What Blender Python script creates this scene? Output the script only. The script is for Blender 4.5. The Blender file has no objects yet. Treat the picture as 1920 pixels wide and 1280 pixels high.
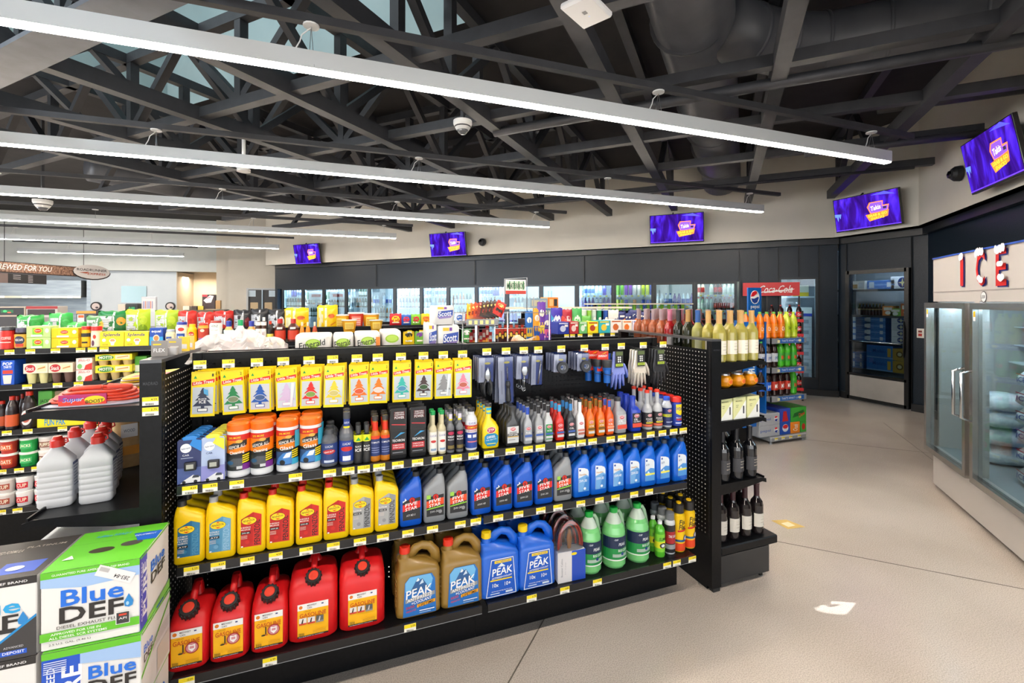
import bpy, math, random
from math import sin, cos, pi, radians, sqrt, tan
random.seed(7)
C = bpy.context.scene
COL = C.collection
# ---------------------------------------------------------------- camera, world, exposure
F_PX, HEAD, HZ, EYE = 853.0, radians(69.943), 564.5, 1.6585
cd = bpy.data.cameras.new('camera'); cam = bpy.data.objects.new('camera', cd); COL.objects.link(cam)
cd.sensor_width = 36.0; cd.lens = F_PX / 1920 * 36; cd.shift_y = -(640 - HZ) / 1920; cd.clip_start = 0.05; cd.clip_end = 200
cam.location = (0, 0, EYE); cam.rotation_euler = (pi / 2, 0, HEAD - pi / 2)
C.camera = cam
vs = C.view_settings
vs.view_transform = 'Standard'; vs.look = 'None'; vs.gamma = 1.0; vs.use_curve_mapping = False; vs.exposure = 0.93
w = bpy.data.worlds.new('sky'); C.world = w; w.use_nodes = True
nt = w.node_tree; bg = nt.nodes['Background']
grad = nt.nodes.new('ShaderNodeTexCoord'); sep = nt.nodes.new('ShaderNodeSeparateXYZ'); ramp = nt.nodes.new('ShaderNodeValToRGB')
nt.links.new(grad.outputs['Generated'], sep.inputs[0]); nt.links.new(sep.outputs['Z'], ramp.inputs[0]); nt.links.new(ramp.outputs[0], bg.inputs[0])
ramp.color_ramp.elements[0].position = 0.45; ramp.color_ramp.elements[0].color = (.55, .52, .48, 1)
ramp.color_ramp.elements[1].position = 0.6; ramp.color_ramp.elements[1].color = (.62, .80, 1, 1)
bg.inputs[1].default_value = 2.4
try:
    C.cycles.max_bounces = 7; C.cycles.diffuse_bounces = 4; C.cycles.glossy_bounces = 3; C.cycles.transmission_bounces = 6; C.cycles.transparent_max_bounces = 12
    C.cycles.sample_clamp_indirect = 4.0; C.cycles.use_denoising = True; C.cycles.caustics_reflective = False; C.cycles.caustics_refractive = False
except Exception: pass
def area(name, loc, rot, sx, sy, power, col=(1, 1, 1)):
    l = bpy.data.lights.new(name, 'AREA'); l.shape = 'RECTANGLE'; l.size = sx; l.size_y = sy; l.energy = power; l.color = col
    o = bpy.data.objects.new(name, l); COL.objects.link(o); o.location = loc; o.rotation_euler = rot; return o
# daylight that enters through the shop windows behind the camera, through the left windows and through the roof lantern
area('daylight_front_window', (1.0, -3.9, 1.75), (radians(90), 0, 0), 10, 2.5, 110, (.86, .93, 1))
area('daylight_left_window', (-12.8, 5.0, 1.75), (radians(90), 0, radians(-90)), 12, 2.5, 360, (.80, .90, 1))
area('alcove_fill', (-4.75, 18.8, 2.5), (0, 0, 0), 1.0, .6, 20, (1, .88, .7))  # added fill lamp that brightens the alcove, no fixture there
area('kitchen_fill', (-15, 18.6, 2.5), (0, 0, 0), 4, .6, 30, (.95, .97, 1))  # added lamp to lift the kitchen recess, without a fixture
sl = bpy.data.lights.new('floor_patch_spot', 'SPOT'); sl.energy = 2200; sl.spot_size = radians(2.2); sl.spot_blend = .25; sl.shadow_soft_size = .002; sl.color = (.95, .98, 1)  # spot lamp added to make the bright floor patch, set inside the lantern
so = bpy.data.objects.new('floor_patch_spot', sl); COL.objects.link(so); so.location = (-1.6, 3.8, 6.4)
import mathutils
so.rotation_euler = (mathutils.Vector((2.51, 1.80, 0)) - so.location).to_track_quat('-Z', 'Y').to_euler()
# ---------------------------------------------------------------- materials
def lin(h):
    h = h.lstrip('#'); o = []
    for i in (0, 2, 4):
        c = int(h[i:i + 2], 16) / 255; o.append(c / 12.92 if c <= .04045 else ((c + .055) / 1.055) ** 2.4)
    return (*o, 1)
_M = {}
def M(col, r=.5, m=0, t=0, e=0, a=1, n=0, cc=0):
    k = (col, r, m, t, e, a, n, cc)
    if k in _M: return _M[k]
    mt = bpy.data.materials.new('mat_' + col.strip('#')); mt.use_nodes = True; nt = mt.node_tree; b = nt.nodes['Principled BSDF']
    b.inputs['Base Color'].default_value = lin(col); b.inputs['Roughness'].default_value = r; b.inputs['Metallic'].default_value = m
    b.inputs['Transmission Weight'].default_value = t; b.inputs['Alpha'].default_value = a
    if cc: b.inputs['Coat Weight'].default_value = cc
    if e: b.inputs['Emission Color'].default_value = lin(col); b.inputs['Emission Strength'].default_value = e
    if n:   # small procedural relief
        tx = nt.nodes.new('ShaderNodeTexNoise'); tx.inputs['Scale'].default_value = n; tx.inputs['Detail'].default_value = 3
        tc = nt.nodes.new('ShaderNodeTexCoord'); nt.links.new(tc.outputs['Object'], tx.inputs[0])
        bp = nt.nodes.new('ShaderNodeBump'); bp.inputs['Strength'].default_value = .35; bp.inputs['Distance'].default_value = .01
        nt.links.new(tx.outputs[0], bp.inputs['Height']); nt.links.new(bp.outputs[0], b.inputs['Normal'])
    mt.diffuse_color = lin(col); _M[k] = mt; return mt
def glass(name, tint='#ffffff', rough=0.0, mixf=.08, tr=.92, fr=.45):
    """thin pane: clear with a mirror-like sheen that grows at grazing angles"""
    k = (name, tint); 
    if k in _M: return _M[k]
    mt = bpy.data.materials.new(name); mt.use_nodes = True; nt = mt.node_tree; nt.nodes.clear()
    o = nt.nodes.new('ShaderNodeOutputMaterial'); mx = nt.nodes.new('ShaderNodeMixShader'); tp = nt.nodes.new('ShaderNodeBsdfTransparent'); gl = nt.nodes.new('ShaderNodeBsdfGlossy')
    lw = nt.nodes.new('ShaderNodeLayerWeight'); lw.inputs[0].default_value = .35; mm = nt.nodes.new('ShaderNodeMath'); mm.operation = 'MULTIPLY_ADD'; mm.inputs[1].default_value = fr; mm.inputs[2].default_value = mixf
    c = lin(tint); tp.inputs[0].default_value = (c[0] * tr, c[1] * tr, c[2] * tr, 1); gl.inputs['Roughness'].default_value = rough
    nt.links.new(lw.outputs['Fresnel'], mm.inputs[0]); nt.links.new(mm.outputs[0], mx.inputs[0]); nt.links.new(tp.outputs[0], mx.inputs[1]); nt.links.new(gl.outputs[0], mx.inputs[2]); nt.links.new(mx.outputs[0], o.inputs[0])
    _M[k] = mt; return mt
def noisy(name, c1, c2, scale, r=.5, bump=0, detail=6, m=0, r2=None, cc=0, stretch=None, spec=.5):
    mt = bpy.data.materials.new(name); mt.use_nodes = True; nt = mt.node_tree; b = nt.nodes['Principled BSDF']
    tc = nt.nodes.new('ShaderNodeTexCoord'); tx = nt.nodes.new('ShaderNodeTexNoise'); tx.inputs['Scale'].default_value = scale; tx.inputs['Detail'].default_value = detail
    rp = nt.nodes.new('ShaderNodeValToRGB'); rp.color_ramp.elements[0].color = lin(c1); rp.color_ramp.elements[1].color = lin(c2); rp.color_ramp.elements[0].position = .32; rp.color_ramp.elements[1].position = .68
    src = tc.outputs['Object']
    if stretch:
        mp = nt.nodes.new('ShaderNodeMapping'); mp.inputs['Scale'].default_value = stretch; nt.links.new(src, mp.inputs[0]); src = mp.outputs[0]
    nt.links.new(src, tx.inputs[0]); nt.links.new(tx.outputs[0], rp.inputs[0]); nt.links.new(rp.outputs[0], b.inputs['Base Color'])
    b.inputs['Roughness'].default_value = r; b.inputs['Metallic'].default_value = m; b.inputs['Specular IOR Level'].default_value = spec
    if cc: b.inputs['Coat Weight'].default_value = cc
    if bump:
        bp = nt.nodes.new('ShaderNodeBump'); bp.inputs['Strength'].default_value = bump; bp.inputs['Distance'].default_value = .004
        nt.links.new(tx.outputs[0], bp.inputs['Height']); nt.links.new(bp.outputs[0], b.inputs['Normal'])
    return mt
K_BLACK = noisy('black_shelf_metal', '#0d0e10', '#131417', 60, .34, spec=.22)
K_PANEL = noisy('black_pegboard_metal', '#0b0c0e', '#111215', 40, .4, spec=.2)
K_STEEL = noisy('dark_painted_steel', '#2c2d31', '#343539', 9, .55)
K_DECK = noisy('dark_roof_lining', '#131214', '#211e1f', 3, .8, .5)
K_CREAM = noisy('cream_wall_paint', '#d5cfc3', '#dbd5c9', 2, .8)
K_GREY = noisy('pale_grey_wall_paint', '#ccd2d1', '#d5dad9', 2, .8)
K_COOLER = noisy('textured_black_cooler_panel', '#141c25', '#202b37', 120, .3, .3, spec=.3)  # blue sheen of window reflections is put into the base colour
WHITE = '#f2f2f0'
# ---------------------------------------------------------------- mesh building
def flat(d=0., cx=0., cz=0.):
    return lambda u, v, n: (cx + u, -d - n, cz + v)
def cyl(r, cx=0., cy=0., cz=0.):
    return lambda u, v, n: (cx + (r + n) * sin(u / r), cy - (r + n) * cos(u / r), cz + v)
_T = {}
def text_mesh(s, bold=.0):
    k = (s, bold)
    if k not in _T:
        cu = bpy.data.curves.new('txt', 'FONT'); cu.body = s; cu.resolution_u = 2; cu.offset = bold * .3; cu.fill_mode = 'FRONT'
        o = bpy.data.objects.new('txt', cu); me = bpy.data.meshes.new_from_object(o)
        vv = [(p.co.x, p.co.y) for p in me.vertices]; ff = [tuple(p.vertices) for p in me.polygons]
        bpy.data.objects.remove(o); bpy.data.meshes.remove(me); bpy.data.curves.remove(cu)
        if not vv: vv, ff = [(0, 0), (1, 0), (0, 1)], [(0, 1, 2)]
        x0 = min(a for a, b in vv); x1 = max(a for a, b in vv); y0 = min(b for a, b in vv); y1 = max(b for a, b in vv)
        _T[k] = ([((a - x0) / max(x1 - x0, 1e-6) - .5, (b - y0) / max(y1 - y0, 1e-6) - .5) for a, b in vv], ff)
    return _T[k]
def clipu(poly, c, keep_less, ax=0):
    out = []
    for i in range(len(poly)):
        a, b = poly[i - 1], poly[i]; ia = (a[ax] <= c) == keep_less; ib = (b[ax] <= c) == keep_less
        if ia != ib:
            t = (c - a[ax]) / (b[ax] - a[ax]); out.append((a[0] + t * (b[0] - a[0]), a[1] + t * (b[1] - a[1])))
        if ib: out.append(b)
    return out
def dice(poly, step, ax=0):
    lo = min(p[ax] for p in poly); hi = max(p[ax] for p in poly)
    if hi - lo <= step * 1.01: return [poly]
    n = int(math.ceil((hi - lo) / step)); out = []; rest = poly
    for i in range(1, n):
        c = lo + (hi - lo) * i / n; a = clipu(rest, c, True, ax); rest = clipu(rest, c, False, ax)
        if len(a) > 2: out.append(a)
    if len(rest) > 2: out.append(rest)
    return out
class MB:
    def __init__(s): s.v = []; s.f = []; s.mi = []; s.sm = []; s.mats = []; s.fix = []
    def add(s, vs, fs, mat, smooth=False, fix=True):
        if isinstance(mat, str): mat = M(mat)
        if mat not in s.mats: s.mats.append(mat)
        k = s.mats.index(mat); o = len(s.v); s.v += [tuple(p) for p in vs]
        for f in fs: s.f.append(tuple(i + o for i in f)); s.mi.append(k); s.sm.append(smooth); s.fix.append(fix)
        return s
    def box(s, x0, x1, y0, y1, z0, z1, mat, b=0.):
        if b <= 0:
            vs = [(x, y, z) for z in (z0, z1) for y in (y0, y1) for x in (x0, x1)]
            return s.add(vs, [(0, 2, 3, 1), (4, 5, 7, 6), (0, 1, 5, 4), (2, 6, 7, 3), (0, 4, 6, 2), (1, 3, 7, 5)], mat)
        X = ((x0, x0 + b), (x1, x1 - b)); Y = ((y0, y0 + b), (y1, y1 - b)); Z = ((z0, z0 + b), (z1, z1 - b)); vs = []; ix = {}
        for i in (0, 1):
            for j in (0, 1):
                for k in (0, 1):
                    for a in range(3):
                        ix[i, j, k, a] = len(vs)
                        vs.append((X[i][a != 0], Y[j][a != 1], Z[k][a != 2]))
        fs = []
        for q in (0, 1):
            fs.append([ix[q, 0, 0, 0], ix[q, 0, 1, 0], ix[q, 1, 1, 0], ix[q, 1, 0, 0]][::1 if q == 0 else -1])
            fs.append([ix[0, q, 0, 1], ix[1, q, 0, 1], ix[1, q, 1, 1], ix[0, q, 1, 1]][::1 if q == 0 else -1])
            fs.append([ix[0, 0, q, 2], ix[0, 1, q, 2], ix[1, 1, q, 2], ix[1, 0, q, 2]][::1 if q == 0 else -1])
        def edge(A, B, c1, c2): fs.append([ix[A + (c1,)], ix[B + (c1,)], ix[B + (c2,)], ix[A + (c2,)]])
        for i in (0, 1):
            for j in (0, 1):
                edge((i, j, 0), (i, j, 1), 0, 1); edge((i, 0, j), (i, 1, j), 0, 2); edge((0, i, j), (1, i, j), 1, 2)
        for i in (0, 1):
            for j in (0, 1):
                for k in (0, 1): fs.append([ix[i, j, k, 0], ix[i, j, k, 1], ix[i, j, k, 2]])
        return s.add(vs, fs, mat)
    def loft(s, secs, mat, seg=20, smooth=True, cap=True, rot=None):
        """secs: (z, w, d, p, cx, cy) rounded-rectangle rings; p is the superellipse exponent"""
        vs = []; fs = []
        for q in secs:
            z, w_, d_ = q[:3]; p = q[3] if len(q) > 3 else 2; cx = q[4] if len(q) > 4 else 0; cy = q[5] if len(q) > 5 else 0
            for i in range(seg):
                a = 2 * pi * (i + .5) / seg; c, n = cos(a), sin(a); e = 2.0 / p
                vs.append((cx + w_ / 2 * math.copysign(abs(c) ** e, c), cy + d_ / 2 * math.copysign(abs(n) ** e, n), z))
        for k in range(len(secs) - 1):
            for i in range(seg):
                j = (i + 1) % seg; fs.append((k * seg + i, k * seg + j, (k + 1) * seg + j, (k + 1) * seg + i))
        if rot: vs = [rot(*p) for p in vs]
        s.add(vs, fs, mat, smooth)
        if cap:
            n = (len(secs) - 1) * seg; s.add([vs[i] for i in range(seg)], [tuple(range(seg))[::-1]], mat); s.add([vs[n + i] for i in range(seg)], [tuple(range(seg))], mat)
        return s
    def lathe(s, prof, seg=18, cx=0., cy=0., smooth=True, rot=None):
        """prof: list of (r, z, material for the span above)"""
        for k in range(len(prof) - 1):
            r0, z0 = prof[k][:2]; r1, z1 = prof[k + 1][:2]; mat = prof[k][2]
            vs = [(cx + r * cos(2 * pi * i / seg), cy + r * sin(2 * pi * i / seg), z) for r, z in ((r0, z0), (r1, z1)) for i in range(seg)]
            if rot: vs = [rot(*p) for p in vs]
            s.add(vs, [(i, (i + 1) % seg, seg + (i + 1) % seg, seg + i) for i in range(seg)], mat, smooth and abs(r1 - r0) < 6 * abs(z1 - z0))
        for q, rev in ((prof[0], True), (prof[-1], False)):
            if q[0] > 1e-4:
                vs = [(cx + q[0] * cos(2 * pi * i / seg), cy + q[0] * sin(2 * pi * i / seg), q[1]) for i in range(seg)]
                if rot: vs = [rot(*p) for p in vs]
                f = tuple(range(seg)); s.add(vs, [f[::-1] if rev else f], (q[2] if rev else prof[-2][2]))
        return s
    def tube(s, pts, r, mat, seg=8, smooth=True, cap=True, flatten=1.):
        import mathutils
        V = mathutils.Vector; P = [V(p) for p in pts]; n = len(P); rr = r if isinstance(r, (list, tuple)) else [r] * n; vs = []
        up = V((0, 0, 1)); prev = None
        for i in range(n):
            t = (P[min(i + 1, n - 1)] - P[max(i - 1, 0)])
            t = t.normalized() if t.length > 1e-9 else V((0, 0, 1))
            if prev is None:
                a = t.cross(up if abs(t.z) < .9 else V((1, 0, 0))).normalized()
            else: a = (prev - t * prev.dot(t)).normalized()
            prev = a; b = t.cross(a)
            for k in range(seg):
                g = 2 * pi * k / seg; vs.append(P[i] + (a * cos(g) + b * sin(g) * flatten) * rr[i])
        fs = [(i * seg + k, i * seg + (k + 1) % seg, (i + 1) * seg + (k + 1) % seg, (i + 1) * seg + k) for i in range(n - 1) for k in range(seg)]
        if cap: fs += [tuple(range(seg))[::-1], tuple((n - 1) * seg + k for k in range(seg))]
        return s.add(vs, fs, mat, smooth)
    def bar(s, a, b, w_, h_, mat):
        """rectangular bar from a to b, w across, h in height"""
        import mathutils
        V = mathutils.Vector; A, B = V(a), V(b); t = (B - A).normalized(); x = t.cross(V((0, 0, 1)))
        x = x.normalized() if x.length > 1e-6 else V((cos(pi / 4), sin(pi / 4), 0)); y = x.cross(t)
        vs = [P + x * (i * w_ / 2) + y * (j * h_ / 2) for P in (A, B) for i, j in ((-1, -1), (1, -1), (1, 1), (-1, 1))]
        return s.add(vs, [(0, 1, 2, 3), (7, 6, 5, 4), (0, 4, 5, 1), (1, 5, 6, 2), (2, 6, 7, 3), (3, 7, 4, 0)], mat)
    def dec(s, items, surf, step=1e9, n0=.0006, dn=.0004, kw=None, stepv=1e9):
        kw = kw or {'r': .45}
        for i, it in enumerate(items):
            n = n0 + dn * i; k = it[0]; mat = it[-1] if k != 'T' else it[6]
            if isinstance(mat, str): mat = M(mat, **kw)
            if k == 'R': polys = [[(it[1], it[2]), (it[3], it[2]), (it[3], it[4]), (it[1], it[4])]]
            elif k == 'E': polys = [[(it[1] + it[3] * cos(2 * pi * a / 20), it[2] + it[4] * sin(2 * pi * a / 20)) for a in range(20)]]
            elif k == 'P': polys = [list(it[1])]
            elif k == 'T':
                _, txt, cu, cv, tw, th = it[:6]; sh = it[7] if len(it) > 7 else 0; ro = it[8] if len(it) > 8 else 0; bo = it[9] if len(it) > 9 else .02
                vv, ff = text_mesh(txt, bo); co, si = cos(radians(ro)), sin(radians(ro)); ps = []
                for a, b in vv:
                    x = a * tw + b * th * sh; y = b * th; ps.append(surf(cu + x * co - y * si, cv + x * si + y * co, n))
                s.add(ps, ff, mat, False, False); continue
            if step < 1e8: polys = [q for p in polys for q in dice(p, step)]
            if stepv < 1e8: polys = [q for p in polys for q in dice(p, stepv, 1)]
            for p in polys: s.add([surf(u, v, n) for u, v in p], [tuple(range(len(p)))], mat, False, False)
        return s
    def me(s, name):
        m = bpy.data.meshes.new(name); m.from_pydata(s.v, [], s.f)
        for x in s.mats: m.materials.append(x)
        m.polygons.foreach_set('material_index', s.mi); m.polygons.foreach_set('use_smooth', s.sm); m.update(); return m
    def ob(s, name, parent=None, loc=None, rz=0, label=None):
        o = bpy.data.objects.new(name, s.me(name)); COL.objects.link(o); o.parent = parent
        if loc: o.location = loc
        if rz: o.rotation_euler = (0, 0, rz)
        if label: o['label'] = label
        return o
def tag(o, label, cat, group=None, kind=None):
    o['label'] = label; o['category'] = cat
    if group: o['group'] = group
    if kind: o['kind'] = kind
    return o
def empty(name, loc=(0, 0, 0), rz=0):
    o = bpy.data.objects.new(name, None); COL.objects.link(o); o.location = loc; o.rotation_euler = (0, 0, rz); o.empty_display_size = .05; return o
def struct(o, label=None, name=None):
    o['kind'] = 'structure'
    if label: o['label'] = label
    return o
class Kind:
    """one kind of thing: parts = [(name, MB, [(subname, MB)])]; the first instance is built, later ones are object copies"""
    def __init__(s, name, cat, parts): s.name, s.cat, s.parts, s.first = name, cat, parts, None
    def put(s, loc, label, rz=0, group=None, sc=None, tilt=None):
        if s.first is None:
            if isinstance(s.parts, MB): r = s.parts.ob(s.name)
            else:
                r = empty(s.name)
                for p in s.parts:
                    q = p[1].ob(p[0], r)
                    if len(p) > 2:
                        for sn, sm in p[2]: sm.ob(sn, q)
            s.first = r
        else:
            r = s.first.copy(); COL.objects.link(r)
            for ch in s.first.children:
                c = ch.copy(); COL.objects.link(c); c.parent = r
                for g in ch.children: d = g.copy(); COL.objects.link(d); d.parent = c
        r.location = (loc[0], loc[1], loc[2] + .0012); r.rotation_euler = tilt or (0, 0, rz)
        r.scale = sc if sc else (1, 1, 1)
        for k in ('group', 'kind'):
            if k in r: del r[k]
        return tag(r, label, s.cat, group)
# ---------------------------------------------------------------- reading places off the photograph's known planes
HC, HS = cos(HEAD), sin(HEAD)
def ray(px): u = (px - 960) / F_PX; return HC + u * HS, HS - u * HC
def onY(px, Y): a, b = ray(px); return Y / b * a
def onX(px, X): a, b = ray(px); return X / a * b
def onS(px, k): a, b = ray(px); d = k / (a + b); return d * a, d * b
def onD(px, k): a, b = ray(px); d = k / (a - b); return d * a, d * b
def zat(py, X, Y): return EYE - (py - HZ) * (X * HC + Y * HS) / F_PX
ORD = 'first second third fourth fifth sixth seventh eighth ninth tenth eleventh twelfth thirteenth fourteenth fifteenth sixteenth seventeenth eighteenth nineteenth twentieth'.split()
ORD += ['twenty-' + x for x in ORD[:9]]
DEPTH = ['front', 'second from front', 'third from front', 'fourth from front', 'fifth from front', 'sixth from front']
# ================================================================ THE SETTING
fl = MB(); fl.add([(-22, -4, 0), (9.5, -4, 0), (9.5, 20.8, 0), (-22, 20.8, 0)], [(0, 1, 2, 3)], noisy('polished_concrete', '#c3b8ad', '#d2c8be', 1.2, .2, detail=12))
_m = fl.mats[0]; nt = _m.node_tree; b = nt.nodes['Principled BSDF']; rp = [n for n in nt.nodes if n.type == 'VALTORGB'][0]; tc = [n for n in nt.nodes if n.type == 'TEX_COORD'][0]
sp = nt.nodes.new('ShaderNodeTexNoise'); sp.inputs['Scale'].default_value = 190; sp.inputs['Detail'].default_value = 3; nt.links.new(tc.outputs['Object'], sp.inputs[0])
r2 = nt.nodes.new('ShaderNodeValToRGB'); r2.color_ramp.elements[0].position = .36; r2.color_ramp.elements[0].color = (.74, .73, .72, 1); r2.color_ramp.elements[1].position = .6; r2.color_ramp.elements[1].color = (1.05, 1.05, 1.05, 1)
mx = nt.nodes.new('ShaderNodeMix'); mx.data_type = 'RGBA'; mx.blend_type = 'MULTIPLY'; mx.inputs['Factor'].default_value = 1
nt.links.new(sp.outputs[0], r2.inputs[0]); nt.links.new(rp.outputs[0], mx.inputs['A']); nt.links.new(r2.outputs[0], mx.inputs['B']); nt.links.new(mx.outputs['Result'], b.inputs['Base Color'])
floor = struct(fl.ob('floor'), 'polished speckled beige concrete floor with saw-cut joints')
q2 = sqrt(2)
jt = MB()
for k in (5.12, 9.1, 1.1): jt.bar(((k - 16) / 2, (k + 16) / 2, .0012), ((k + 9) / 2, (k - 9) / 2, .0012), .006, .001, '#6b6359')
for d in (-1.2, 2.8, -5.2): jt.bar((d / 2 - 3, -d / 2 - 3, .0012), (d / 2 + 5.5, -d / 2 + 5.5, .0012), .006, .001, '#6b6359')
jt.ob('saw_cut_joint', floor)
# lower dark wall faces and the pale soffit walls above (the room's corner is cut at 45 degrees)
def wallseg(name, p, q, z0, z1, th, mat, label):
    """wall standing on the line p-q, thickness th behind it (to the left of p->q)"""
    m = MB(); dx, dy = q[0] - p[0], q[1] - p[1]; L = sqrt(dx * dx + dy * dy); nx, ny = -dy / L * th, dx / L * th
    vs = [(x, y, z) for z in (z0, z1) for x, y in (p, q, (q[0] + nx, q[1] + ny), (p[0] + nx, p[1] + ny))]
    m.add(vs, [(3, 2, 1, 0), (4, 5, 6, 7), (0, 1, 5, 4), (1, 2, 6, 5), (2, 3, 7, 6), (3, 0, 4, 7)], mat); return struct(m.ob(name), label)
SOF = 2.74
cA, cB, cC, cD = (-2.2, 15.35), (7.78, 5.37), (7.70, 4.12), (3.0, -.58)    # upper wall corner points
wallseg('wall_cooler_upper', cB, cA, SOF, 4.45, -.3, K_CREAM, 'pale cream upper wall above the black drink coolers')
wallseg('wall_corner_upper', cC, cB, SOF, 4.45, -.3, K_CREAM, 'pale cream upper wall above the black walk-in cooler door')
wallseg('wall_freezer_upper', cD, cC, SOF, 4.45, -.3, K_CREAM, 'pale cream upper wall above the ice freezer')
# black lower walls
def P_s(k, t): return ((k - t) / 2, (k + t) / 2)     # X+Y=k, Y-X=t
lA, lB, lC, lD = P_s(13.5, 18.2), (8.02, 5.48), (8.07, 4.2), (3.4, -.47)
# cooler bank wall: a header over the doors, a strip right of them; the door openings stay open
def diagY(px): return onS(px, 13.5)
wl_r = onS(1386, 13.5); wl_g0 = onS(1460, 13.5); wl_g1 = onS(1534, 13.5); wl_l = onS(520, 13.5)
DT = 2.03
wallseg('wall_cooler_header', wl_r, wl_l, DT, SOF + .02, -.12, K_COOLER, 'black textured panelled header wall above the drink cooler doors')
wallseg('wall_cooler_kick', wl_r, wl_l, 0, .16, -.12, K_COOLER, 'black kick wall below the drink cooler doors')
wallseg('wall_cooler_panel', wl_g0, wl_r, 0, SOF + .02, -.12, K_COOLER, 'black textured panel wall right of the drink coolers')
wallseg('wall_passage_header', wl_g1, wl_g0, 2.08, SOF + .02, -.12, K_COOLER, 'black header wall above the stockroom glass opening')
wallseg('wall_passage_kick', wl_g1, wl_g0, 0, .28, -.12, K_COOLER, 'black kick wall below the stockroom glass opening')
wallseg('wall_corner_panel', lB, wl_g1, 0, SOF + .02, -.12, K_COOLER, 'black textured panel wall beside the stockroom glass opening')
gy0, gy1 = 4.44, 5.31     # walk-in door opening on X = 8.07
wallseg('wall_door_panel_right', lC, (8.07, gy0 - .03), 0, SOF + .02, -.12, K_COOLER, 'black panel wall with a small call box right of the walk-in cooler door')
wallseg('wall_door_panel_left', (8.07, gy1 + .03), (8.07, 5.5), 0, SOF + .02, -.12, K_COOLER, 'narrow black panel wall left of the walk-in cooler door')
wallseg('wall_door_header', (8.07, gy0 - .03), (8.07, gy1 + .03), 2.17, SOF + .02, -.12, K_COOLER, 'black header panel wall above the walk-in cooler door')
wallseg('wall_freezer', lD, lC, 0, SOF + .02, -.12, K_COOLER, 'black panelled wall behind the ice freezer')
# soffit undersides close the step between lower and upper walls
tr = MB()
tr.add([(*cA, SOF), (*cB, SOF), (8.3, 5.75, SOF), (-1.7, 15.75, SOF)], [(0, 1, 2, 3)], K_BLACK); tr.add([(*cB, SOF), (*cC, SOF), (8.4, 4.1, SOF), (8.3, 5.75, SOF)], [(0, 1, 2, 3)], K_BLACK)
tr.add([(*cC, SOF), (*cD, SOF), (3.5, -.8, SOF), (8.5, 4.2, SOF)], [(0, 1, 2, 3)], K_BLACK)
struct(tr.ob('trim_1'), 'black underside of the soffit above the coolers')
def trimline(name, p, q, z0, z1, out, mat, label):
    m = MB(); m.bar((*p, (z0 + z1) / 2), (*q, (z0 + z1) / 2), out, z1 - z0, mat); return struct(m.ob(name), label)
KT = M('#1b1e22', .35)
trimline('trim_2', (wl_l[0] - .03, wl_l[1] - .03), (7.98, 5.44), SOF - .1, SOF, .08, KT, 'black cap rail along the top of the cooler wall')
trimline('trim_3', (8.02, 5.44), (8.02, 4.22), SOF - .1, SOF, .08, KT, 'black cap rail above the walk-in cooler door')
trimline('trim_4', (7.98, 4.18), (3.6, -.2), SOF - .1, SOF, .08, KT, 'black cap rail above the ice freezer')
# seams in the black panels
sm = MB()
for px in (705, 890, 1095, 1386, 1423, 1460, 1498, 1536):
    x, y = onS(px, 13.46); z0 = DT + .03 if px < 1390 else (2.1 if px == 1498 else 0)
    sm.bar((x, y, z0), (x, y, SOF - .1), .012, .012, '#0c0d0f')
for y in (4.4, 5.36): sm.bar((8.055, y, 0), (8.055, y, SOF - .1), .012, .012, '#0c0d0f')
struct(sm.ob('trim_5'), 'dark seams between the black wall panels')
bb = MB()
for p, q in ((onS(1388, 13.44), (8.0, 5.44)), ((8.04, 5.44), (8.04, gy1 + .05)), ((8.04, gy0 - .05), (8.04, 4.2)), ((8.02, 4.18), (3.4, -.44))):
    bb.bar((*p, .055), (*q, .055), .025, .11, M('#101114', .4))
struct(bb.ob('baseboard_right'), 'black cove base along the cooler and freezer walls')
# far left: kitchen front, alcove, pier, door wall
YK = 18.0
def xk(px): return onY(px, YK)
ZT = zat(508, xk(250), YK)
sx0, sx1 = xk(170), xk(331)
wallseg('wall_kitchen_front', (sx1, YK), (sx0, YK), 0, ZT, -.2, noisy('kitchen_wall_paint', '#c6d0d9', '#cdd6de', 2, .5), 'white wall with a pass-through window at the back of the shop')
wallseg('wall_back_upper', (xk(425), YK - .3), (-17, YK - .3), ZT, 4.45, -.2, K_GREY, 'pale grey upper wall at the far back')
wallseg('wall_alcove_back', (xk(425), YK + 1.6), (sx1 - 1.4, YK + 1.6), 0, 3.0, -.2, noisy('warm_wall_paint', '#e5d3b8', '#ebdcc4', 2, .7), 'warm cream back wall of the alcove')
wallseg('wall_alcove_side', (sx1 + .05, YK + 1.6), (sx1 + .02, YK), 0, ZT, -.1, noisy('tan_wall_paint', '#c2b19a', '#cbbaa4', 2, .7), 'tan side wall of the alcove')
pier = MB(); pier.box(xk(413), xk(463), YK - .5, YK + .3, 0, 4.45, K_CREAM); struct(pier.ob('wall_pier'), 'cream pier between the alcove and the black double doors')
xd0, xd1 = onY(462, 16.6), onY(523, 16.6)
dw = MB(); zd = zat(543, xd0, 16.6)
dw.box(xd0 - .5, onY(466, 16.6), 16.6, 16.8, 0, 4.45, K_CREAM); dw.box(onY(466, 16.6), onY(519, 16.6), 16.6, 16.8, zd + .03, 4.45, K_CREAM); dw.box(onY(519, 16.6), xd1 + .6, 16.6, 16.8, 0, 4.45, K_CREAM)
struct(dw.ob('wall_back_doors'), 'cream wall around the black double doors left of the coolers')
# end return of the cooler bank
wallseg('wall_cooler_end', wl_l, (wl_l[0] + .8, wl_l[1] + .8), 0, SOF, .1, K_COOLER, 'black end wall of the drink cooler bank')
wallseg('wall_cooler_upper_end', cA, (cA[0] + .9, cA[1] + .9), SOF, 4.45, .1, K_CREAM, 'cream end return of the upper cooler wall')
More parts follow.
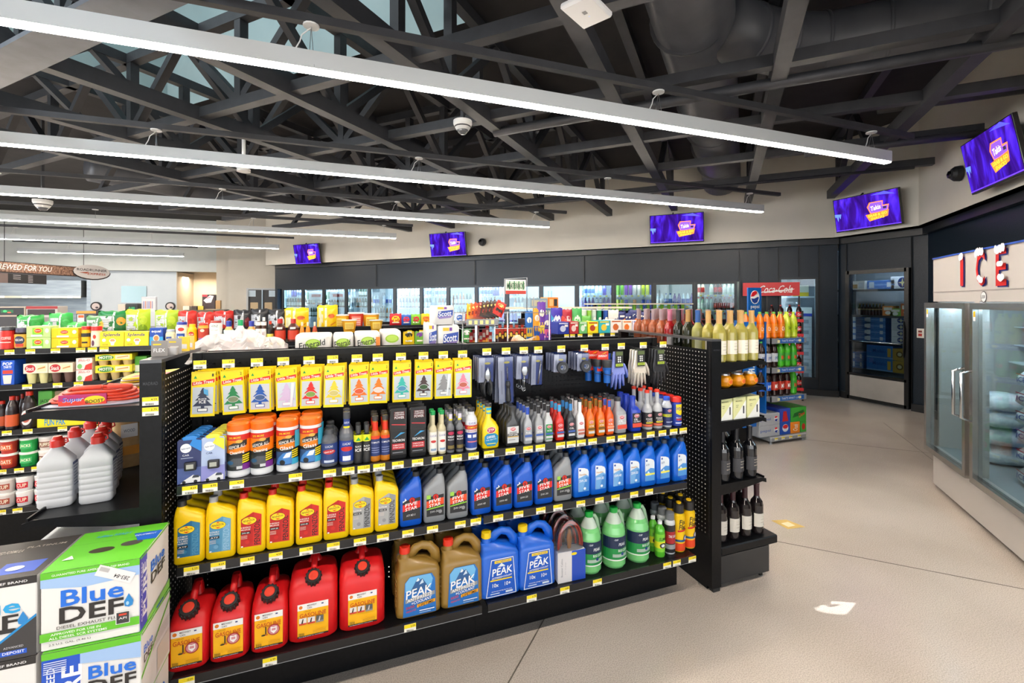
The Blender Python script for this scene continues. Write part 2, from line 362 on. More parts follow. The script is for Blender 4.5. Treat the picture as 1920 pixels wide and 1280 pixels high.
# kitchen recess left
kr = noisy('stainless_sheet', '#8d969c', '#a3abb0', 2, .4, m=.6, stretch=(1, 1, 8))
wallseg('wall_kitchen_back', (sx0, YK + 1.4), (-20, YK + 1.4), 0, ZT, -.2, kr, 'stainless-lined kitchen back wall')
wallseg('wall_kitchen_side', (sx0, YK + 1.4), (sx0, YK), 0, ZT, -.1, kr, 'stainless-lined kitchen side wall')
# outer shell with shop windows behind the camera and on the left
def window_wall(name, horiz, c, a0, a1, n, label):
    m = MB()
    def bx(u0, u1, z0, z1, mat=K_CREAM, t=.15):
        if horiz: m.box(u0, u1, c - t, c, z0, z1, mat)
        else: m.box(c - t, c, u0, u1, z0, z1, mat)
    bx(a0, a1, 0, .45); bx(a0, a1, 3.0, 4.45)
    st = (a1 - a0) / n
    for i in range(n + 1):
        u = a0 + i * st; bx(max(a0, u - .06), min(a1, u + .06), .45, 3.0, M('#3b3e42', .4), .12)
    struct(m.ob(name), label)
    g = MB()
    if horiz: g.box(a0, a1, c - .07, c - .06, .45, 3.0, glass('shop_window_glass'))
    else: g.box(c - .07, c - .06, a0, a1, .45, 3.0, glass('shop_window_glass'))
    return g
window_wall('wall_front', True, -4.0, -13, 9.5, 9, 'front wall of shop windows').ob('window_1')['kind'] = 'structure'
window_wall('wall_left', False, -13.0, -4, 19, 9, 'left wall of shop windows').ob('window_2')['kind'] = 'structure'
bk = MB(); bk.box(9.3, 9.5, -4, 19, 0, 4.45, K_CREAM); struct(bk.ob('wall_right'), 'outer wall behind the coolers')
bk = MB(); bk.box(-22, 9.5, 20.6, 20.8, 0, 4.45, K_CREAM); struct(bk.ob('wall_back'), 'outer wall at the back')
bk = MB(); bk.box(-22.2, -13.0, 18.7, 18.9, 0, 4.45, K_CREAM); bk.box(-22.2, -22, 18.8, 20.8, 0, 4.45, K_CREAM); struct(bk.ob('wall_back_left'), 'outer wall beside the kitchen')
# roof deck with the square lantern opening (its sides run at 45 degrees)
ZR = 4.34; dl0, dl1, ks0, ks1 = -10.1, -3.1, -1.6, 5.35
def PD(k, d): return ((k + d) / 2, (k - d) / 2)
dk = MB(); big = 40
def quad(k0, k1, d0, d1): dk.add([(*PD(k0, d0), ZR), (*PD(k1, d0), ZR), (*PD(k1, d1), ZR), (*PD(k0, d1), ZR)], [(0, 1, 2, 3)], K_DECK)
quad(-20, ks0, -45, 20); quad(ks1, 45, -45, 20); quad(ks0, ks1, -45, dl0); quad(ks0, ks1, dl1, 20)
struct(dk.ob('ceiling'), 'dark exposed roof deck lining between the trusses')
ln = MB(); ZL = 6.6
L = [PD(ks1, dl0), PD(ks1, dl1), PD(ks0, dl1), PD(ks0, dl0)]
K_LAN = noisy('lantern_wall_paint', '#9fb4b6', '#adc0c1', 1.5, .8)
for i in (0, 1, 3):
    p, q = L[i], L[(i + 1) % 4]; ln.add([(*p, ZR), (*q, ZR), (*q, ZL), (*p, ZL)], [(0, 1, 2, 3)], K_LAN)
p, q = L[2], L[3]; ln.add([(*p, ZR), (*q, ZR), (*q, ZR + .5), (*p, ZR + .5)], [(0, 1, 2, 3)], K_LAN); ln.add([(*p, ZL - .4), (*q, ZL - .4), (*q, ZL), (*p, ZL)], [(0, 1, 2, 3)], K_LAN)
ln.add([(*a, ZL) for a in L], [(0, 1, 2, 3)], K_LAN)
struct(ln.ob('ceiling_lantern'), 'pale grey square roof lantern open above the trusses')
mid = PD(ks0, (dl0 + dl1) / 2)
area('daylight_lantern_window', (mid[0] + .1, mid[1] + .1, 5.6), (radians(80), 0, radians(-45)), 4.6, 1.3, 60, (.78, .90, 1))
# ---------------------------------------------------------------- roof steel
def truss(i, fixed, dirA, s0, s1):
    """dirA: runs at 45 degrees (X-Y fixed); otherwise at 135 degrees (X+Y fixed)"""
    def P(s, z): return (*(PD(s, fixed) if dirA else PD(fixed, s)), z)
    zb = 3.44 if dirA else 3.45; zt = 4.24
    r = empty('roof_truss'); struct(r, ('black steel roof truss running towards the coolers, %s from the freezer side' if dirA else 'black steel cross truss of the roof, %s counted from the shop front') % ORD[i])
    m = MB(); m.bar(P(s0, zb), P(s1, zb), .11 if dirA else .09, .13 if dirA else .09, K_STEEL); m.ob('bottom_chord', r)
    m = MB(); m.bar(P(s0, zt), P(s1 if dirA else min(s1, -3.2), zt), .09, .1, K_STEEL); m.ob('top_chord', r)
    pitch = 2.5; s = s0 + (.6 if dirA else .9); n = 0
    while s + pitch < s1:
        if (dirA and i < 3 and s < 8.2) or (not dirA and s + pitch > -2.6): s += pitch; continue
        for a, b, za, zb_ in ((s, s + pitch / 2, zb, zt), (s + pitch / 2, s + pitch, zt, zb)):
            m = MB(); m.bar(P(a, za), P(b, zb_), .07, .07, K_STEEL); m.ob('web_strut', r)
        m = MB(); p = P(s + pitch, zb); m.bar(p, (p[0], p[1], zt), .08, .08, K_STEEL); m.ob('web_post', r)
        s += pitch; n += 1
for i in range(8): truss(i, 2.3 - 1.75 * i, True, -1.0, 12.95)
for i in range(6): truss(i, 2.1 + 1.72 * i, False, -14.0, min(2.3 + .7 * i, 3.45))
# the wide plate beam that crosses close above the camera
m = MB(); m.bar((*PD(1.95, -9), 3.29), (*PD(1.95, -1.2), 3.29), .24, .03, noisy('grey_primed_plate', '#5b6068', '#666b74', 8, .5)); struct(m.ob('beam'), 'wide grey steel plate beam close overhead')
# unistrut rails that carry the lamps
LY = [2.89, 5.15, 7.54, 9.98, 12.99, 16.2, .55]; LXE = [4.94, 5.90, 3.47, 1.01, -1.61, -4.57, 3.4, 1.0]; LX0 = [-6, -9, -11, -12, -12, -8.37, -5, -5]
NAMES = ['nearest', 'second', 'third', 'fourth', 'fifth', 'farthest', 'front aisle', 'window side']
for i, y in enumerate(LY):
    m = MB(); x1 = LXE[i] + .35; m.box(LX0[i] - .1, x1, y - .025, y + .025, 3.27, 3.32, K_STEEL); struct(m.ob('beam'), 'slim black strut rail above the %s linear lamp' % NAMES[i])
    r = empty('linear_pendant_lamp', (0, y, 3.0)); tag(r, 'long white linear pendant lamp with a glowing bottom lens, %s one' % NAMES[i], 'lamp', 'linear lamps under the trusses')
    hs = MB(); hs.box(LX0[i], LXE[i], -.032, .032, .004, .105, M('#c2c6c8', .45)); hs.ob('housing', r)
    df = MB(); df.box(LX0[i] + .01, LXE[i] - .012, -.028, .028, -.008, .006, M('#fff2e2', .4, e=46)); df.ob('light_lens', r)
    x = LXE[i] - .25; first = True
    while x > LX0[i]:
        cn = MB(); cn.lathe([(.045, .255, M('#e8e8e6')), (.045, .265, M('#e8e8e6')), (.02, .268, M('#e8e8e6'))], 12, x, 0); cn.ob('canopy', r)
        cb = MB(); cb.tube([(x - .02, .034, .0), (x, 0, .255)], .0018, M('#b8bcc0', .3, 1), 5); cb.tube([(x + .02, -.034, .0), (x, 0, .255)], .0018, M('#b8bcc0', .3, 1), 5)
        if first or random.random() < .4: cb.tube([(x, 0, .25), (x - .05, 0, .2), (x - .06, 0, .16), (x - .09, 0, .1)], .004, '#e8e8e6', 6)
        cb.ob('suspension_cable', r); x -= 2.44; first = False
# ducts
DU = noisy('dark_duct_metal', '#4a4c52', '#55575d', 4, .4)
def ring_duct(m, pts, r, rings):
    m.tube(pts, r, DU, 28)
    for a in rings:
        p, t = a; import mathutils; V = mathutils.Vector; t = V(t).normalized() * .012; p = V(p); m.tube([p - t, p + t], r + .012, DU, 28)
zD = 3.98
a = PD(4.3, -.4); b_ = PD(12.9, -.05); u = (1 / q2, 1 / q2, 0)
m = MB(); ring_duct(m, [(*PD(2.0, -.45), zD), (*PD(11.6, -.1), zD), (*PD(12.2, -.07), zD - .05), (*PD(12.6, -.05), zD - .2)], .31, [((*PD(k, -.4 + (k - 4) * .035), zD), u) for k in (3.2, 4.4, 5.6, 8.0, 9.2, 10.4, 11.6)])
duct = empty('air_duct'); tag(duct, 'large dark round air duct with an elbowed branch, running towards the cooler wall', 'air duct'); m.ob('main_run', duct)
m = MB(); pts = [(*PD(6.75, -.1), 3.95)] + [(*PD(6.75 - .55 * sin(t * pi / 8), .25 + .75 * (1 - cos(t * pi / 8))), 3.9) for t in range(1, 1)]
pts = [(*PD(5.9, -.05), 3.97), (*PD(6.2, .25), 3.93), (*PD(6.5, .65), 3.9), (*PD(6.66, 1.1), 3.88), (*PD(6.68, 1.7), 3.88), (*PD(6.68, 3.3), 3.88)]
ring_duct(m, pts, .25, [(pts[1], (1, 0, 0)), (pts[2], (1, -.3, 0)), (pts[3], (1, -.8, 0)), (pts[4], (1, -1, 0)), ((*PD(6.68, 2.5), 3.88), (1, -1, 0))])
m.ob('branch_elbow', duct)
m = MB(); ring_duct(m, [(*PD(5.5, -13.5), 3.9), (*PD(9.5, -13.2), 3.9)], .25, []); tag(m.ob('air_duct'), 'dark round air duct above the lamps at the far left', 'air duct')
# pipes that cross to the freezer wall
for i, (k, z, d0, d1, r) in enumerate(((5.85, 3.38, -3.0, 3.9, .045), (8.75, 3.36, 1.2, 3.4, .04), (10.1, 3.3, -9, 3.0, .02), (8.1, 3.6, 2.0, 3.6, .05))):
    m = MB(); m.tube([(*PD(k, d0), z), (*PD(k, d1), z)], r, K_STEEL, 10); tag(m.ob('ceiling_pipe'), 'black painted pipe under the roof, %s' % ('thick one nearest the freezer', 'short one ending over the freezer wall', 'thin conduit along the cooler wall', 'short elbow pipe above the corner television')[i], 'pipe')
# ================================================================ SHELVING
def pegmesh(w_, h_, name_mat=K_PANEL, pitch=.0254, r=.0036, lit_ring=None):
    """perforated sheet in the XZ plane, real holes, from (0,0) to (w,h)"""
    nx, nz = int(w_ / pitch), int(h_ / pitch); ox, oz = (w_ - nx * pitch) / 2, (h_ - nz * pitch) / 2; m = MB(); vs = []; fs = []
    out = [(-1, -1), (0, -1), (1, -1), (1, 0), (1, 1), (0, 1), (-1, 1), (-1, 0)]; h2 = pitch / 2
    for i in range(nx):
        for j in range(nz):
            cx, cz = ox + (i + .5) * pitch, oz + (j + .5) * pitch; o = len(vs)
            for a, b in out: vs.append((cx + a * h2, 0, cz + b * h2))
            for a, b in out:
                l = sqrt(a * a + b * b); vs.append((cx + a / l * r, 0, cz + b / l * r))
            for k in range(8): fs.append((o + k, o + (k + 1) % 8, o + 8 + (k + 1) % 8, o + 8 + k))
    m.add(vs, fs, name_mat)
    if lit_ring:   # pale rings in the holes: light showing through, put in as colour
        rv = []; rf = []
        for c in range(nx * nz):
            o = len(rv); q = vs[c * 16 + 8:c * 16 + 16]; cx = sum(t[0] for t in q) / 8; cz = sum(t[2] for t in q) / 8; rv += q + [(cx + (t[0] - cx) * .45, lit_ring, cz + (t[2] - cz) * .45) for t in q]; rf += [(o + k, o + (k + 1) % 8, o + 8 + (k + 1) % 8, o + 8 + k) for k in range(8)]
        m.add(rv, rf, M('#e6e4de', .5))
    for a, b, c, d in ((0, ox, 0, h_), (w_ - ox, w_, 0, h_), (ox, w_ - ox, 0, oz), (ox, w_ - ox, h_ - oz, h_)):
        if b - a > 1e-5 and d - c > 1e-5: m.add([(a, 0, c), (b, 0, c), (b, 0, d), (a, 0, d)], [(0, 1, 2, 3)], name_mat)
    return m
def price_tag(price, w_=.05, h_=.031):
    m = MB(); m.box(-w_ / 2, w_ / 2, 0, .0012, 0, h_, M('#f4f1e6', .4))
    it = [('R', -w_ / 2, h_ * .5, w_ / 2, h_, '#f3dc1c'), ('T', price, w_ * .22, h_ * .72, w_ * .36, h_ * .26, '#3a3410')]
    x = -w_ * .3
    while x < w_ * .25: d = random.choice((.0006, .001, .0016)); it.append(('R', x, h_ * .08, x + d, h_ * .3, '#3c3c3c')); x += d + random.choice((.0007, .0012))
    return m.dec(it, flat(0), kw={'r': .4})
TAGS = [Kind('price_tag', 'tag', price_tag(p)) for p in ('5.59', '4.69', '8.99', '4.59', '3.79', '10.89', '6.99')]
HTAGS = [Kind('price_tag', 'tag', price_tag(p, .045, .034)) for p in ('3.09', '3.09', '5.79')]
_tn = [0]
def tagat(parent, x, y, z, kinds=TAGS, rz=0):
    _tn[0] += 1; o = kinds[_tn[0] % len(kinds)].put((x, y, z), 't', rz)
    for k in ('label', 'category', 'group'):
        if k in o: del o[k]
    o.parent = parent; return o
def shelf_mb(w_, d_, lip=.032, depth_side=.0, th=.012):
    """shelf with its front edge at y=0 and its back at y=d; top face at z=0"""
    m = MB(); m.box(0, w_, 0.004, d_, -th, 0, K_BLACK); m.box(0, w_, -.004, .004, -lip, .004, M('#1a1b1e', .22)); m.box(0, w_, -.0055, -.004, -lip, -lip + .002, '#8a8c90')
    return m
XD, YB, HT = .5993, 2.387, 1.429; X0, X1 = XD - 1.2192, XD + 1.2192
YF2, YF3, YD = 2.072, 2.072, 2.005; S2, S3, SD = .948, .637, .262
gon = empty('gondola_shelving', (XD, YB, 0)); gon.location = (0, 0, 0)
tag(gon, 'black pegboard gondola of three shelves holding motor oils, additives and red fuel cans', 'store shelving')
for x in (X0, XD):
    p = pegmesh(1.175, HT - .24).ob('back_panel', gon, (x + .022, YB, .21))
    m = MB(); m.box(x + .02, x + 1.2, YB - .012, YB + .02, HT - .03, HT, K_BLACK); m.ob('top_rail', gon)
    m = MB(); m.box(x + .022, x + 1.197, YB + .068, YB + .07, .28, HT, K_PANEL); m.ob('rear_panel', gon)
for x in (X0, XD, X1):
    m = MB(); m.box(x - .018, x + .018, YB - .014, YB + .07, 0, HT, K_BLACK)
    z = .3
    while z < HT - .03: m.box(x - .005, x + .005, YB - .0145, YB - .013, z, z + .018, M('#050506', .9)); z += .0254
    m.ob('upright', gon)
sh2 = []; sh3 = []; dks = []
T2 = [356, 394, 444, 554, 618, 653, 682, 711, 746, 783, 820, 856, 888, 917, 957, 990, 1013, 1051, 1071, 1090, 1111, 1145, 1166, 1195, 1220, 1242, 1263, 1281]
T3 = [359, 409, 464, 517, 574, 625, 675, 718, 765, 811, 863, 892, 934, 972, 1014, 1046, 1089, 1124, 1154, 1189, 1217]
TD = [350, 506, 769, 997, 1059, 1120, 1251, 1269, 1298]
for x in (X0, XD):
    for y, z, T in ((YF2, S2, T2), (YF3, S3, T3)):
        s = shelf_mb(1.19, YB - y - .01).ob('shelf', gon, (x + .014, y, z))
        for px in T:
            tx = onY(px, y - .006)
            if x <= tx < x + 1.2192: tagat(s, tx - x - .014, -.0065, -.031)
    s = shelf_mb(1.19, YB - YD - .01).ob('base_deck', gon, (x + .014, YD, SD))
    for px in TD:
        tx = onY(px, YD - .006)
        if x <= tx < x + 1.2192: tagat(s, tx - x - .014, -.0065, -.031)
    m = MB(); m.box(x + .0005, x + 1.2187, 2.17, 2.18, 0.002, SD - .014, K_BLACK)
    if x > 0: m.dec([('P', [(x + .1 + .018 * k, .12 - .004 * (k % 3)), (x + .106 + .018 * k, .119 - .004 * (k % 3)), (x + .14 + .02 * k, .18 - .01 * (k % 4)), (x + .136 + .02 * k, .181 - .01 * (k % 4))], '#3f4444') for k in range(9)], flat(-2.17))
    m.ob('kick_plate', gon)
# hooks on the pegboard: (px centre, kind)
LT = [377, 430, 483, 532, 580, 624, 669, 708, 751, 793, 830, 866]
TL = [911, 947, 980, 1007, 1045, 1092, 1118, 1137, 1160, 1200, 1240]
YH = 2.2
def hook(px, z, y=YH, tag_=True):
    x = onY(px, y); m = MB(); m.tube([(x, YB, z), (x, y - .01, z), (x, y - .012, z + .012)], .0022, M('#2a2a2c', .3, .6), 6); h = m.ob('peg_hook', gon)
    if tag_: tagat(h, x - .0, y - .016, z + .003, HTAGS)
    return x
# ---- end units: uprights, perforated spine panel, brackets and shelves pointing away
def end_unit(name, xs, sgn, label, shelves, deck, y0=2.04, y1=2.99, feet=True):
    """xs: the X of the perforated face; sgn -1: shelves point to -X, +1: to +X"""
    r = empty(name); tag(r, label, 'store shelving'); xo = xs + sgn * .068
    a, b = min(xs, xo), max(xs, xo)
    for y in (y0, y1 - .04):
        m = MB(); m.box(a, b, y, y + .04, .02, HT, K_BLACK)
        z = .3
        while z < HT - .03: m.box(xs - .0008 if sgn < 0 else xs - .0008, xs + .0008, y + .012, y + .026, z, z + .018, M('#050506', .9)); z += .0254
        m.box(a + .01, b - .01, y - .001, y + .03, 0, .02, M('#222325')); m.ob('upright', r)
    L = y1 - y0 - .08
    p = pegmesh(L, HT - .35, lit_ring=.0006); p.v = [(sgn * q[1], q[0], q[2]) for q in p.v]; p.ob('spine_panel', r, (xs - sgn * -.004, y0 + .04, .3))
    m = MB(); m.box(a, b, y0, y1, HT, HT + .012, M('#5a5b5e', .3, .5)); m.ob('top_cap', r)
    m = MB(); m.box(a + .002, b - .002, y0 + .04, y1 - .04, .0, .3, K_BLACK); m.ob('lower_spine', r)
    for z, dp in shelves:
        m = MB(); e = xo + sgn * dp; u0, u1 = min(xo, e), max(xo, e); m.box(u0, u1, y0 + .004, y1 - .004, z - .006, z, K_BLACK)
        m.box(min(e, e - sgn * .006), max(e, e - sgn * .006), y0 + .004, y1 - .004, z - .012, z + .012, K_BLACK)
        for yy in (y0, y1 - .006):   # tapered side bracket with its hooked nose
            pr = [(xo, z + .004), (e - sgn * .02, z + .006), (e + sgn * .01, z - .004), (e + sgn * .012, z - .028), (e - sgn * .02, z - .018), (xo + sgn * .08, z - .052), (xo, z - .056)]
            vs = [(x, yy + k * .006, zz) for k in (0, 1) for x, zz in pr]; n = len(pr)
            m.add(vs, [tuple(range(n)), tuple(range(n, 2 * n))[::-1]] + [(i, (i + 1) % n, n + (i + 1) % n, n + i) for i in range(n)], K_BLACK)
        m.ob('shelf', r)
    z, dp = deck; e = xo + sgn * dp; u0, u1 = min(xo, e), max(xo, e); m = MB(); m.box(u0, u1, y0, y1, z - .05, z, K_BLACK, .006)
    e2 = xo + sgn * (dp - .07); m.box(min(xo, e2), max(xo, e2), y0 + .002, y1 - .002, .035, z - .05, noisy('black_satin_panel', '#26282b', '#2c2e31', 6, .3)); m.box(min(e2 - sgn * .04, e2 - sgn * .02), max(e2 - sgn * .04, e2 - sgn * .02), y0 + .03, y0 + .05, 0, .035, '#111111')
    m.ob('base_deck', r); return r
XL, XR = -.645, 1.955
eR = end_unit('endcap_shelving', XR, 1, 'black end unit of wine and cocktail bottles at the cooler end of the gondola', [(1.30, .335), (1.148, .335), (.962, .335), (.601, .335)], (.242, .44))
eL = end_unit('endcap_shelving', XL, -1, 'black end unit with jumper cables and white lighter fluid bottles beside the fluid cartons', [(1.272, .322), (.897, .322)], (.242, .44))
tx = MB(); tx.dec([('T', 'MADRAD', 0, 0, .046, .012, '#3d3f45')], flat(0)); tx.ob('embossed_mark', eL, (XL - .034, 2.0395, HT - .075))
tx = MB(); tx.dec([('T', 'MADRAD', 0, 0, .046, .01, '#35373d')], flat(0)); tx.ob('embossed_mark', eR, (XR + .034, 2.0395, HT - .05))
for z in (HT - .157, HT - .195): tagat(eL, XL - .034, 2.0385, z, TAGS)
# ---- second row of gondolas (food), seen over the first
Y2 = 3.95
def row(name, label, x0, x1, y, zs, cat='store shelving', top=HT, n=0, back=True):
    r = empty(name); tag(r, label, cat); yb = y + .42
    m = MB(); m.box(x0, x1, yb, yb + .06, .0, top, K_PANEL); m.ob('back_panel', r)
    out = []
    for i, z in enumerate(zs):
        s = shelf_mb(x1 - x0, (yb - y - (0 if i == len(zs) - 1 else 0))).ob('shelf', r, (x0, y + (0 if i == len(zs) - 1 else .03), z)); out.append(s)
    m = MB(); m.box(x0, x1, y + .1, yb, 0, zs[-1] - .02, K_BLACK); m.ob('kick_plate', r)
    for x in (x0, x1 - .03):
        m = MB(); m.box(x, x + .03, y + .03, yb + .06, 0, zs[0] - .034 if y > 5 else zs[0] - .034, K_PANEL) if False else m.box(x, x + .03, yb - .01, yb + .07, 0, top, K_BLACK); m.ob('upright', r)
    return r, out
g2, s2 = row('gondola_shelving', 'long black grocery gondola of sweeteners, sauces, snack cups and frosting behind the left end unit', onY(-260, Y2), onY(726, Y2), Y2, [1.335, 1.10, .80, .545, .29])
for i, P in enumerate(([19, 58, 105, 152, 174, 196, 315, 358, 506, 527], [52, 109, 148, 210], [14, 53, 118, 176], [4, 37, 69], [3, 34])):
    for px in P: y = Y2 + (.03 if i < 4 else 0); tagat(s2[i], onY(px, y) - onY(-260, Y2), -.0065, -.031)
g3, s3 = row('gondola_shelving', 'black gondola of boxed nut bars and bagged snacks behind the hanging hand tools', onY(1034, Y2), onY(1420, Y2), Y2, [1.335, 1.20])
for px in (1062, 1073, 1087, 1106, 1128, 1148, 1169): tagat(s3[0], onY(px, Y2 + .03) - onY(1034, Y2), -.0065, -.031)
for px in (1073, 1100, 1126, 1152): tagat(s3[1], onY(px, Y2) - onY(1034, Y2), -.0065, -.028)
Y3 = 5.5
g4, s4 = row('gondola_shelving', 'black gondola of hanging candy bags seen behind the tissue rolls', onY(715, Y3), onY(935, Y3), Y3, [1.37, 1.12], top=1.40)
for px in (740, 757, 770, 785, 800): tagat(s4[0], onY(px, Y3) - onY(715, Y3), 0, -.031)
for px in (768, 790): tagat(s4[1], onY(px, Y3) - onY(715, Y3), 0, .16)
Y4 = 6.1
g5, s5 = row('gondola_shelving', 'tall gondola with a pale top shelf behind the boxed nut bars', onY(1000, Y4), onY(1300, Y4), Y4, [1.30, 1.10], top=1.5)
m = MB(); x0, x1 = onY(905, Y4), onY(1185, Y4); m.box(x0, x1, Y4, Y4 + .4, 1.545, 1.57, M('#e6ddc6', .5)); m.ob('top_shelf', g5)
x0b, x1b = onY(1117, Y4 + .5), onY(1300, Y4 + .5); m = MB(); m.box(x0b, x1b, Y4 + .5, Y4 + .9, 1.6, 1.62, M('#e6ddc6', .5)); m.ob('top_shelf', g5)
for u in (x0b + .1, x1b - .1):
    m = MB(); m.box(u - .02, u + .02, Y4 + .68, Y4 + .72, 0, 1.6, K_BLACK); m.ob('upright', g5)
# ================================================================ DRINK COOLERS
pxs = [1303 + 79, 1303, 1226, 1151, 1082, 1015, 951, 894, 841, 791, 741, 693, 650, 608, 569, 530]
cpts = [onS(p, 13.5) for p in pxs]; tt = [y - x for x, y in cpts]
K_IN = M('#e9f2f4', .4); LED = M('#e4f3ff', e=30)
nrm = (1 / q2, 1 / q2); RZ = radians(-45)    # local x runs to the viewer's right along the wall, local y goes into the cooler
def loc_s(t, k=13.5): return P_s(k, t)
shell = MB()
def q3(t0, t1, k0, k1, z0, z1, mat):
    a, b, c, d = P_s(k0, t0), P_s(k0, t1), P_s(k1, t1), P_s(k1, t0); vs = [(*p, z) for z in (z0, z1) for p in (a, b, c, d)]
    shell.add(vs, [(0, 3, 2, 1), (4, 5, 6, 7), (0, 1, 5, 4), (1, 2, 6, 5), (2, 3, 7, 6), (3, 0, 4, 7)], mat)
t_lo, t_hi = tt[0] - .05, tt[-1] + .05
q3(t_lo, t_hi, 14.5, 14.6, 0, 2.2, K_IN); q3(t_lo, t_hi, 13.65, 14.5, 2.1, 2.2, K_IN); q3(t_lo, t_hi, 13.5, 14.5, .1, .16, K_IN)
q3(t_lo - .1, t_lo, 13.6, 14.6, 0, 2.2, K_IN); q3(t_hi, t_hi + .1, 13.6, 14.6, 0, 2.2, K_IN)
struct(shell.ob('wall_cooler_interior'), 'pale lit interior lining of the drink coolers')
FRM = M('#23282d', .3, .3)
CG = glass('cooler_glass', '#dff0f8', mixf=.03)
DO = 'nearest the soda rack|second from the soda rack|third from the soda rack|fourth from the soda rack|fifth from the soda rack|sixth from the soda rack|seventh from the soda rack|eighth from the soda rack|seventh from the far end|sixth from the far end|fifth from the far end|fourth from the far end|third from the far end|second from the far end|at the far end'.split('|')
cooler_shelves = []
for i in range(15):
    t0, t1 = tt[i], tt[i + 1]; W = (t1 - t0) / q2; x, y = P_s(13.5, t1); r = empty('cooler_door', (x, y, .16), RZ)   # t1 is the left end
    tag(r, 'black framed glass cooler door, %s' % DO[i], 'cooler door', None); H = DT - .16; f = .042
    m = MB(); m.box(.0005, W - .0005, -.03, .02, 0, f, FRM); m.box(.0005, W - .0005, -.03, .02, H - f, H, FRM); m.box(.0005, .006 + f, -.03, .02, f, H - f, FRM); m.box(W - f - .006, W - .0005, -.03, .02, f, H - f, FRM); m.ob('frame', r)
    m = MB(); m.box(f, W - f, -.008, -.006, f, H - f, CG); m.ob('glass_pane', r)
    m = MB(); m.tube([(W - .055, -.03, .75), (W - .055, -.065, .78), (W - .055, -.065, 1.12), (W - .055, -.03, 1.15)], .01, M('#9aa0a6', .25, 1), 8); m.ob('handle', r)
    LD = LED if i > 2 else M('#fff2dc', e=9); m = MB(); m.box(-.008, .008, .024, .034, .02, H - .02, LD); m.box(.05, W - .05, .03, .06, H - .03, H - .01, LD); m.ob('lamp_strip', r)
    x, y = P_s(13.62, t1); zs_ = [.55, .86, 1.17, 1.48, 1.78] if i % 3 != 1 else [.55, .86, 1.2, 1.56]
    s = empty('cooler_rack', (x, y, 0), RZ); tag(s, 'wire drink rack inside the cooler, behind the door %s' % DO[i], 'rack')
    for z in zs_:
        m = MB(); m.box(.03, W - .03, 0, .5, z - .01, z, M('#c9d2d6', .4)); m.box(.03, W - .03, -.008, 0, z - .03, z + .008, M('#dfe4e6', .4))
        u = .08
        while u < W - .1: m.dec([('R', u, z - .026, u + .045, z, '#f0d936' if i < 4 else '#f2f2f2')], flat(.008)); u += .13
        m.ob('rack_shelf', s)
    m = MB(); m.box(.03, .045, .46, .49, .16, 1.9, '#9aa4aa'); m.box(W - .045, W - .03, .46, .49, .16, 1.9, '#9aa4aa'); m.ob('rack_post', s)
    cooler_shelves.append((s, W, zs_, x, y))
# stockroom opening with pale stacked cartons
go = empty('glass_stockroom_door', (*wl_g0, .28), RZ); tag(go, 'narrow glass stockroom door with pale cartons stacked behind, right of the soda rack', 'cooler door')
Wg = sqrt((wl_g1[0] - wl_g0[0]) ** 2 + (wl_g1[1] - wl_g0[1]) ** 2)
m = MB(); m.box(0, .04, -.02, .03, 0, 1.8, FRM); m.box(Wg - .04, Wg, -.02, .03, 0, 1.8, FRM); m.box(0, Wg, -.02, .03, 1.77, 1.8, FRM); m.box(0, Wg, -.02, .03, 0, .03, FRM); m.ob('frame', go)
m = MB(); m.box(.04, Wg - .04, .0, .002, .03, 1.77, CG); m.ob('glass_pane', go)
m = MB(); m.box(.01, .03, .04, .06, .05, 1.75, LED); m.ob('lamp_strip', go)
m = MB()
def q4(m, p, q, z0, z1, mat): m.bar((*p, (z0 + z1) / 2), (*q, (z0 + z1) / 2), .05, z1 - z0, mat)
a = P_s(14.9, wl_g0[1] - wl_g0[0] + .6); b_ = P_s(14.9, wl_g1[1] - wl_g1[0] - .6); q4(m, a, b_, 0, 2.2, K_IN); struct(m.ob('wall_stockroom'), 'pale back wall seen through the stockroom door')
carton = MB(); carton.box(-.2, .2, 0, .3, 0, .19, M('#c3c1bf', .6), .004); carton.dec([('R', -.12, .05, .02, .14, '#a9a7a8'), ('R', -.11, .06, .01, .13, '#c3c1bf'), ('R', .05, .06, .15, .13, '#8f9095')], flat(0))
KC = Kind('carton', 'carton', carton)
for j in range(7): p = P_s(13.85, wl_g1[1] - wl_g1[0] + .36); KC.put((p[0], p[1], .02 + j * .195), 'pale drink carton behind the narrow glass door, %s' % ('lowest of the stack' if j == 0 else 'number %s up the stack' % ORD[j]), RZ, 'pale cartons stacked behind the narrow glass door')
m = MB(); m.box(-.2, .2, 0, .3, 0, .16, M('#f0ece0', .5)); m.dec([('R', -.2, 0, .2, .05, '#3a4fc0')], flat(0)); p = P_s(13.85, wl_g1[1] - wl_g1[0] + .36); o = m.ob('carton', None, (p[0], p[1], .02 + 7 * .195), RZ); tag(o, 'white and blue carton topping the pale stack behind the narrow glass door', 'carton')
m = MB(); m.box(-.35, .3, 0, .3, 0, .03, '#cfd3d4'); p = P_s(13.85, wl_g1[1] - wl_g1[0] + .36); tag(m.ob('rack_shelf_board', None, (p[0], p[1], 1.72), RZ), 'pale upper shelf behind the narrow glass door', 'shelf')
m = MB(); m.box(-.1, .15, 0, .2, 0, .2, M('#e9e2c8', .5)); m.dec([('R', -.1, 0, .15, .07, '#f2c81e')], flat(0)); tag(m.ob('carton', None, (p[0], p[1], 1.75), RZ), 'cream and yellow carton on the upper shelf behind the narrow glass door', 'carton')
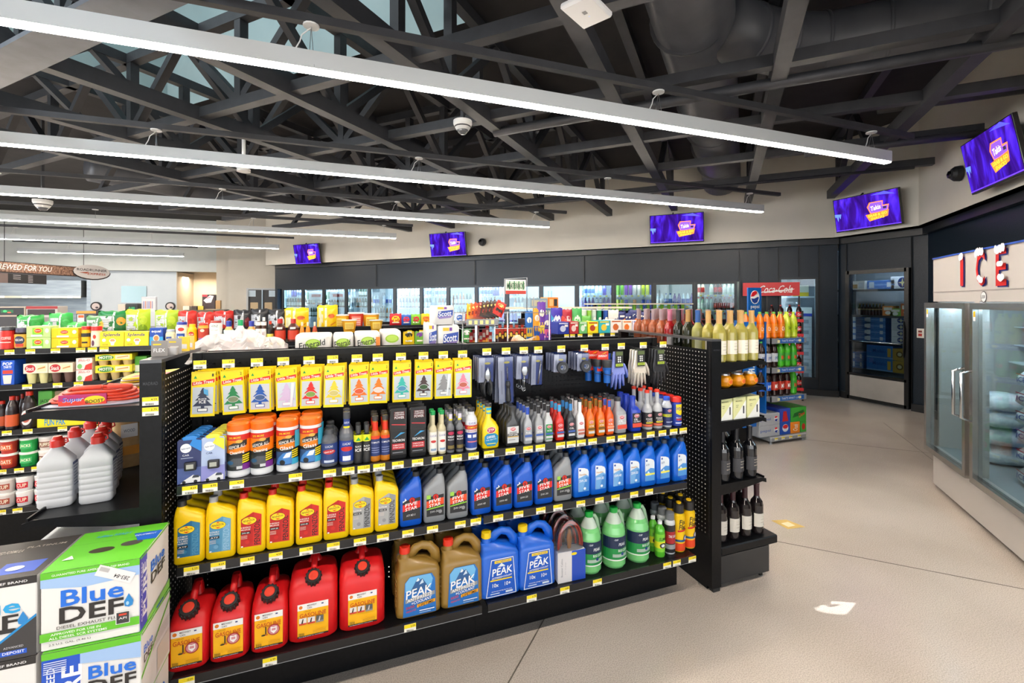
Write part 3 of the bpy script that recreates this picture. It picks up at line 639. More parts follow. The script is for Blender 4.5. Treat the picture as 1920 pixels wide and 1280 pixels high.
# ================================================================ WALK-IN COOLER DOOR
wd = empty('walk_in_cooler_door', (8.03, 0, 0)); tag(wd, 'black framed walk-in cooler glass door with a steel kick plate and stacked beer inside', 'cooler door')
m = MB()
for a, b, c, d in ((gy0 - .03, gy0 + .03, .02, 2.17), (gy1 - .03, gy1 + .03, .02, 2.17), (gy0, gy1, 2.11, 2.17), (gy0, gy1, .02, .07), (gy0, gy1, .42, .46)): m.box(-.03, .05, a, b, c, d, M('#0d0e10', .25))
m.ob('frame', wd)
m = MB(); m.box(0, .004, gy0 + .03, gy1 - .03, .46, 2.11, glass('walkin_glass', '#cfd8dc', mixf=.02, fr=.25)); m.ob('glass_pane', wd)
m = MB(); m.box(-.02, .0, gy0 + .035, gy1 - .035, .07, .42, noisy('brushed_steel', '#a8a39d', '#b8b3ac', 3, .4, m=.5)); m.ob('kick_plate', wd)
m = MB(); m.tube([(-.03, gy0 + .05, 1.0), (-.07, gy0 + .05, 1.0), (-.07, gy1 - .05, 1.0), (-.03, gy1 - .05, 1.0)], .009, M('#c9ccd0', .2, 1), 8); m.ob('push_bar', wd)
m = MB(); m.tube([(-.03, gy0 + .03, .8), (-.06, gy0 + .02, .95), (-.06, gy0 + .02, 1.2), (-.03, gy0 + .03, 1.35)], .011, M('#17181a', .3), 8); m.ob('handle', wd)
inn = MB(); inn.box(9.05, 9.1, 3.6, 6.3, 0, 2.6, M('#8d959a', .6)); inn.box(8.2, 9.1, 3.55, 3.6, 0, 2.6, M('#8d959a', .6)); inn.box(8.2, 9.1, 6.3, 6.35, 0, 2.6, M('#8d959a', .6)); inn.box(8.2, 9.1, 3.6, 6.3, 2.55, 2.6, M('#8d959a', .6)); struct(inn.ob('wall_walk_in_interior'), 'grey lining inside the walk-in cooler')
lp = MB(); lp.box(8.14, 8.3, 4.3, 5.2, 2.46, 2.5, M('#e8f2ff', e=30)); tag(lp.ob('cooler_lamp'), 'white lamp strip inside the walk-in cooler', 'lamp')
wsv = empty('beer_rack', (8.35, 0, 0)); tag(wsv, 'steel rack of beer cases behind the walk-in cooler door', 'rack')
for z in (.5, .98, 1.42, 1.86):
    m = MB(); m.box(0, .5, 4.1, 5.75, z - .02, z, M('#3d4348', .5)); m.box(-.01, 0, 4.1, 5.75, z - .035, z, M('#2b3035', .5)); m.ob('rack_shelf', wsv)
for y in (4.12, 5.7):
    m = MB(); m.box(.44, .48, y, y + .04, 0, 2.3, '#7d858a'); m.ob('rack_post', wsv)
def xw(px, X=8.35): return onX(px, X)
bx = MB(); bx.box(-.13, .13, 0, .25, 0, .13, M('#4f86cf', .5), .003); bx.dec([('R', -.13, .055, .13, .075, '#7fb0ea'), ('R', -.11, .02, -.06, .11, '#dfe6ee'), ('R', .06, .03, .1, .1, '#dfe6ee')], flat(0)); KB = Kind('beer_case', 'beer case', bx)
by = MB(); by.box(-.2, .2, 0, .3, 0, .21, M('#3f7fd0', .5), .003); by.dec([('T', 'Modelo', 0, .12, .2, .06, '#1e4a92'), ('R', .12, .03, .17, .17, '#e9c04a'), ('R', -.2, 0, .2, .02, '#88b4e6')], flat(0)); KB2 = Kind('beer_case', 'beer case', by)
bw = MB(); bw.box(-.12, .12, 0, .25, 0, .13, M('#eceef2', .5), .003); bw.dec([('E', .02, .065, .055, .055, '#2a3f86'), ('P', [(.02, .115), (.03, .075), (.07, .065), (.03, .055), (.02, .015), (.01, .055), (-.03, .065), (.01, .075)], '#f2e7a8')], flat(0)); KB3 = Kind('beer_case', 'beer case', bw)
RW = radians(-90)
for r_ in range(4):
    for c, px in enumerate((1612, 1640)):
        KB.put((8.36, xw(px), .98 + r_ * .105 if r_ else .98), 'blue beer case in the %s column behind the walk-in door, %s' % (ORD[c], ('bottom', 'second up', 'third up', 'top')[r_]), RW, 'blue beer cases in the walk-in', (1.2, 1, .8))
for r_ in range(2):
    KB2.put((8.36, xw(1648), .5 + r_ * .21), 'large blue beer case on the lowest walk-in shelf, %s' % ('lower', 'upper')[r_], RW, 'large blue beer cases')
    KB.put((8.36, xw(1607), .5 + r_ * .14), 'small blue beer case at the left of the lowest walk-in shelf, %s' % ('lower', 'upper')[r_], RW, 'small blue beer cases', (.7, 1, 1))
for r_ in range(4): KB3.put((8.36, xw(1686), .98 + r_ * .105), 'white beer case with a navy star medallion, %s of its stack' % ('bottom', 'second up', 'third up', 'top')[r_], RW, 'white star beer cases', (1, 1, .8))
KB3.put((8.36, xw(1688), 1.86), 'white beer case with a large star medallion on the top walk-in shelf', RW, None, (1.2, 1, 1.5))
KB.put((8.36, xw(1650), 1.86), 'blue beer case on the top walk-in shelf', RW, None, (1.6, 1, 1.1)); 
m = MB(); m.box(-.12, .12, 0, .2, 0, .15, M('#e6e2d6', .5)); m.dec([('R', -.12, .02, .0, .09, '#b5892e'), ('R', .02, .02, .1, .12, '#cfd6da')], flat(0)); tag(m.ob('beer_case', None, (8.36, xw(1607), 1.86), RW), 'white and gold beer case at the left of the top walk-in shelf', 'beer case')
m = MB(); m.box(-.1, .1, 0, .2, 0, .19, '#c9a13c'); m.dec([('E', 0, .1, .05, .05, '#7a5a1e'), ('E', 0, .1, .03, .03, '#e9dcae')], flat(0)); KG = Kind('beer_case', 'beer case', m)
for r_ in range(2): KG.put((8.36, xw(1686), .5 + r_ * .2), 'gold and white beer case with a round seal, %s' % ('lower', 'upper')[r_], RW, 'gold seal beer cases')
m = MB(); m.lathe([(.03, 0, M('#3c1d10', .2)), (.032, .02, M('#3c1d10', .2)), (.032, .1, M('#c7a866', .5)), (.032, .12, M('#3c1d10', .2)), (.013, .17, M('#3c1d10', .2)), (.012, .2, M('#c9a13c', .4)), (.013, .215, M('#c9a13c'))], 12); KBB = Kind('beer_bottle', 'bottle', m)
for j in range(8): KBB.put((8.44, xw(1606 + 6.2 * j), 1.42), 'brown beer bottle on the upper middle walk-in shelf, %s from its left end' % ORD[j], 0, 'beer bottles in the walk-in', (1, 1, .9))
for c, col, px, s_ in (('orange and white', '#e8893a', 1664, .16), ('green', '#86c440', 1678, .12), ('orange flowered', '#e07030', 1699, .2)):
    m = MB(); m.box(-.08, .08, 0, .15, 0, s_, M(col, .5)); m.dec([('R', -.06, s_ * .55, .06, s_ * .85, '#f5ecd8'), ('E', 0, s_ * .3, .04, .03, '#f7f2e2')], flat(0)); tag(m.ob('seltzer_case', None, (8.36, xw(px), 1.42), RW), '%s seltzer case on the upper middle walk-in shelf' % c, 'drink case')
m = MB(); m.box(-.004, 0, -.045, .045, -.07, .07, M('#e8e4dc', .4)); r = empty('call_box', (8.068, xw(1726, 8.07), 1.18)); tag(r, 'small white wall call box with red buttons right of the walk-in door', 'switch'); m.ob('plate', r)
m = MB(); m.box(-.012, -.004, -.022, .022, .01, .04, '#7c2a24'); m.box(-.012, -.004, -.022, .022, -.045, -.005, '#c22a22'); m.ob('red_button', r)
# ================================================================ ICE FREEZER
# local x runs to the right along its front, front face y = 0, heading: from (4.94,2.53) towards (3.0,.6)
fz = empty('ice_freezer', (4.937, 2.531, 0), radians(-135)); tag(fz, 'white two-door ice freezer with a red snow-capped ICE sign', 'ice freezer')
FW = M('#c4beb9', .38)
def fx(px): x, y = onD(px, 2.406); return sqrt((4.937 - x) ** 2 + (2.531 - y) ** 2)
m = MB(); m.box(0, 1.95, 0, .03, .035, .37, FW); m.box(0, 1.95, 0, .03, 1.655, 2.04, FW); m.box(0, .03, .03, .9, .035, 2.04, FW); m.box(1.92, 1.95, .03, .9, .035, 2.04, FW); m.box(0, 1.95, .87, .9, .035, 2.04, FW); m.box(0, 1.95, 0, .9, 2.02, 2.04, FW); m.box(0.03, 1.92, .03, .87, .3, .37, M('#8f989c')); m.box(.031, 1.919, .86, .869, .37, 1.64, M('#7d878c')); m.box(.03, 1.92, .03, .87, 1.64, 1.66, M('#dfe6e8'))
m.box(fx(1829) , fx(1838), -.004, .05, .37, 1.655, FW); m.box(.05, 1.9, .05, .85, 0, .035, '#141414'); m.ob('cabinet', fz)
m = MB(); m.box(.0, 1.95, -.004, 0, 1.735, 1.742, '#9d9893'); m.box(0, 1.95, -.006, 0, 2.03, 2.042, M('#2f55b8', .4)); m.ob('header_trim', fz)
def letter(ch, x, z, w_, h_):
    m = MB(); sh = [('T', ch, x + .012, z - .008, w_, h_, '#1d2a78', 0, 0, .06), ('T', ch, x, z, w_, h_, '#cf1f1f', 0, 0, .05)]; m.dec(sh, flat(.004), n0=.001, dn=.004)
    random.seed(ord(ch))
    for k in range(7 if ch != 'I' else 3): u = x - w_ / 2 + w_ * (k + .5) / (7 if ch != 'I' else 3); m.dec([('E', u, z + h_ * .47 + random.uniform(-.006, .01), w_ * (.13 if ch != 'I' else .45), .028, '#f6f6f8')], flat(.014 + .001 * k))
    if ch != 'I':
        for k in range(3): m.dec([('E', x + w_ * (.05 + .15 * k), z - h_ * .3 + random.uniform(-.01, .01) + (0 if ch == 'C' else 0), .026, .022, '#f2f2f6')], flat(.02 + .001 * k))
    if ch == 'E':
        for k in range(3): m.dec([('E', x + w_ * (.05 + .15 * k), z + .02, .022, .018, '#f6f6f8')], flat(.025 + .001 * k))
    return m.ob('ice_letter', fz)
letter('I', fx(1806), 1.895, .05, .235); letter('C', fx(1841), 1.895, .13, .25); letter('E', fx(1880), 1.89, .13, .255)
m = MB(); m.dec([('E', 0, 0, .042, .042, '#3a3a3c'), ('E', 0, 0, .036, .036, '#efefef'), ('T', 'LEER', 0, 0, .06, .022, '#2a2f3a')], flat(.001), n0=.001, dn=.001); m.ob('maker_badge', fz, (fx(1845), 0, 1.69))
ALU = M('#b9b6b2', .22, .9)
def fdoor(x0, x1, hx, lab):
    p = MB(); z0, z1 = .33, 1.645; f = .045
    p.box(x0, x1, -.06, -.005, z0, z0 + f, ALU); p.box(x0, x1, -.06, -.005, z1 - f, z1, ALU); p.box(x0, x0 + f, -.06, -.005, z0 + f, z1 - f, ALU); p.box(x1 - f, x1, -.06, -.005, z0 + f, z1 - f, ALU)
    d = p.ob('door', fz, label=lab)
    g = MB(); g.box(x0 + f, x1 - f, -.03, -.026, z0 + f, z1 - f, glass('freezer_glass', '#e6eff0', mixf=.02, fr=.2)); g.ob('glass_pane', d)
    h = MB(); h.tube([(hx, -.06, .78), (hx, -.115, .8), (hx, -.115, 1.13), (hx, -.06, 1.15)], .011, M('#d5d8db', .08, 1), 10); h.ob('handle', d)
    s = MB(); s.dec([('R', x0 + .07, z1 - .13, x0 + .1, z1 - .06, '#f0f0f0'), ('R', x0 + .07, z1 - .1, x0 + .1, z1 - .06, '#f0c818')], flat(.064)); s.ob('sticker', d)
    return d
d1, d2 = fx(1829), fx(1838)
fdoor(-.012, d1 - .002, d1 - .03, 'narrow left door'); fdoor(d2, d2 + .85, d2 + .03, 'right door')
m = MB(); m.box(.1, 1.85, .5, .8, .37, .38, '#aab2b6'); m.box(.1, 1.85, .45, .8, .78, .79, '#c5ccd0'); m.box(.1, 1.85, .45, .8, 1.15, 1.16, '#c5ccd0'); m.ob('wire_shelf', fz)
m = MB(); m.box(.06, 1.89, .08, .16, 1.6, 1.63, M('#dff0ff', e=11)); m.ob('lamp_strip', fz)
# ================================================================ GOODS ON THE NEAR GONDOLA
def column(kind, px, y0, z, n, pitch, desc, where, dep, group, rz=0, jit=.0, x=None, sc=None):
    """a row of one product running back from the shelf front; px = centre of the front face"""
    x = onY(px, y0) if x is None else x
    for i in range(n):
        pos = '' if n == 1 else (', ' + DEPTH[i])
        kind.put((x + random.uniform(-jit, jit), y0 + dep / 2 + i * pitch, z), desc + ' ' + where + pos, rz + random.uniform(-.03, .03) * (jit > 0), group, sc)
G = M   # alias
def plast(c, r=.32): return M(c, r, cc=.2)
# ---- oil quarts
def quart(body, cap, neck, items, w_=.104, d_=.056, H=.242, style='penn', capr=.0155):
    b = MB(); bm = plast(body)
    if style == 'penn':
        hb = .172; b.loft([(.0, w_ * .9, d_ * .85, 5), (.008, w_, d_, 5), (hb, w_, d_, 5), (hb + .016, w_ * .93, d_ * .93, 4, neck * .1), (hb + .03, w_ * .7, d_ * .8, 3, neck * .45), (hb + .04, .042, .042, 2.4, neck * .9), (hb + .047, .03, .03, 2, neck), (H - .018, .028, .028, 2, neck)], bm, 20)
    else:
        hb = .15; b.loft([(.0, w_ * .92, d_ * .85, 5), (.008, w_, d_, 6), (hb, w_, d_, 6), (hb + .02, w_ * .8, d_ * .9, 4, neck * .35), (hb + .045, w_ * .52, d_ * .8, 3, neck * .8), (hb + .06, .032, .032, 2, neck), (H - .018, .027, .027, 2, neck)], bm, 20)
    c = MB(); c.lathe([(capr, H - .022, plast(cap)), (capr, H - .002, plast(cap)), (capr - .002, H, plast(cap))], 14, neck)
    l = MB(); l.dec(items, flat(d_ / 2), n0=.0008)
    return [('body', b), ('cap', c), ('paper_label', l)]
def penn(bg, bg2, tx, caps, big, kind='red'):
    W, T_ = .037, .155
    it = [('P', [(-W, .03), (W, .03), (W + .001, T_), (0.008, T_ + .012), (-W + .002, T_ - .012)], bg), ('P', [(.006, .03), (W, .03), (W + .001, T_), (.012, T_ + .009)], bg2),
          ('T', 'PENNZOIL', .022, .085, .1, .021, big, 0, 90, .03), ('E', -.006, T_ - .02, .027, .0155, '#20201c'), ('E', -.006, T_ - .02, .026, .0145, '#ffd91a'), ('T', 'PENNZOIL', -.006, T_ - .019, .043, .008, '#1c1c1a', .15, 6, .03), ('P', [(-.016, T_ - .027), (.004, T_ - .027), (-.006, T_ - .032)], '#d8331c'), ('P', [(-.012, T_ - .011), (0, T_ - .011), (-.006, T_ - .006)], '#d8331c')]
    y = T_ - .045
    for t in tx: it.append(('T', t, -.018, y, .033, .0062, '#f6f2ea')); y -= .0085
    it += [('R', -.035, y - .009, -.001, y, '#1c1c1c'), ('T', caps, -.018, y - .0045, .026, .0055, '#f4f4f4'), ('E', -.012, .052, .008, .008, bg2), ('R', -.034, .033, -.027, .038, '#e8e8e8')]
    for k in range(3): it.append(('R', -.034, y - .016 - k * .005, -.012, y - .0145 - k * .005, '#d9d2c8'))
    return it
PY = '#f2c90c'
PQ = {
 'atf': Kind('motor_oil_bottle', 'motor oil', quart(PY, '#2a2c2e', -.028, penn('#1d6690', '#2f7aa4', ['AUTOMATIC', 'TRANSMISSION', 'FLUID', 'TRANSMISSIONS'], 'ATF', '#4f8fb4'))),
 'lv': Kind('motor_oil_bottle', 'motor oil', quart(PY, '#b4b6b8', -.028, penn('#4c8db4', '#6aa2c4', ['PLATINUM LV', 'MULTI-VEHICLE'], 'ATF', '#8fb8d4'))),
 'pt': Kind('motor_oil_bottle', 'motor oil', quart(PY, '#b0b2b4', -.03, penn('#a7a9aa', '#8d9093', ['PLATINUM'], '10W-30', '#2c2d2e'))),
}
for c in ('5W-20', '10W-30', '10W-40', '5W-30'): PQ[c] = Kind('motor_oil_bottle', 'motor oil', quart(PY, '#d3241c', -.03, penn('#b8201c', '#c9271f', ['HIGH', 'MILEAGE'], c, '#1d1a1a')))
GP = 'yellow motor oil quarts on the middle shelf'
for i, (px, k, d) in enumerate([(353, 'atf', 'blue label and black cap'), (413, 'lv', 'pale blue label and grey cap'), (471, '5W-20', 'red 5W-20 label'), (525, '10W-30', 'red 10W-30 label'), (579, '10W-40', 'red 10W-40 label'), (630, '5W-30', 'red 5W-30 label'), (678, 'pt', 'grey label, left of the grey pair'), (725, 'pt', 'grey label, right of the grey pair')]):
    column(PQ[k], px, 2.09, S3, 4, .063, 'yellow oil quart, ' + d + ',', 'middle shelf', .056, GP, jit=.001)
def five(c, body, syn=False, num='10W-40'):
    bgc = '#24262a'; W = .038
    it = [('P', [(-W, .03), (W + .003, .03), (W + .003, .128), (-W, .118)], bgc), ('P', [(-W, .07), (W + .003, .082), (W + .003, .112), (-W, .1)], '#d8271f' if not syn else '#e24a1c'), ('E', .004, .118, .014, .014, '#1a1a1a'), ('E', .004, .118, .0125, .0125, '#c9261c'), ('T', '6', .004, .118, .009, .016, '#1a1a1a', 0, 0, .05),
          ('T', 'FIVE', 0, .1015, .054, .0145, '#f7f7f5', .18, 7, .04), ('T', 'STAR', 0, .082, .054, .0145, '#f7f7f5', .18, 7, .04), ('T', num, -.002, .052, .04, .009, '#c8cacd', .1, 3), ('P', [(-W, .112), (-.02, .122), (-.028, .132), (-.03, .12), (-W, .12)], '#e9edf2')]
    if syn: it += [('P', [(-W, .062), (W + .003, .072), (W + .003, .078), (-W, .067)], '#8cc63a'), ('E', .024, .05, .0085, .0085, '#8d9094'), ('R', -W, .112, -.02, .13, '#9ad04a')]
    return Kind('motor_oil_bottle', 'motor oil', quart(body, '#2b2e33', .026, it, style='five', w_=.1, d_=.06, H=.238))
FB, FG = '#0d55c4', '#8b8f93'
FV = {'b0': five(0, FB, num='ATF MD-3'), 'g1': five(0, FG, True, '5W-30'), 'b1': five(0, FB), 'b2': five(0, FB, num='20W-50'), 'b3': five(0, FB, num='5W-30'), 'g2': five(0, FG, True, '5W-20')}
for px, k, d in [(771, 'b0', 'blue slant-neck quart, leftmost of the blue red-banded ones,'), (816, 'g1', 'grey slant-neck quart, left of the grey pair,'), (859, 'g1', 'grey slant-neck quart, right of the grey pair,'), (903, 'b1', 'blue 10W-40 quart beside the grey pair,'), (944, 'b1', 'blue 10W-40 quart, second from the grey pair,'), (983, 'b2', 'blue 20W-50 quart with a red band,'), (1021, 'b3', 'blue 5W-30 quart with a red band,'), (1057, 'g2', 'single grey 5W-20 quart with a red band,')]:
    column(FV[k], px, 2.095, S3, 4, .066, d, 'middle shelf', .06, 'slant-neck oil quarts on the middle shelf', jit=.001)
def havo(lab):
    it = [('P', [(-.024, .03), (.036, .03), (.036, .13), (.03, .142), (.012, .15), (-.024, .155)], '#e3ebf2'), ('E', -.014, .14, .005, .0045, '#1c4e9c'), ('R', -.019, .142, -.009, .146, '#1c4e9c')]
    if lab == 'ATF': it += [('T', 'ATF', -.008, .118, .022, .011, '#3a5f8c', 0, 0, .03), ('P', [(-.024, .08), (.01, .1), (.036, .095), (.036, .03), (-.024, .03)], '#4f93d8'), ('P', [(-.02, .06), (-.005, .085), (.015, .06)], '#d6e6f4'), ('R', -.024, .062, .036, .072, '#e9e25a')]
    else: it += [('T', 'Havoline', .002, .118, .04, .009, '#c98a3a'), ('P', [(-.024, .1), (.02, .115), (.036, .105), (.036, .03), (-.024, .03)], '#6da6dc'), ('P', [(.0, .03), (.02, .105), (.036, .1), (.036, .03)], '#3f83cc'), ('T', lab, .003, .086, .044, .014, '#f4f8fb', 0, 0, .02), ('E', .012, .045, .007, .007, '#e8eef4')]
    return Kind('motor_oil_bottle', 'motor oil', quart('#0b62d0', '#3b4654', .026, it, style='five', w_=.1, d_=.06, H=.238))
HV = {k: havo(k) for k in ('5W-30', '10W-30', '10W-40', '20W-50', 'ATF')}
for px, k, d in [(1092, '5W-30', 'pale 5W-30 label,'), (1124, '10W-30', 'pale 10W-30 label,'), (1157, '10W-40', 'pale 10W-40 label,'), (1188, '20W-50', 'pale 20W-50 label,'), (1217, 'ATF', 'ATF label, left of three,'), (1245, 'ATF', 'ATF label, middle of three,'), (1277, 'ATF', 'ATF label, beside the perforated end panel,')]:
    column(HV[k], px, 2.1, S3, 4, .066, 'bright blue quart, ' + d, 'middle shelf', .06, 'bright blue quarts on the middle shelf', jit=.001)
# ---- gas cans
def gascan(w_, two):
    d_ = .185; b = MB(); bm = M('#d4181c', .42); hb = .225 if two else .178; hp = .78 if two else .95; cy_ = .0 if two else .018
    b.loft([(0, w_ * .9, d_ * .9, 5), (.012, w_, d_, 6), (hb - .03, w_, d_, 6), (hb, w_ * .97, d_ * .94, 5, 0, .006), (hb + .022, w_ * .9, d_ * .84, 4, 0, .014), (hb + .032, w_ * .74, d_ * .66, 4, 0, .02), (hb + .035, w_ * .5, d_ * .4, 3, 0, .03)], bm, 28)
    h = MB(); h.tube([(0, -.02, hb + .02), (0, -.005, hb + .06 * hp), (0, .03, hb + .085 * hp), (0, .065, hb + .07 * hp), (0, .075, hb + .01)], [.014, .013, .013, .015, .018], bm, 10)
    h.loft([(hb + .01, w_ * .6, .05, 3, 0, .05), (hb + .035, w_ * .3, .045, 3, 0, .055), (hb + .065 * hp, .036, .04, 3, 0, .055), (hb + .09 * hp, .028, .03, 3, 0, .052)], bm, 16)
    import mathutils
    A = radians(34)
    def tilt(x, y, z): z -= 0; return (x, y * cos(A) - z * sin(A) - .052, y * sin(A) + z * cos(A) + hb + .004 + cy_)
    n = MB(); n.lathe([(.03, -.03, bm), (.028, .01, bm)], 18, rot=tilt)
    c = MB(); K = M('#1b1a1a', .45)
    c.lathe([(.027, 0, K), (.03, .006, K), (.03, .03, K), (.028, .036, K), (.019, .036, K)], 20, rot=tilt)
    for k in range(14): a = 2 * pi * k / 14; c.tube([tilt(.03 * cos(a), .03 * sin(a), .004), tilt(.03 * cos(a), .03 * sin(a), .032)], .0035, K, 5)
    e = MB(); e.lathe([(.019, .0355, M('#e0391d', .5)), (.019, .038, M('#e0391d', .5)), (.016, .04, M('#e0391d', .5))], 18, rot=tilt)
    L = .05 if not two else .058; z0, z1 = .026, .16; Y_ = '#f5b60e'
    it = [('R', -L, z0, L, z1, Y_), ('R', -L, z1 - .025, L, z1, '#f1f0ee'), ('E', -L + .012, z1 - .0125, .007, .007, '#d9771a'), ('T', 'MIDWEST', -.004, z1 - .0085, .036, .0065, '#2a2a2a'), ('T', 'CAN', -.013, z1 - .018, .017, .0065, '#2a2a2a'), ('R', L - .026, z1 - .012, L - .018, z1 - .007, '#3c4a78'), ('T', ('2' if two else '1') + ' GALLON', -.022, z1 - .031, .026, .004, '#8a5a10'),
          ('T', 'GASOLINE', 0, z1 - .046, 2 * L * .86, .017, '#c4501a', 0, 0, .03), ('R', -L, z0, L, z0 + .006, '#17150f'), ('T', 'Find Back Label For Instructions', -.006, z0 + .003, 2 * L * .8, .0032, '#f4f4ee')]
    if two:
        for k, cc in enumerate(('#e8e2da', '#e6dcd6', '#5c5a58')): it += [('R', -L + .006 + k * .032, .078, -L + .034 + k * .032, .105, cc), ('R', -L + .006 + k * .032, .078, -L + .034 + k * .032, .085, '#c8402a' if k < 2 else '#8a8886'), ('P', [(-L + .014 + k * .032, .084), (-L + .019 + k * .032, .102), (-L + .023 + k * .032, .102), (-L + .02 + k * .032, .084)], '#26221f' if k < 2 else '#c9c9c9')]
    else: it += [('E', .018, .09, .022, .0215, '#a5222a'), ('E', .018, .09, .0185, .018, '#c9868a'), ('P', [(.018, .075), (.029, .086), (.029, .103), (.018, .1), (.007, .103), (.007, .086)], '#f3f0ee'), ('R', .011, .088, .025, .091, '#c4505a'), ('R', .011, .093, .025, .096, '#c4505a'), ('R', -.012, .078, -.008, .108, '#2a2420'), ('E', -.018, .076, .008, .003, '#2a2420'), ('R', -.01, .074, -.003, .078, '#d0491e')]
    x = -L + .006
    while x < -L + .026: it.append(('R', x, z0 + .01, x + .0012, z0 + .022, '#3b3210')); x += .0026
    for k in range(4): it.append(('R', .0, z0 + .012 + k * .004, L - .008, z0 + .0135 + k * .004, '#c9930c'))
    l = MB(); l.dec(it, flat(d_ / 2), n0=.0008)
    return [('body', b), ('handle', h), ('spout_neck', n), ('cap_ring', c, [('spout_insert', e)]), ('paper_label', l)]
KG1 = Kind('gas_can', 'gas can', gascan(.134, False)); KG2 = Kind('gas_can', 'gas can', gascan(.188, True))
for px, d in ((350, 'small red gas can nearest the stacked fluid cartons'), (428, 'small red gas can in the middle of the small trio'), (504, 'small red gas can beside the larger red cans')): KG1.put((onY(px, 2.03), 2.03 + .093, SD), d, 0, 'red gas cans on the gondola base', (1, 1, 1))
for px, d in ((587, 'large red gas can beside the small red cans'), (680, 'large red gas can beside the gold antifreeze jugs')): KG2.put((onY(px, 2.035), 2.035 + .093, SD), d, 0, 'red gas cans on the gondola base', (1, 1, 1))
# ---- antifreeze gallons
def gallon(body, cap, items, w_=.196, d_=.13, capx=-.055, H=.292):
    b = MB(); bm = plast(body, .36); hb = .2
    b.loft([(0, w_ * .9, d_ * .85, 6), (.01, w_, d_, 7), (.03, w_, d_, 7), (.04, w_ * .985, d_ * .97, 7), (hb - .01, w_ * .97, d_ * .97, 7), (hb + .012, w_ * .88, d_ * .85, 5), (hb + .03, w_ * .66, d_ * .55, 4, -.02), (hb + .045, .07, .05, 2.5, capx)], bm, 28)
    b.lathe([(.028, hb + .03, bm), (.021, hb + .06, bm), (.02, H - .02, bm)], 16, capx)
    h = MB(); h.tube([(capx + .02, 0, hb + .045), (capx + .05, 0, hb + .075), (.02, 0, hb + .085), (.055, 0, hb + .075), (.08, 0, hb + .045), (.086, 0, hb - .005)], [.017, .016, .015, .016, .018, .02], bm, 10, flatten=1.3)
    c = MB(); cm = plast(cap); c.lathe([(.024, H - .028, cm), (.0235, H - .002, cm), (.021, H, cm)], 18, capx)
    l = MB(); l.dec(items, flat(d_ / 2), n0=.001)
    r_ = b
    for k in range(6):
        z = .05 + k * .022
        for s_ in (-1, 1): r_.tube([(s_ * (w_ / 2 - .003), -.04, z), (s_ * (w_ / 2 - .001), 0, z + .004), (s_ * (w_ / 2 - .003), .04, z)], .0032, bm, 5)
    return [('body', b), ('handle', h), ('cap', c), ('paper_label', l)]
gi = [('P', [(-.07, .012), (.075, .012), (.07, .16), (.055, .185), (-.04, .185), (-.062, .16)], '#1f6fc0'), ('P', [(-.06, .16), (-.04, .183), (.05, .183), (.06, .16), (.05, .12), (-.06, .12)], '#6fb6e6'), ('P', [(-.04, .118), (-.005, .178), (.005, .165), (.014, .17), (.045, .12)], '#2c5c94'), ('P', [(-.014, .16), (-.005, .177), (.002, .165), (-.004, .16)], '#eaf2fa'), ('P', [(.0, .145), (.014, .168), (.02, .15)], '#cfe2f2'),
      ('T', 'PEAK', 0, .115, .115, .036, '#f6f8fa', .2, 8, .05), ('P', [(-.06, .072), (.068, .09), (.068, .107), (-.06, .088)], '#8e9498'), ('T', 'ANTIFREEZE', .002, .09, .11, .013, '#f7f7f7', .2, 8, .04), ('T', '+COOLANT', .01, .074, .09, .013, '#f7f7f7', .2, 8, .04), ('P', [(-.01, .046), (.07, .057), (.07, .072), (-.01, .06)], '#e8a21c'), ('T', 'LIFETIME', .03, .058, .066, .012, '#3a2a10', .2, 8, .04), ('T', '50/50', -.04, .054, .036, .012, '#c8302a', 0, 8, .03), ('T', 'PREDILUTED', -.036, .038, .042, .008, '#c8302a', 0, 8, .03), ('R', .0, .03, .066, .034, '#e6ecf2'), ('R', .0, .022, .05, .025, '#9fc3e6')]
gi2 = [('P', [(-.075, .012), (.075, .012), (.06, .185), (-.05, .185)], '#f4f7fa'), ('P', [(-.0715, .0155), (.0715, .0155), (.0572, .1815), (-.0475, .1815)], '#0d55bf'), ('P', [(-.034, .165), (.05, .165), (.05, .178), (-.034, .178)], '#f2cf1e'), ('T', 'ALL VEHICLES', .008, .1715, .07, .007, '#22508c'), ('P', [(-.02, .148), (0, .165), (.02, .148)], '#dfeaf4'), ('T', 'PEAK', .005, .128, .1, .034, '#f6f8fa', .15, 4, .05), ('T', 'ANTIFREEZE+COOLANT', .002, .1, .1, .009, '#f4f6f8', .1, 3, .03), ('R', -.056, .086, .052, .092, '#f2cf1e'),
       ('T', '10x', -.03, .066, .03, .018, '#f2f5f8', 0, 0, .04), ('T', '10+', .03, .066, .03, .018, '#f2f5f8', 0, 0, .04), ('T', 'ADVANCED LIFETIME PROTECTION', 0, .038, .1, .005, '#e8edf4'), ('R', -.055, .026, -.01, .03, '#cfdcec'), ('R', .02, .024, .055, .033, '#cfdcec')]
KGo = Kind('antifreeze_jug', 'antifreeze', gallon('#8c6d2e', '#d8301c', gi)); KBl = Kind('antifreeze_jug', 'antifreeze', gallon('#0c5cc9', '#eac916', gi2))
for k, px, d in ((KGo, 786, 'gold antifreeze jug beside the red cans'), (KGo, 868, 'gold antifreeze jug beside the blue jugs'), (KBl, 940, 'blue antifreeze jug beside the gold jugs'), (KBl, 1009, 'blue antifreeze jug beside the jumper cables')):
    column(k, px, 2.03, SD, 2, .165, d + ',', 'base deck', .13, 'antifreeze jugs on the gondola base')
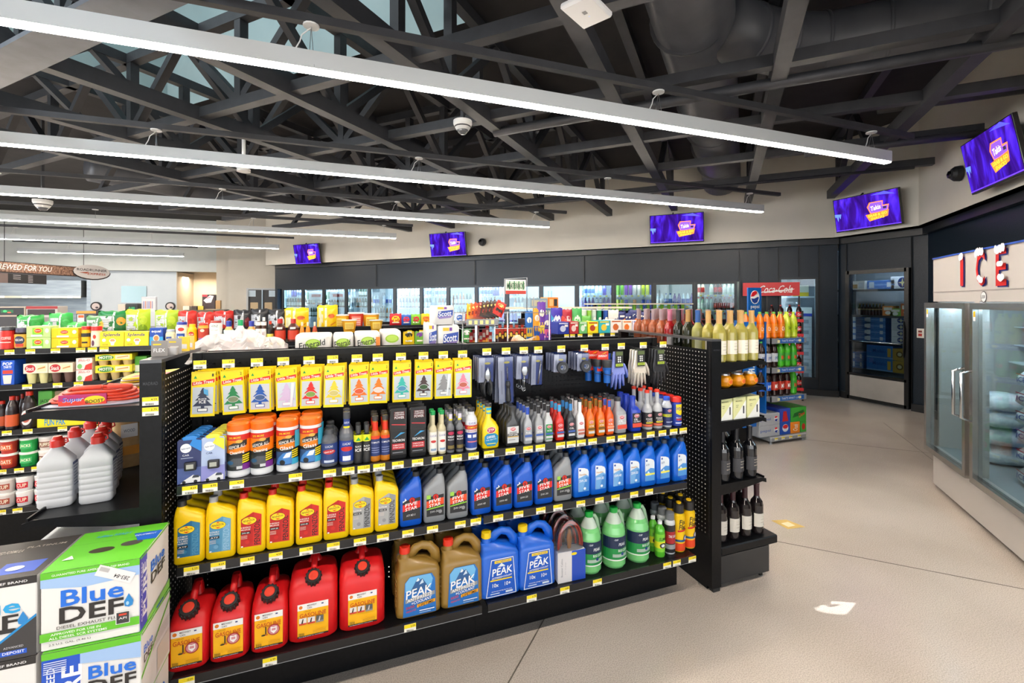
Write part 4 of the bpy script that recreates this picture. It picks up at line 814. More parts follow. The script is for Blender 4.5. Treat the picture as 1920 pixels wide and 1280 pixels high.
# ---- boxed jumper cables
m = MB(); m.box(-.076, .076, -.03, .03, 0, .15, M('#cfd3da', .35), .003); m.dec([('R', .0, .0, .076, .15, '#1f49b4'), ('R', -.076, 0, 0, .15, '#d6d4d6'), ('E', .012, .135, .016, .007, '#e9d21e'), ('T', 'Booster Cables', -.055, .075, .09, .01, '#8d9096', 0, 90), ('T', '8 ft. 10 gauge', -.035, .07, .06, .006, '#a3a6ab', 0, 90)], flat(.03))
cb = MB()
for k, (cc, rr) in enumerate((('#c2392a', .066), ('#c8452f', .058), ('#2a2c34', .05), ('#b8372a', .042))):
    cb.tube([(rr * cos(a), -.012 + .008 * k, .17 + (rr + .04) * 1.1 * max(sin(a), -.1) - .0) for a in [pi * t / 16 for t in range(-1, 18)]], .0055, M(cc, .4), 6)
cl = MB(); cl.loft([(.15, .018, .012, 3), (.2, .03, .014, 3), (.245, .012, .012, 3)], M('#b87b4a', .35, .6), 10)
pf = MB(); pf.loft([(.14, .15, .056, 3), (.22, .148, .056, 3), (.275, .11, .05, 3), (.298, .05, .03, 3)], glass('clear_film', '#eef2f5', .08, .06), 20, cap=False)
KJ = Kind('jumper_cable_pack', 'jumper cables', [('box_sleeve', m), ('coiled_cable', cb), ('clamp', cl), ('plastic_film', pf)])
column(KJ, 1072, 2.03, SD, 4, .065, 'booster cable pack in a blue and white sleeve,', 'base deck', .06, 'booster cable packs', jit=.003)
# ---- green washer fluid
def washer():
    Gm = M('#84dc88', .12, t=.2, cc=.3); Cm = M('#dcefe0', .2, t=.3); b = MB()
    b.lathe([(.058, 0, Gm), (.064, .012, Gm), (.064, .15, Gm), (.062, .175, Gm), (.054, .205, Gm), (.043, .222, Cm), (.03, .25, Cm), (.019, .268, Cm), (.018, .28, Cm)], 26)
    h = MB(); h.tube([(.016, 0, .268), (.032, 0, .272), (.045, 0, .25), (.052, 0, .215), (.06, 0, .17)], [.009, .01, .011, .012, .013], M('#b4dcb8', .2, t=.4), 8)
    c = MB(); cm = plast('#159a3c'); c.lathe([(.022, .272, cm), (.0225, .294, cm), (.019, .297, cm)], 16)
    l = MB(); L = .1; l.dec([('R', -L, .105, L, .165, '#16294a'), ('R', -L, .05, L, .105, '#1e8c46'), ('T', 'PEAK', .012, .127, .04, .015, '#f2f5f8', .1, 0, .04), ('T', '-20F', -.022, .152, .022, .009, '#e6ecf4'), ('T', 'BUG CLEAN', .018, .096, .058, .013, '#f4f8f4', 0, 0, .04), ('R', -.04, .062, .06, .078, '#9fb4a8'), ('E', .012, .078, .008, .008, '#1a3f80'), ('R', -L, .044, L, .05, '#e8f2ea')], cyl(.0645), step=.012)
    return [('bottle_body', b), ('handle', h), ('cap', c), ('wrap_label', l)]
KW_ = Kind('washer_fluid_jug', 'washer fluid', washer())
for px, z, d in ((1116, 0, 'green bug-wash jug beside the booster cables'), (1163, 0, 'green bug-wash jug in the middle of three'), (1208, 0, 'green bug-wash jug beside the tyre sprays')): column(KW_, px, 2.035, SD, 2, .135, d + ',', 'base deck', .13, 'green washer fluid jugs')
# ---- bottles and cans made by turning
def can(r, H, body, spans, cap, top=None, deco=(), dome=True, caph=.03, capr=None):
    b = MB(); bm = M(body, .3, .2); b.lathe([(r * .92, 0, bm), (r, .004, bm), (r, H - caph - .012, bm), (r * .8, H - caph, bm)], 18)
    l = MB(); l.dec([('R', -pi * r * .9, a, pi * r * .9, c, k) for a, c, k in spans] + list(deco), cyl(r + .0004), step=.008)
    c = MB(); cm = plast(cap); cr = capr or r * .86; c.lathe([(cr, H - caph, cm), (cr, H - .004, cm), (cr * .8, H, cm)], 16)
    return [('can_body', b), ('wrap_label', l), ('cap', c)]
def bottle(r, hb, rn, H, body, cap, spans=(), deco=(), caph=.016, sh=.03, neck=None, t=0, capr=None, flatd=None, neckx=0):
    """round bottle: body radius r up to hb, shoulder sh high, neck radius rn up to H"""
    b = MB(); bm = M(body, .28, t=t, cc=.2); nm = M(neck, .3) if neck else bm
    if flatd: b.loft([(0, 2 * r * .94, flatd * .9, 4), (.006, 2 * r, flatd, 4.5), (hb, 2 * r, flatd, 4.5), (hb + sh * .5, 2 * r * .8, flatd * .85, 3, neckx * .4), (hb + sh, 2 * rn, 2 * rn, 2, neckx), (H - caph * .6, 2 * rn, 2 * rn, 2, neckx)], bm, 20)
    else: b.lathe([(r * .93, 0, bm), (r, .005, bm), (r, hb, bm), (r * .86, hb + sh * .4, bm), (rn * 1.15, hb + sh * .9, nm), (rn, hb + sh, nm), (rn * .95, H - caph * .6, nm)], 18)
    c = MB(); cm = plast(cap); cr = capr or rn * 1.15; c.lathe([(cr, H - caph, cm), (cr, H - .002, cm), (cr * .85, H, cm)], 14, neckx)
    l = MB(); sf = flat(flatd / 2) if flatd else cyl(r + .0004); e = r * .84 if flatd else pi * r * .9
    up_ = lambda q: (q[3] if q[0] == 'T' else q[2] if q[0] in 'RE' else min(v for u, v in q[1])) >= hb + sh * .8
    l.dec([('R', -e, a, e, c_, k) for a, c_, k in spans] + [q for q in deco if not up_(q)], sf, step=1e9 if flatd else .008)
    out = [('bottle_body', b), ('cap', c), ('front_label', l)]; nk = [q for q in deco if up_(q)]
    if nk: m2 = MB(); m2.dec(nk, cyl(rn * 1.04 + .0005, neckx), step=.004); out.append(('neck_label', m2))
    return [q for q in out if q[1].f]
slime = Kind('tire_sealant_bottle', 'tyre sealant', bottle(.027, .14, .011, .19, '#55b52e', '#eceef0', [(.03, .125, '#7fd03c'), (.05, .085, '#e7e42a')], [('T', 'SLIME', 0, .1, .04, .016, '#123c14', .2, 0, .04), ('E', 0, .065, .018, .014, '#2a2a2a'), ('E', 0, .065, .01, .008, '#d9dfe2')]))
foil = Kind('tyre_foam_can', 'spray can', can(.029, .225, '#d3d6da', [(.01, .16, '#1d1c20'), (.06, .125, '#a51d28'), (.03, .055, '#8f9499')], '#6c7076', deco=[('T', 'TIRE SHINE', 0, .1, .05, .014, '#f0e8e8', .1, 0, .04)], caph=.04))
fixf = Kind('tyre_inflator_can', 'spray can', can(.033, .262, '#e9c20c', [(.008, .2, '#f0c40a'), (.008, .05, '#e2461c'), (.058, .07, '#1b5b8c')], '#1c1c1e', deco=[('T', 'Fix', 0, .168, .036, .026, '#1e1a10', .1, 0, .05), ('T', 'Flat', 0, .14, .04, .026, '#1e1a10', .1, 0, .05), ('P', [(-.028, .112), (.028, .12), (.028, .13), (-.028, .122)], '#c8281e'), ('E', .018, .078, .016, .016, '#2a2c6a'), ('E', .018, .078, .011, .011, '#c9c9d6')], caph=.05))
ys = MB(); ys.lathe([(.014, .262, M('#f0c40a')), (.014, .268, M('#f0c40a'))], 12); fixf.parts.append(('nozzle_button', ys))
column(slime, 1243, 2.045, SD, 2, .06, 'green tyre sealant bottle with a white cap,', 'base deck', .054, 'tyre sealant bottles')
column(foil, 1262, 2.05, SD, 3, .064, 'dark tyre-shine can with a grey cap,', 'base deck', .058, 'tyre-shine cans')
column(fixf, 1280, 2.05, SD, 3, .07, 'yellow inflator can beside the grey-capped cans,', 'base deck', .066, 'yellow tyre inflator cans')
column(fixf, 1299, 2.06, SD, 3, .07, 'yellow tyre inflator can beside the end panel,', 'base deck', .066, 'yellow tyre inflator cans')
# ---- upper shelf
YU = 2.095
def wipes(stripe, lower, wtxt, side):
    r = .0425; b = MB(); wm = M('#eceef0', .3); b.lathe([(r * .95, 0, wm), (r, .006, wm), (r, .185, wm)], 24)
    c = MB(); om = plast('#ee6d10'); c.lathe([(r + .001, .185, om), (r + .001, .21, om), (r - .004, .217, om), (r - .012, .215, om)], 24)
    L = pi * r * .92
    it = [('R', -L, .03, L, .172, '#ee8210'), ('R', -L, .15, L, .172, '#cf2a22'), ('R', -L, .03, L, .098, '#1c1d20'), ('P', [(-.034, .128), (-.012, .14), (.01, .14), (.02, .148), (.036, .15), (.036, .128), (-.03, .112)], '#2a2522'), ('E', .008, .146, .012, .007, '#d9aa4a'), ('T', 'ARMOR ALL', 0, .125, .062, .014, '#f8f6f2', .1, 8, 0), ('T', '20% MORE', -.008, .161, .042, .008, '#f6cf1a', 0, 3, .04), ('T', wtxt, 0, .101, .05, .015, '#f8f8f8', 0, 6, .04), ('R', .018, .03, .05, .055, side), ('R', -.042, .03, .018, .086, lower)]
    if wtxt == 'Glass': it += [('P', [(-.04, .035), (-.03, .06), (-.012, .08), (.02, .086), (.02, .035)], '#3f7fc4'), ('P', [(-.012, .06), (0, .08), (.018, .083), (.012, .062)], '#dfeaf4'), ('E', -.014, .042, .01, .011, '#1c1f24'), ('R', .03, .1, .06, .17, side)]
    else: it += [('P', [(-.04, .06), (-.01, .08), (.02, .078), (.02, .05), (-.02, .045)], '#4a4e54'), ('E', -.022, .062, .012, .008, '#24527a'), ('R', .0, .036, .018, .048, '#c9ccd0')]
    for k in range(4): it.append(('P', [(.018, .058 + k * .009), (.042, .062 + k * .009), (.042, .067 + k * .009), (.018, .063 + k * .009)], '#f0d818'))
    l = MB(); l.dec(it, cyl(r + .0005), step=.008)
    return [('canister', b), ('lid', c), ('wrap_label', l)]
KA = Kind('wipes_canister', 'car wipes', wipes(0, '#232629', 'Cleaning', '#7a2a8c')); KA2 = Kind('wipes_canister', 'car wipes', wipes(0, '#274a78', 'Glass', '#38a8cc'))
for k, px, d in ((KA, 444, 'orange-lidded cleaning wipes, left one,'), (KA, 488, 'orange-lidded cleaning wipes, right one,'), (KA2, 537, 'orange-lidded glass wipes, left one,'), (KA2, 581, 'orange-lidded glass wipes, right one,')): column(k, px, YU, S2, 2, .09, d, 'upper shelf', .085, 'car wipes canisters')
# clip-on freshener blisters: cards standing on the shelf one behind the other
def blister(bg, bg2, top, car):
    b = MB(); b.loft([(0, .082, .004, 8), (.165, .082, .004, 8), (.172, .07, .004, 6)], M(bg, .4), 12)
    l = MB(); l.dec([('R', -.04, .0, .04, .06, bg2), ('E', -.012, .137, .018, .018, '#f2f4f8'), ('T', 'febreze', -.012, .137, .03, .007, '#2a4a86', .1, 8), ('T', 'CAR', -.012, .11, .022, .007, '#e6ebf4' if car else '#2a3a70'), ('R', -.028, .098, .012, .1, '#b8c6e0'), ('P', [(-.03, .002), (.036, .002), (.036, .022), (.012, .032), (-.02, .012)], '#e4e6ea'), ('P', [(.008, .02), (.032, .02), (.03, .029), (.013, .03)], '#39404c'), ('E', -.018, .006, .006, .006, '#22252a'), ('E', .02, .006, .006, .006, '#22252a'), ('P', [(.012, .172), (.04, .165), (.04, .12), (.0, .15)], top)], flat(.002))
    v = MB(); v.loft([(-.016, .036, .014, 4), (-.014, .04, .016, 4), (.014, .04, .016, 4), (.016, .036, .014, 4)], M('#2a2a2e', .4), 16, rot=lambda x, y, z: (x + .004, y - .01, z + .068)); v.dec([('R', -.008, .06, .016, .077, '#a9aca4')], flat(.0185))
    h = MB(); h.loft([(.168, .05, .006, 3), (.178, .05, .006, 3), (.183, .03, .005, 2)], M(top, .4), 12)
    return [('card', b), ('print', l), ('vent_clip', v), ('hang_tab', h)]
KF1 = Kind('freshener_pack', 'air freshener', blister('#2b3566', '#4a5c98', '#2a86d8', True)); KF2 = Kind('freshener_pack', 'air freshener', blister('#aebfe2', '#8d8fd0', '#e8e040', False))
for i in range(6):
    KF1.put((onY(355, YU) + .003 * i, YU + .005 + i * .032, S2), 'navy clip-on freshener pack on the upper shelf, ' + DEPTH[i], random.uniform(-.06, .06), 'navy freshener packs', None, None)
    KF2.put((onY(399, YU) + .003 * i, YU + .005 + i * .032, S2), 'lilac clip-on freshener pack on the upper shelf, ' + DEPTH[i], random.uniform(-.06, .06), 'lilac freshener packs')
STP = lambda z, s=1: [('E', 0, z, .0165 * s, .0105 * s, '#f2f2f2'), ('E', 0, z, .015 * s, .0092 * s, '#c01f3a'), ('T', 'STP', 0, z, .02 * s, .0095 * s, '#f8f8f8', .1, 0, .06)]
U = []
def up(px, kind, n, desc, dep, group=None, y=YU, pitch=None):
    column(kind, px, y, S2, n, pitch or dep + .004, desc + ',', 'upper shelf', dep, group)
up(617, Kind('additive_bottle', 'car additive', bottle(.034, .11, .015, .155, '#5d6066', '#4c4f54', [(.015, .1, '#28407c')], [('E', 0, .065, .026, .01, '#b8262a'), ('T', 'HEAVY DUTY', 0, .065, .04, .007, '#f3f3f3', .1, 5, .03), ('T', 'LUCAS', 0, .088, .03, .009, '#e8ecf4'), ('R', -.02, .02, .02, .03, '#c7d2e4')], caph=.02, sh=.025)), 3, 'squat grey additive bottle with a blue label', .068, 'squat grey additive bottles')
up(650, Kind('additive_bottle', 'car additive', bottle(.031, .12, .013, .225, '#5e6168', '#46494e', [(.015, .105, '#23409a')], [('R', -.016, .155, .016, .2, '#25408c'), ('T', 'LUCAS', 0, .18, .022, .008, '#eef2f8'), ('R', -.014, .156, .014, .164, '#e6d21e'), ('E', 0, .07, .026, .01, '#c42a2a'), ('T', 'LUCAS', 0, .092, .032, .01, '#f2f2f2', .1, 0, .03), ('R', -.016, .02, .016, .04, '#e4e8ee')], caph=.03, sh=.04)), 2, 'long-necked grey additive bottle with a blue label', .062, 'long-necked grey bottles')
ki = Kind('freshener_spray', 'spray bottle', bottle(.019, .115, .008, .165, '#2a2b2d', '#3c3e40', [(.095, .125, '#d9dd28')], [('T', 'BLACK', 0, .075, .026, .007, '#eeeeee', 0, 0, .03), ('T', 'ICE', 0, .06, .026, .013, '#f4f4f4', 0, 0, .05), ('P', [(-.01, .1), (0, .116), (.01, .1)], '#1e9c44')], caph=.035, sh=.012, capr=.011))
up(672, ki, 2, 'black pump spray with a yellow band, left one', .038, 'black pump sprays'); up(688, ki, 2, 'black pump spray with a yellow band, right one', .038, 'black pump sprays')
ka = Kind('additive_bottle', 'car additive', bottle(.0225, .115, .011, .2, '#c2751a', '#3d3a38', [(.025, .105, '#27386e')], [('R', -.02, .135, .02, .172, '#d8351c'), ('T', 'GUMOUT', 0, .108, .034, .009, '#f4e2d0', 0, 0, .04), ('R', -.02, .1, .02, .114, '#d8421e'), ('T', 'COMPLETE', 0, .085, .034, .007, '#eef0f4'), ('R', -.016, .04, .016, .043, '#8894c0'), ('R', -.016, .05, .016, .053, '#8894c0'), ('R', -.016, .06, .016, .063, '#8894c0')], caph=.022, sh=.02, capr=.014))
up(704, ka, 3, 'amber fuel cleaner with an orange neck label, left one', .045, 'amber fuel cleaners'); up(723, ka, 3, 'amber fuel cleaner with an orange neck label, right one', .045, 'amber fuel cleaners')
m = quart('#242527', '#2c2d2f', -.018, [('R', -.03, .02, .034, .125, '#17181a'), ('P', [(-.032, .13), (.034, .15), (.034, .225), (-.032, .225)], '#1d1d1f'), ('R', -.022, .178, .03, .216, '#f2eeee'), ('R', -.02, .18, .028, .214, '#a6202a'), ('T', 'UNBEATABLE', .004, .209, .04, .006, '#f6f2f2', 0, 0, .03), ('T', 'CLEANING', .004, .2, .042, .008, '#f6f2f2', 0, 0, .03), ('T', 'POWER', .004, .187, .042, .012, '#f6f2f2', 0, 0, .04), ('P', [(-.03, .16), (.032, .155), (.03, .15), (-.03, .156)], '#b8383e'), ('P', [(-.02, .095), (.01, .12), (.03, .118), (.012, .112)], '#3f9ad0'), ('T', 'TECHRON', 0, .085, .054, .011, '#eef0f2', .1, 0, .03), ('R', -.028, .045, .028, .072, '#b0202a'), ('T', 'COMPLETE FUEL', 0, .064, .048, .006, '#f4e8e8'), ('T', 'SYSTEM CLEANER', 0, .054, .048, .006, '#f4e8e8'), ('R', -.026, .03, .02, .034, '#7c8088')], w_=.078, d_=.05, H=.215, capr=.013)
kt = Kind('fuel_cleaner_bottle', 'car additive', m)
sleeve = MB(); sleeve.box(-.034, .036, -.001, .001, .13, .228, M('#1d1d1f', .4)); sleeve.v = [(a, b - .026, c) for a, b, c in sleeve.v]; kt.parts.append(('neck_card', sleeve))
up(747, kt, 3, 'black fuel cleaner with a red power card, left one', .052, 'black fuel cleaner bottles', pitch=.06); up(784, kt, 3, 'black fuel cleaner with a red power card, right one', .052, 'black fuel cleaner bottles', pitch=.06)
kl = Kind('additive_bottle', 'car additive', bottle(.0185, .115, .0095, .2, '#cfc6a4', '#159a52', [(.012, .105, '#eae8e2')], [('T', 'LUCAS', 0, .088, .03, .009, '#3a4aa0'), ('E', 0, .062, .012, .006, '#c23030'), ('R', -.012, .02, .012, .03, '#8ea8c4')], caph=.018, sh=.02, capr=.0115))
up(813, kl, 2, 'cream additive bottle with a green cap, left one', .037, 'green-capped cream bottles'); up(830, kl, 2, 'cream additive bottle with a green cap, right one', .037, 'green-capped cream bottles')
kh = Kind('additive_bottle', 'car additive', bottle(.019, .115, .0095, .205, '#6d7076', '#3a3b3e', [(.012, .105, '#22202a')], [('T', 'HIGH', 0, .075, .03, .01, '#f2f2f4', 0, 0, .04), ('T', 'MILEAGE', 0, .062, .03, .006, '#f2f2f4'), ('E', 0, .092, .014, .008, '#b02a50'), ('R', -.015, .02, .015, .035, '#7a6a3a'), ('R', -.009, .15, .009, .18, '#d8d0e0'), ('R', -.009, .15, .009, .157, '#e8d420')], caph=.016, sh=.02, capr=.0115))
up(846, kh, 3, 'grey high-mileage bottle with a black label, left one', .038, 'grey high-mileage bottles'); up(863, kh, 3, 'grey high-mileage bottle with a black label, right one', .038, 'grey high-mileage bottles')
up(886, Kind('additive_bottle', 'car additive', bottle(.028, .145, .016, .2, '#dcdfe4', '#2d2c30', [(.01, .14, '#e8eaf0'), (.012, .06, '#2c4a9c'), (.06, .085, '#22409a')], [('R', -.05, .1, .05, .12, '#c22a34'), ('T', 'LUCAS', 0, .13, .034, .01, '#3a4aa0'), ('T', 'COMPLETE', 0, .11, .046, .009, '#f0d430', .1, 0, .04), ('T', 'ENGINE', 0, .093, .04, .008, '#9a2a3c'), ('R', -.022, .062, -.006, .076, '#e8eaf0'), ('R', .0, .062, .018, .076, '#e8eaf0'), ('R', -.022, .04, .022, .046, '#d87a8c')], caph=.018, sh=.022, capr=.018)), 4, 'white engine treatment bottle with a blue and red label', .056, 'white treatment bottles')
yp = bottle(.042, .095, .015, .215, '#f0d00e', '#37373a', [], [('E', 0, .088, .022, .015, '#f4f4f4'), ('E', 0, .088, .0205, .0135, '#b81f36'), ('T', 'STP', 0, .088, .028, .014, '#f8f8f8', .1, 0, .06), ('P', [(-.034, .03), (-.034, .06), (-.02, .072), (.02, .072), (.034, .06), (.034, .03), (.02, .012), (-.02, .012)], '#1685b8'), ('T', 'DIESEL', 0, .056, .044, .011, '#f4f6f8', .1, 5, .04), ('T', 'FUEL INJECTOR', 0, .042, .052, .006, '#f4f6f8', .1, 5, .03), ('R', -.022, .022, .022, .026, '#e9e05a'), ('R', -.014, .165, .014, .195, '#28a0c8'), ('R', -.012, .172, .012, .182, '#e8d830')], caph=.016, sh=.05, flatd=.05, neckx=-.008)
up(921, Kind('additive_bottle', 'car additive', yp), 4, 'yellow slope-shouldered diesel additive bottle', .05, 'yellow diesel additives')
up(962, Kind('additive_bottle', 'car additive', bottle(.035, .11, .016, .19, '#2c2d2f', '#303133', [(.015, .095, '#cdd0d2')], STP(.082, .9) + [('T', 'ENGINE', 0, .066, .036, .007, '#26262a', .1, 0, .03), ('R', -.029, .048, .029, .061, '#3a3b3e'), ('T', 'STOP LEAK', 0, .055, .048, .009, '#f4f4f4', .1, 0, .04), ('R', -.028, .044, .028, .047, '#e0b420'), ('R', -.024, .03, .01, .033, '#8a8d90')], caph=.018, sh=.035, flatd=.045, neckx=.006)), 4, 'charcoal stop-leak bottle with a grey label', .045, 'charcoal stop-leak bottles')
def slim(body, lab, cap='#2b2c2e', ribs=True, neck=None, nl=None, t1='GAS', bot='#3e5ea8'):
    return Kind('additive_bottle', 'car additive', bottle(.0215, .1, .0095, .2, body, cap, [(.012, .088, lab)], STP(.076, .78) + [('T', t1, 0, .056, .026, .009, '#f4f4f4', 0, 0, .03), ('R', -.02, .036, .02, .046, bot), ('R', -.018, .018, .018, .03, '#c9ccd0' if lab != '#e8e8ea' else '#b86a5a')] + ([('R', -.0115, .145, .0115, .18, nl)] if nl else []), caph=.015, sh=.03, capr=.0115, flatd=.036))
for px, kk, d, n in ((991, slim('#a6aab0', '#9aa2ac', nl='#2a50b8', t1='FUEL'), 'silver slim additive with a blue neck band', 4), (1012, slim('#9c9ea2', '#b4b6ba', nl='#2b2b2e', t1='OCTANE'), 'chrome-look slim additive with a checkered neck', 4), (1030, slim('#c2c6c8', '#1e8c46', nl='#2b2b2e', t1='WATER'), 'silver slim additive with a green label', 4), (1051, slim('#d2281c', '#c41e1a', nl='#3aa0d8'), 'red slim gas additive with a blue neck band', 3), (1072, slim('#33353a', '#2b2d33', nl='#3a8ad0', t1='OIL'), 'black slim additive with a blue neck band', 3), (1090, slim('#e6e7e9', '#e8e8ea', nl=None, t1='FUEL', bot='#c87a6a'), 'white slim additive bottle', 4), (1109, slim('#ee6a16', '#c9891c', nl='#8a6a20', t1='OCTANE', bot='#6a4a10'), 'orange slim octane additive, left of the orange trio', 3), (1128, slim('#ee6a16', '#c9891c', nl='#8a6a20', t1='OCTANE', bot='#6a4a10'), 'orange slim octane additive, middle of the orange trio', 3), (1145, slim('#ee5a16', '#e2662a', nl='#3a5ac0', t1='FUEL', bot='#f0a080'), 'orange slim additive with a blue and white neck', 3)):
    column(kk, px, YU, S2, n, .045, d + ',', 'upper shelf', .036, 'slim additive bottles')
def treat(body, neckx=-.01):
    return Kind('oil_treatment_bottle', 'car additive', bottle(.0325, .11, .0165, .19, body, body if body != '#9a9da2' else '#37383b', [(.02, .1, '#22252e' if body != '#9a9da2' else '#b8babd')], STP(.085, 1) + [('T', 'OIL', -.006, .066, .026, .012, '#f4f6f8', 0, 0, .05), ('T', 'TREATMENT', 0, .054, .044, .006, '#f4f6f8'), ('R', -.028, .024, .03, .046, '#d84a34')], caph=.02, sh=.03, capr=.018, flatd=.055, neckx=neckx))
up(1166, treat('#9a9da2'), 3, 'silver oil treatment bottle', .055, 'silver oil treatments'); up(1194, treat('#1d3cb0'), 3, 'royal blue oil treatment bottle', .055, 'royal blue oil treatments')
ps = Kind('fluid_bottle', 'car additive', bottle(.0285, .105, .0115, .215, '#b4b7bb', '#dc3a22', [(.015, .095, '#26262a'), (.018, .03, '#e2684a')], STP(.08, .8) + [('T', 'POWER', -.004, .06, .036, .009, '#f4f4f4', 0, 0, .04), ('T', 'STEERING', 0, .049, .036, .006, '#f4f4f4'), ('R', -.022, .036, .022, .043, '#d9c22a')], caph=.015, sh=.035, capr=.014))
up(1219, ps, 3, 'red-capped power steering bottle, left one', .057, 'red-capped power steering bottles'); up(1238, ps, 3, 'red-capped power steering bottle, right one', .057, 'red-capped power steering bottles')
up(1256, Kind('brake_fluid_bottle', 'car additive', bottle(.027, .12, .017, .17, '#c2c6cc', '#2148b0', [(.012, .11, '#1f2c62'), (.06, .075, '#d9dc2a')], STP(.095, .8) + [('T', 'BRAKE', 0, .068, .036, .009, '#1f2c62', .1, 0, .04), ('R', -.02, .03, .02, .034, '#b8c2e0')], caph=.02, sh=.02, capr=.018)), 3, 'blue-capped brake fluid bottle', .054, 'blue-capped brake fluid bottles')
wd4 = Kind('lubricant_spray_can', 'spray can', can(.029, .165, '#2b3ea2', [(.004, .128, '#2340a4')], '#d2281e', deco=[('P', [(-.02, .125), (.03, .125), (.03, .075), (.006, .062), (-.02, .075)], '#f2d81c'), ('T', 'WD-40', .004, .1, .046, .02, '#1f3a94', 0, 0, .06), ('T', 'MULTI-USE', 0, .05, .036, .007, '#f4f4f8', .1, 0, .03), ('E', 0, .04, .02, .006, '#b03040'), ('R', -.022, .018, .022, .024, '#dfe4f4')], caph=.028, capr=.029))
up(1274, wd4, 4, 'blue and yellow lubricant can with a red cap', .058, 'blue and yellow lubricant cans')
# ================================================================ HANGING GOODS
def tree_card(tcol, bg='#c3ccd2', round_=None, name='', word=None):
    m = MB(); H, W = .186, .085; m.box(-W / 2, W / 2, 0, .0018, -H, 0, M('#f3d410', .4))
    f = MB(); it = [('R', -W / 2, -H, W / 2, 0, '#f5d90f'), ('P', [(-W / 2 + .003, -.058), (W / 2 - .003, -.045), (W / 2 - .003, -.03), (-W / 2 + .003, -.043)], '#d8281e'), ('T', 'Little Trees', 0, -.044, .068, .012, '#f9f7ee', .2, 6, .045), ('R', -W / 2 + .006, -H + .012, W / 2 - .006, -.064, bg), ('P', [(-.034, -.028), (-.028, -.016), (-.022, -.028)], '#1e9a44')]
    cx, z0 = 0, -H + .025
    for k, (hw, za, zb) in enumerate(((.011, -.067, -.085), (.019, -.08, -.1), (.027, -.094, -.118), (.035, -.11, -.142))): it.append(('P', [(cx - hw, zb), (cx + hw, zb), (cx + hw * .2, za), (cx - hw * .2, za)], tcol))
    it += [('R', cx - .006, -.15, cx + .006, -.138, tcol), ('R', cx - .018, -.165, cx + .018, -.15, tcol), ('R', cx - .0155, -.1625, cx + .0155, -.1525, '#f2f2ee')]
    if round_: it += [('E', 0, -.122, .021, .013, '#e9eef0'), ('E', 0, -.122, .0195, .0115, round_)]
    if word: it += [('T', 'BLACK', 0, -.112, .03, .007, '#f2f4f6', 0, 0, .04), ('T', 'ICE', 0, -.124, .024, .013, '#f6f8f9', 0, 0, .05), ('P', [(.002, -.07), (.018, -.075), (.02, -.1), (.004, -.09)], '#4fa6d8')]
    it.append(('T', '2' if name != 'black ice' else '1', .034, -.014, .006, .012, '#26220a', 0, 0, .04))
    it += [('P', [(.02, -.066), (.034, -.066), (.02, -.17), (.012, -.17)], '#dfe6ea')] if round_ is None and not word else []
    f.dec(it, flat(0), kw={'r': .3})
    return Kind('air_freshener_card', 'air freshener', [('card', m), ('print', f)])
LTK = [('black ice', tree_card('#26304a', name='black ice', word=1)), ('green pine', tree_card('#1f8048', round_='#7a8a6a')), ('royal blue', tree_card('#1e58b0', round_='#3c5c90')), ('pastel pink and blue', tree_card('#c9b8d8', bg='#c6d4de')), ('red strawberry', tree_card('#d82c24', round_='#7aa04a')), ('yellow vanilla', tree_card('#ecc81c', round_='#c2b66a')), ('orange peach', tree_card('#ee7420', round_='#d8562a')), ('orange coconut', tree_card('#ee7c1c', round_='#e6d0c8')), ('aqua', tree_card('#34b4a8', round_='#4a90b4')), ('dark brown leather', tree_card('#4a3a3c', round_='#3a5a38')), ('grey patterned', tree_card('#8d8f92')), ('pink bubblegum', tree_card('#e8849c', round_='#b85a4a'))]
for i, px in enumerate(LT):
    hook(px, 1.378); x = onY(px, YH); nm, kk = LTK[i]
    for j in range(4): kk.put((x + .008 + .003 * j, YH + .006 + .03 * j, 1.366), 'yellow air freshener card with a %s tree, %s' % (nm, DEPTH[j]), random.uniform(-.08, .04), 'hanging tree air fresheners', None, (random.uniform(-.02, .06), random.uniform(-.04, .04), random.uniform(-.07, .02)))
def clam(W, H, tool, name='clam'):
    c = MB(); c.box(-W / 2, W / 2, -.001, .001, -H, 0, M('#1d4aa2', .35)); c.box(-W / 2, -W / 2 + W * .42, -.0016, -.001, -H, 0, M('#d7dbe6', .35)); c.dec([('E', W * .1, -.03, W * .2, .006, '#e9d82a'), ('R', -W * .3, -H * .8, -W * .26, -H * .3, '#9aa0b0')], flat(.0016))
    s = MB(); s.box(-W / 2 - .004, W / 2 + .004, -.012, .003, -H - .003, .003, glass('blister_plastic', '#e4e8f4', .06, .1), .004)
    return [('backing_card', c), ('clear_shell', s)] + tool
mt = M('#a7abb0', .25, .9); dk = M('#2a2c30', .4)
t1 = MB(); t1.loft([(-.12, .012, .008, 3), (-.1, .034, .012, 3), (-.075, .03, .012, 2.5), (-.05, .006, .006, 2)], mt, 12, rot=lambda x, y, z: (x + .008, y - .008, z)); t1g = MB()
for s_ in (-1, 1): t1g.tube([(.008 + s_ * .008, -.008, -.11), (.008 + s_ * .02, -.008, -.14), (.008 + s_ * .018, -.008, -.175), (.008 + s_ * .012, -.008, -.195)], [.006, .007, .006, .004], dk, 8)
t2 = MB(); t2.tube([(.008, -.008, -.05), (.008, -.008, -.12)], .0035, mt, 8); t2g = MB(); t2g.lathe([(.006, -.235, dk), (.014, -.225, dk), (.013, -.19, dk), (.009, -.16, dk), (.013, -.145, dk), (.01, -.125, dk)], 12, .008, -.012)
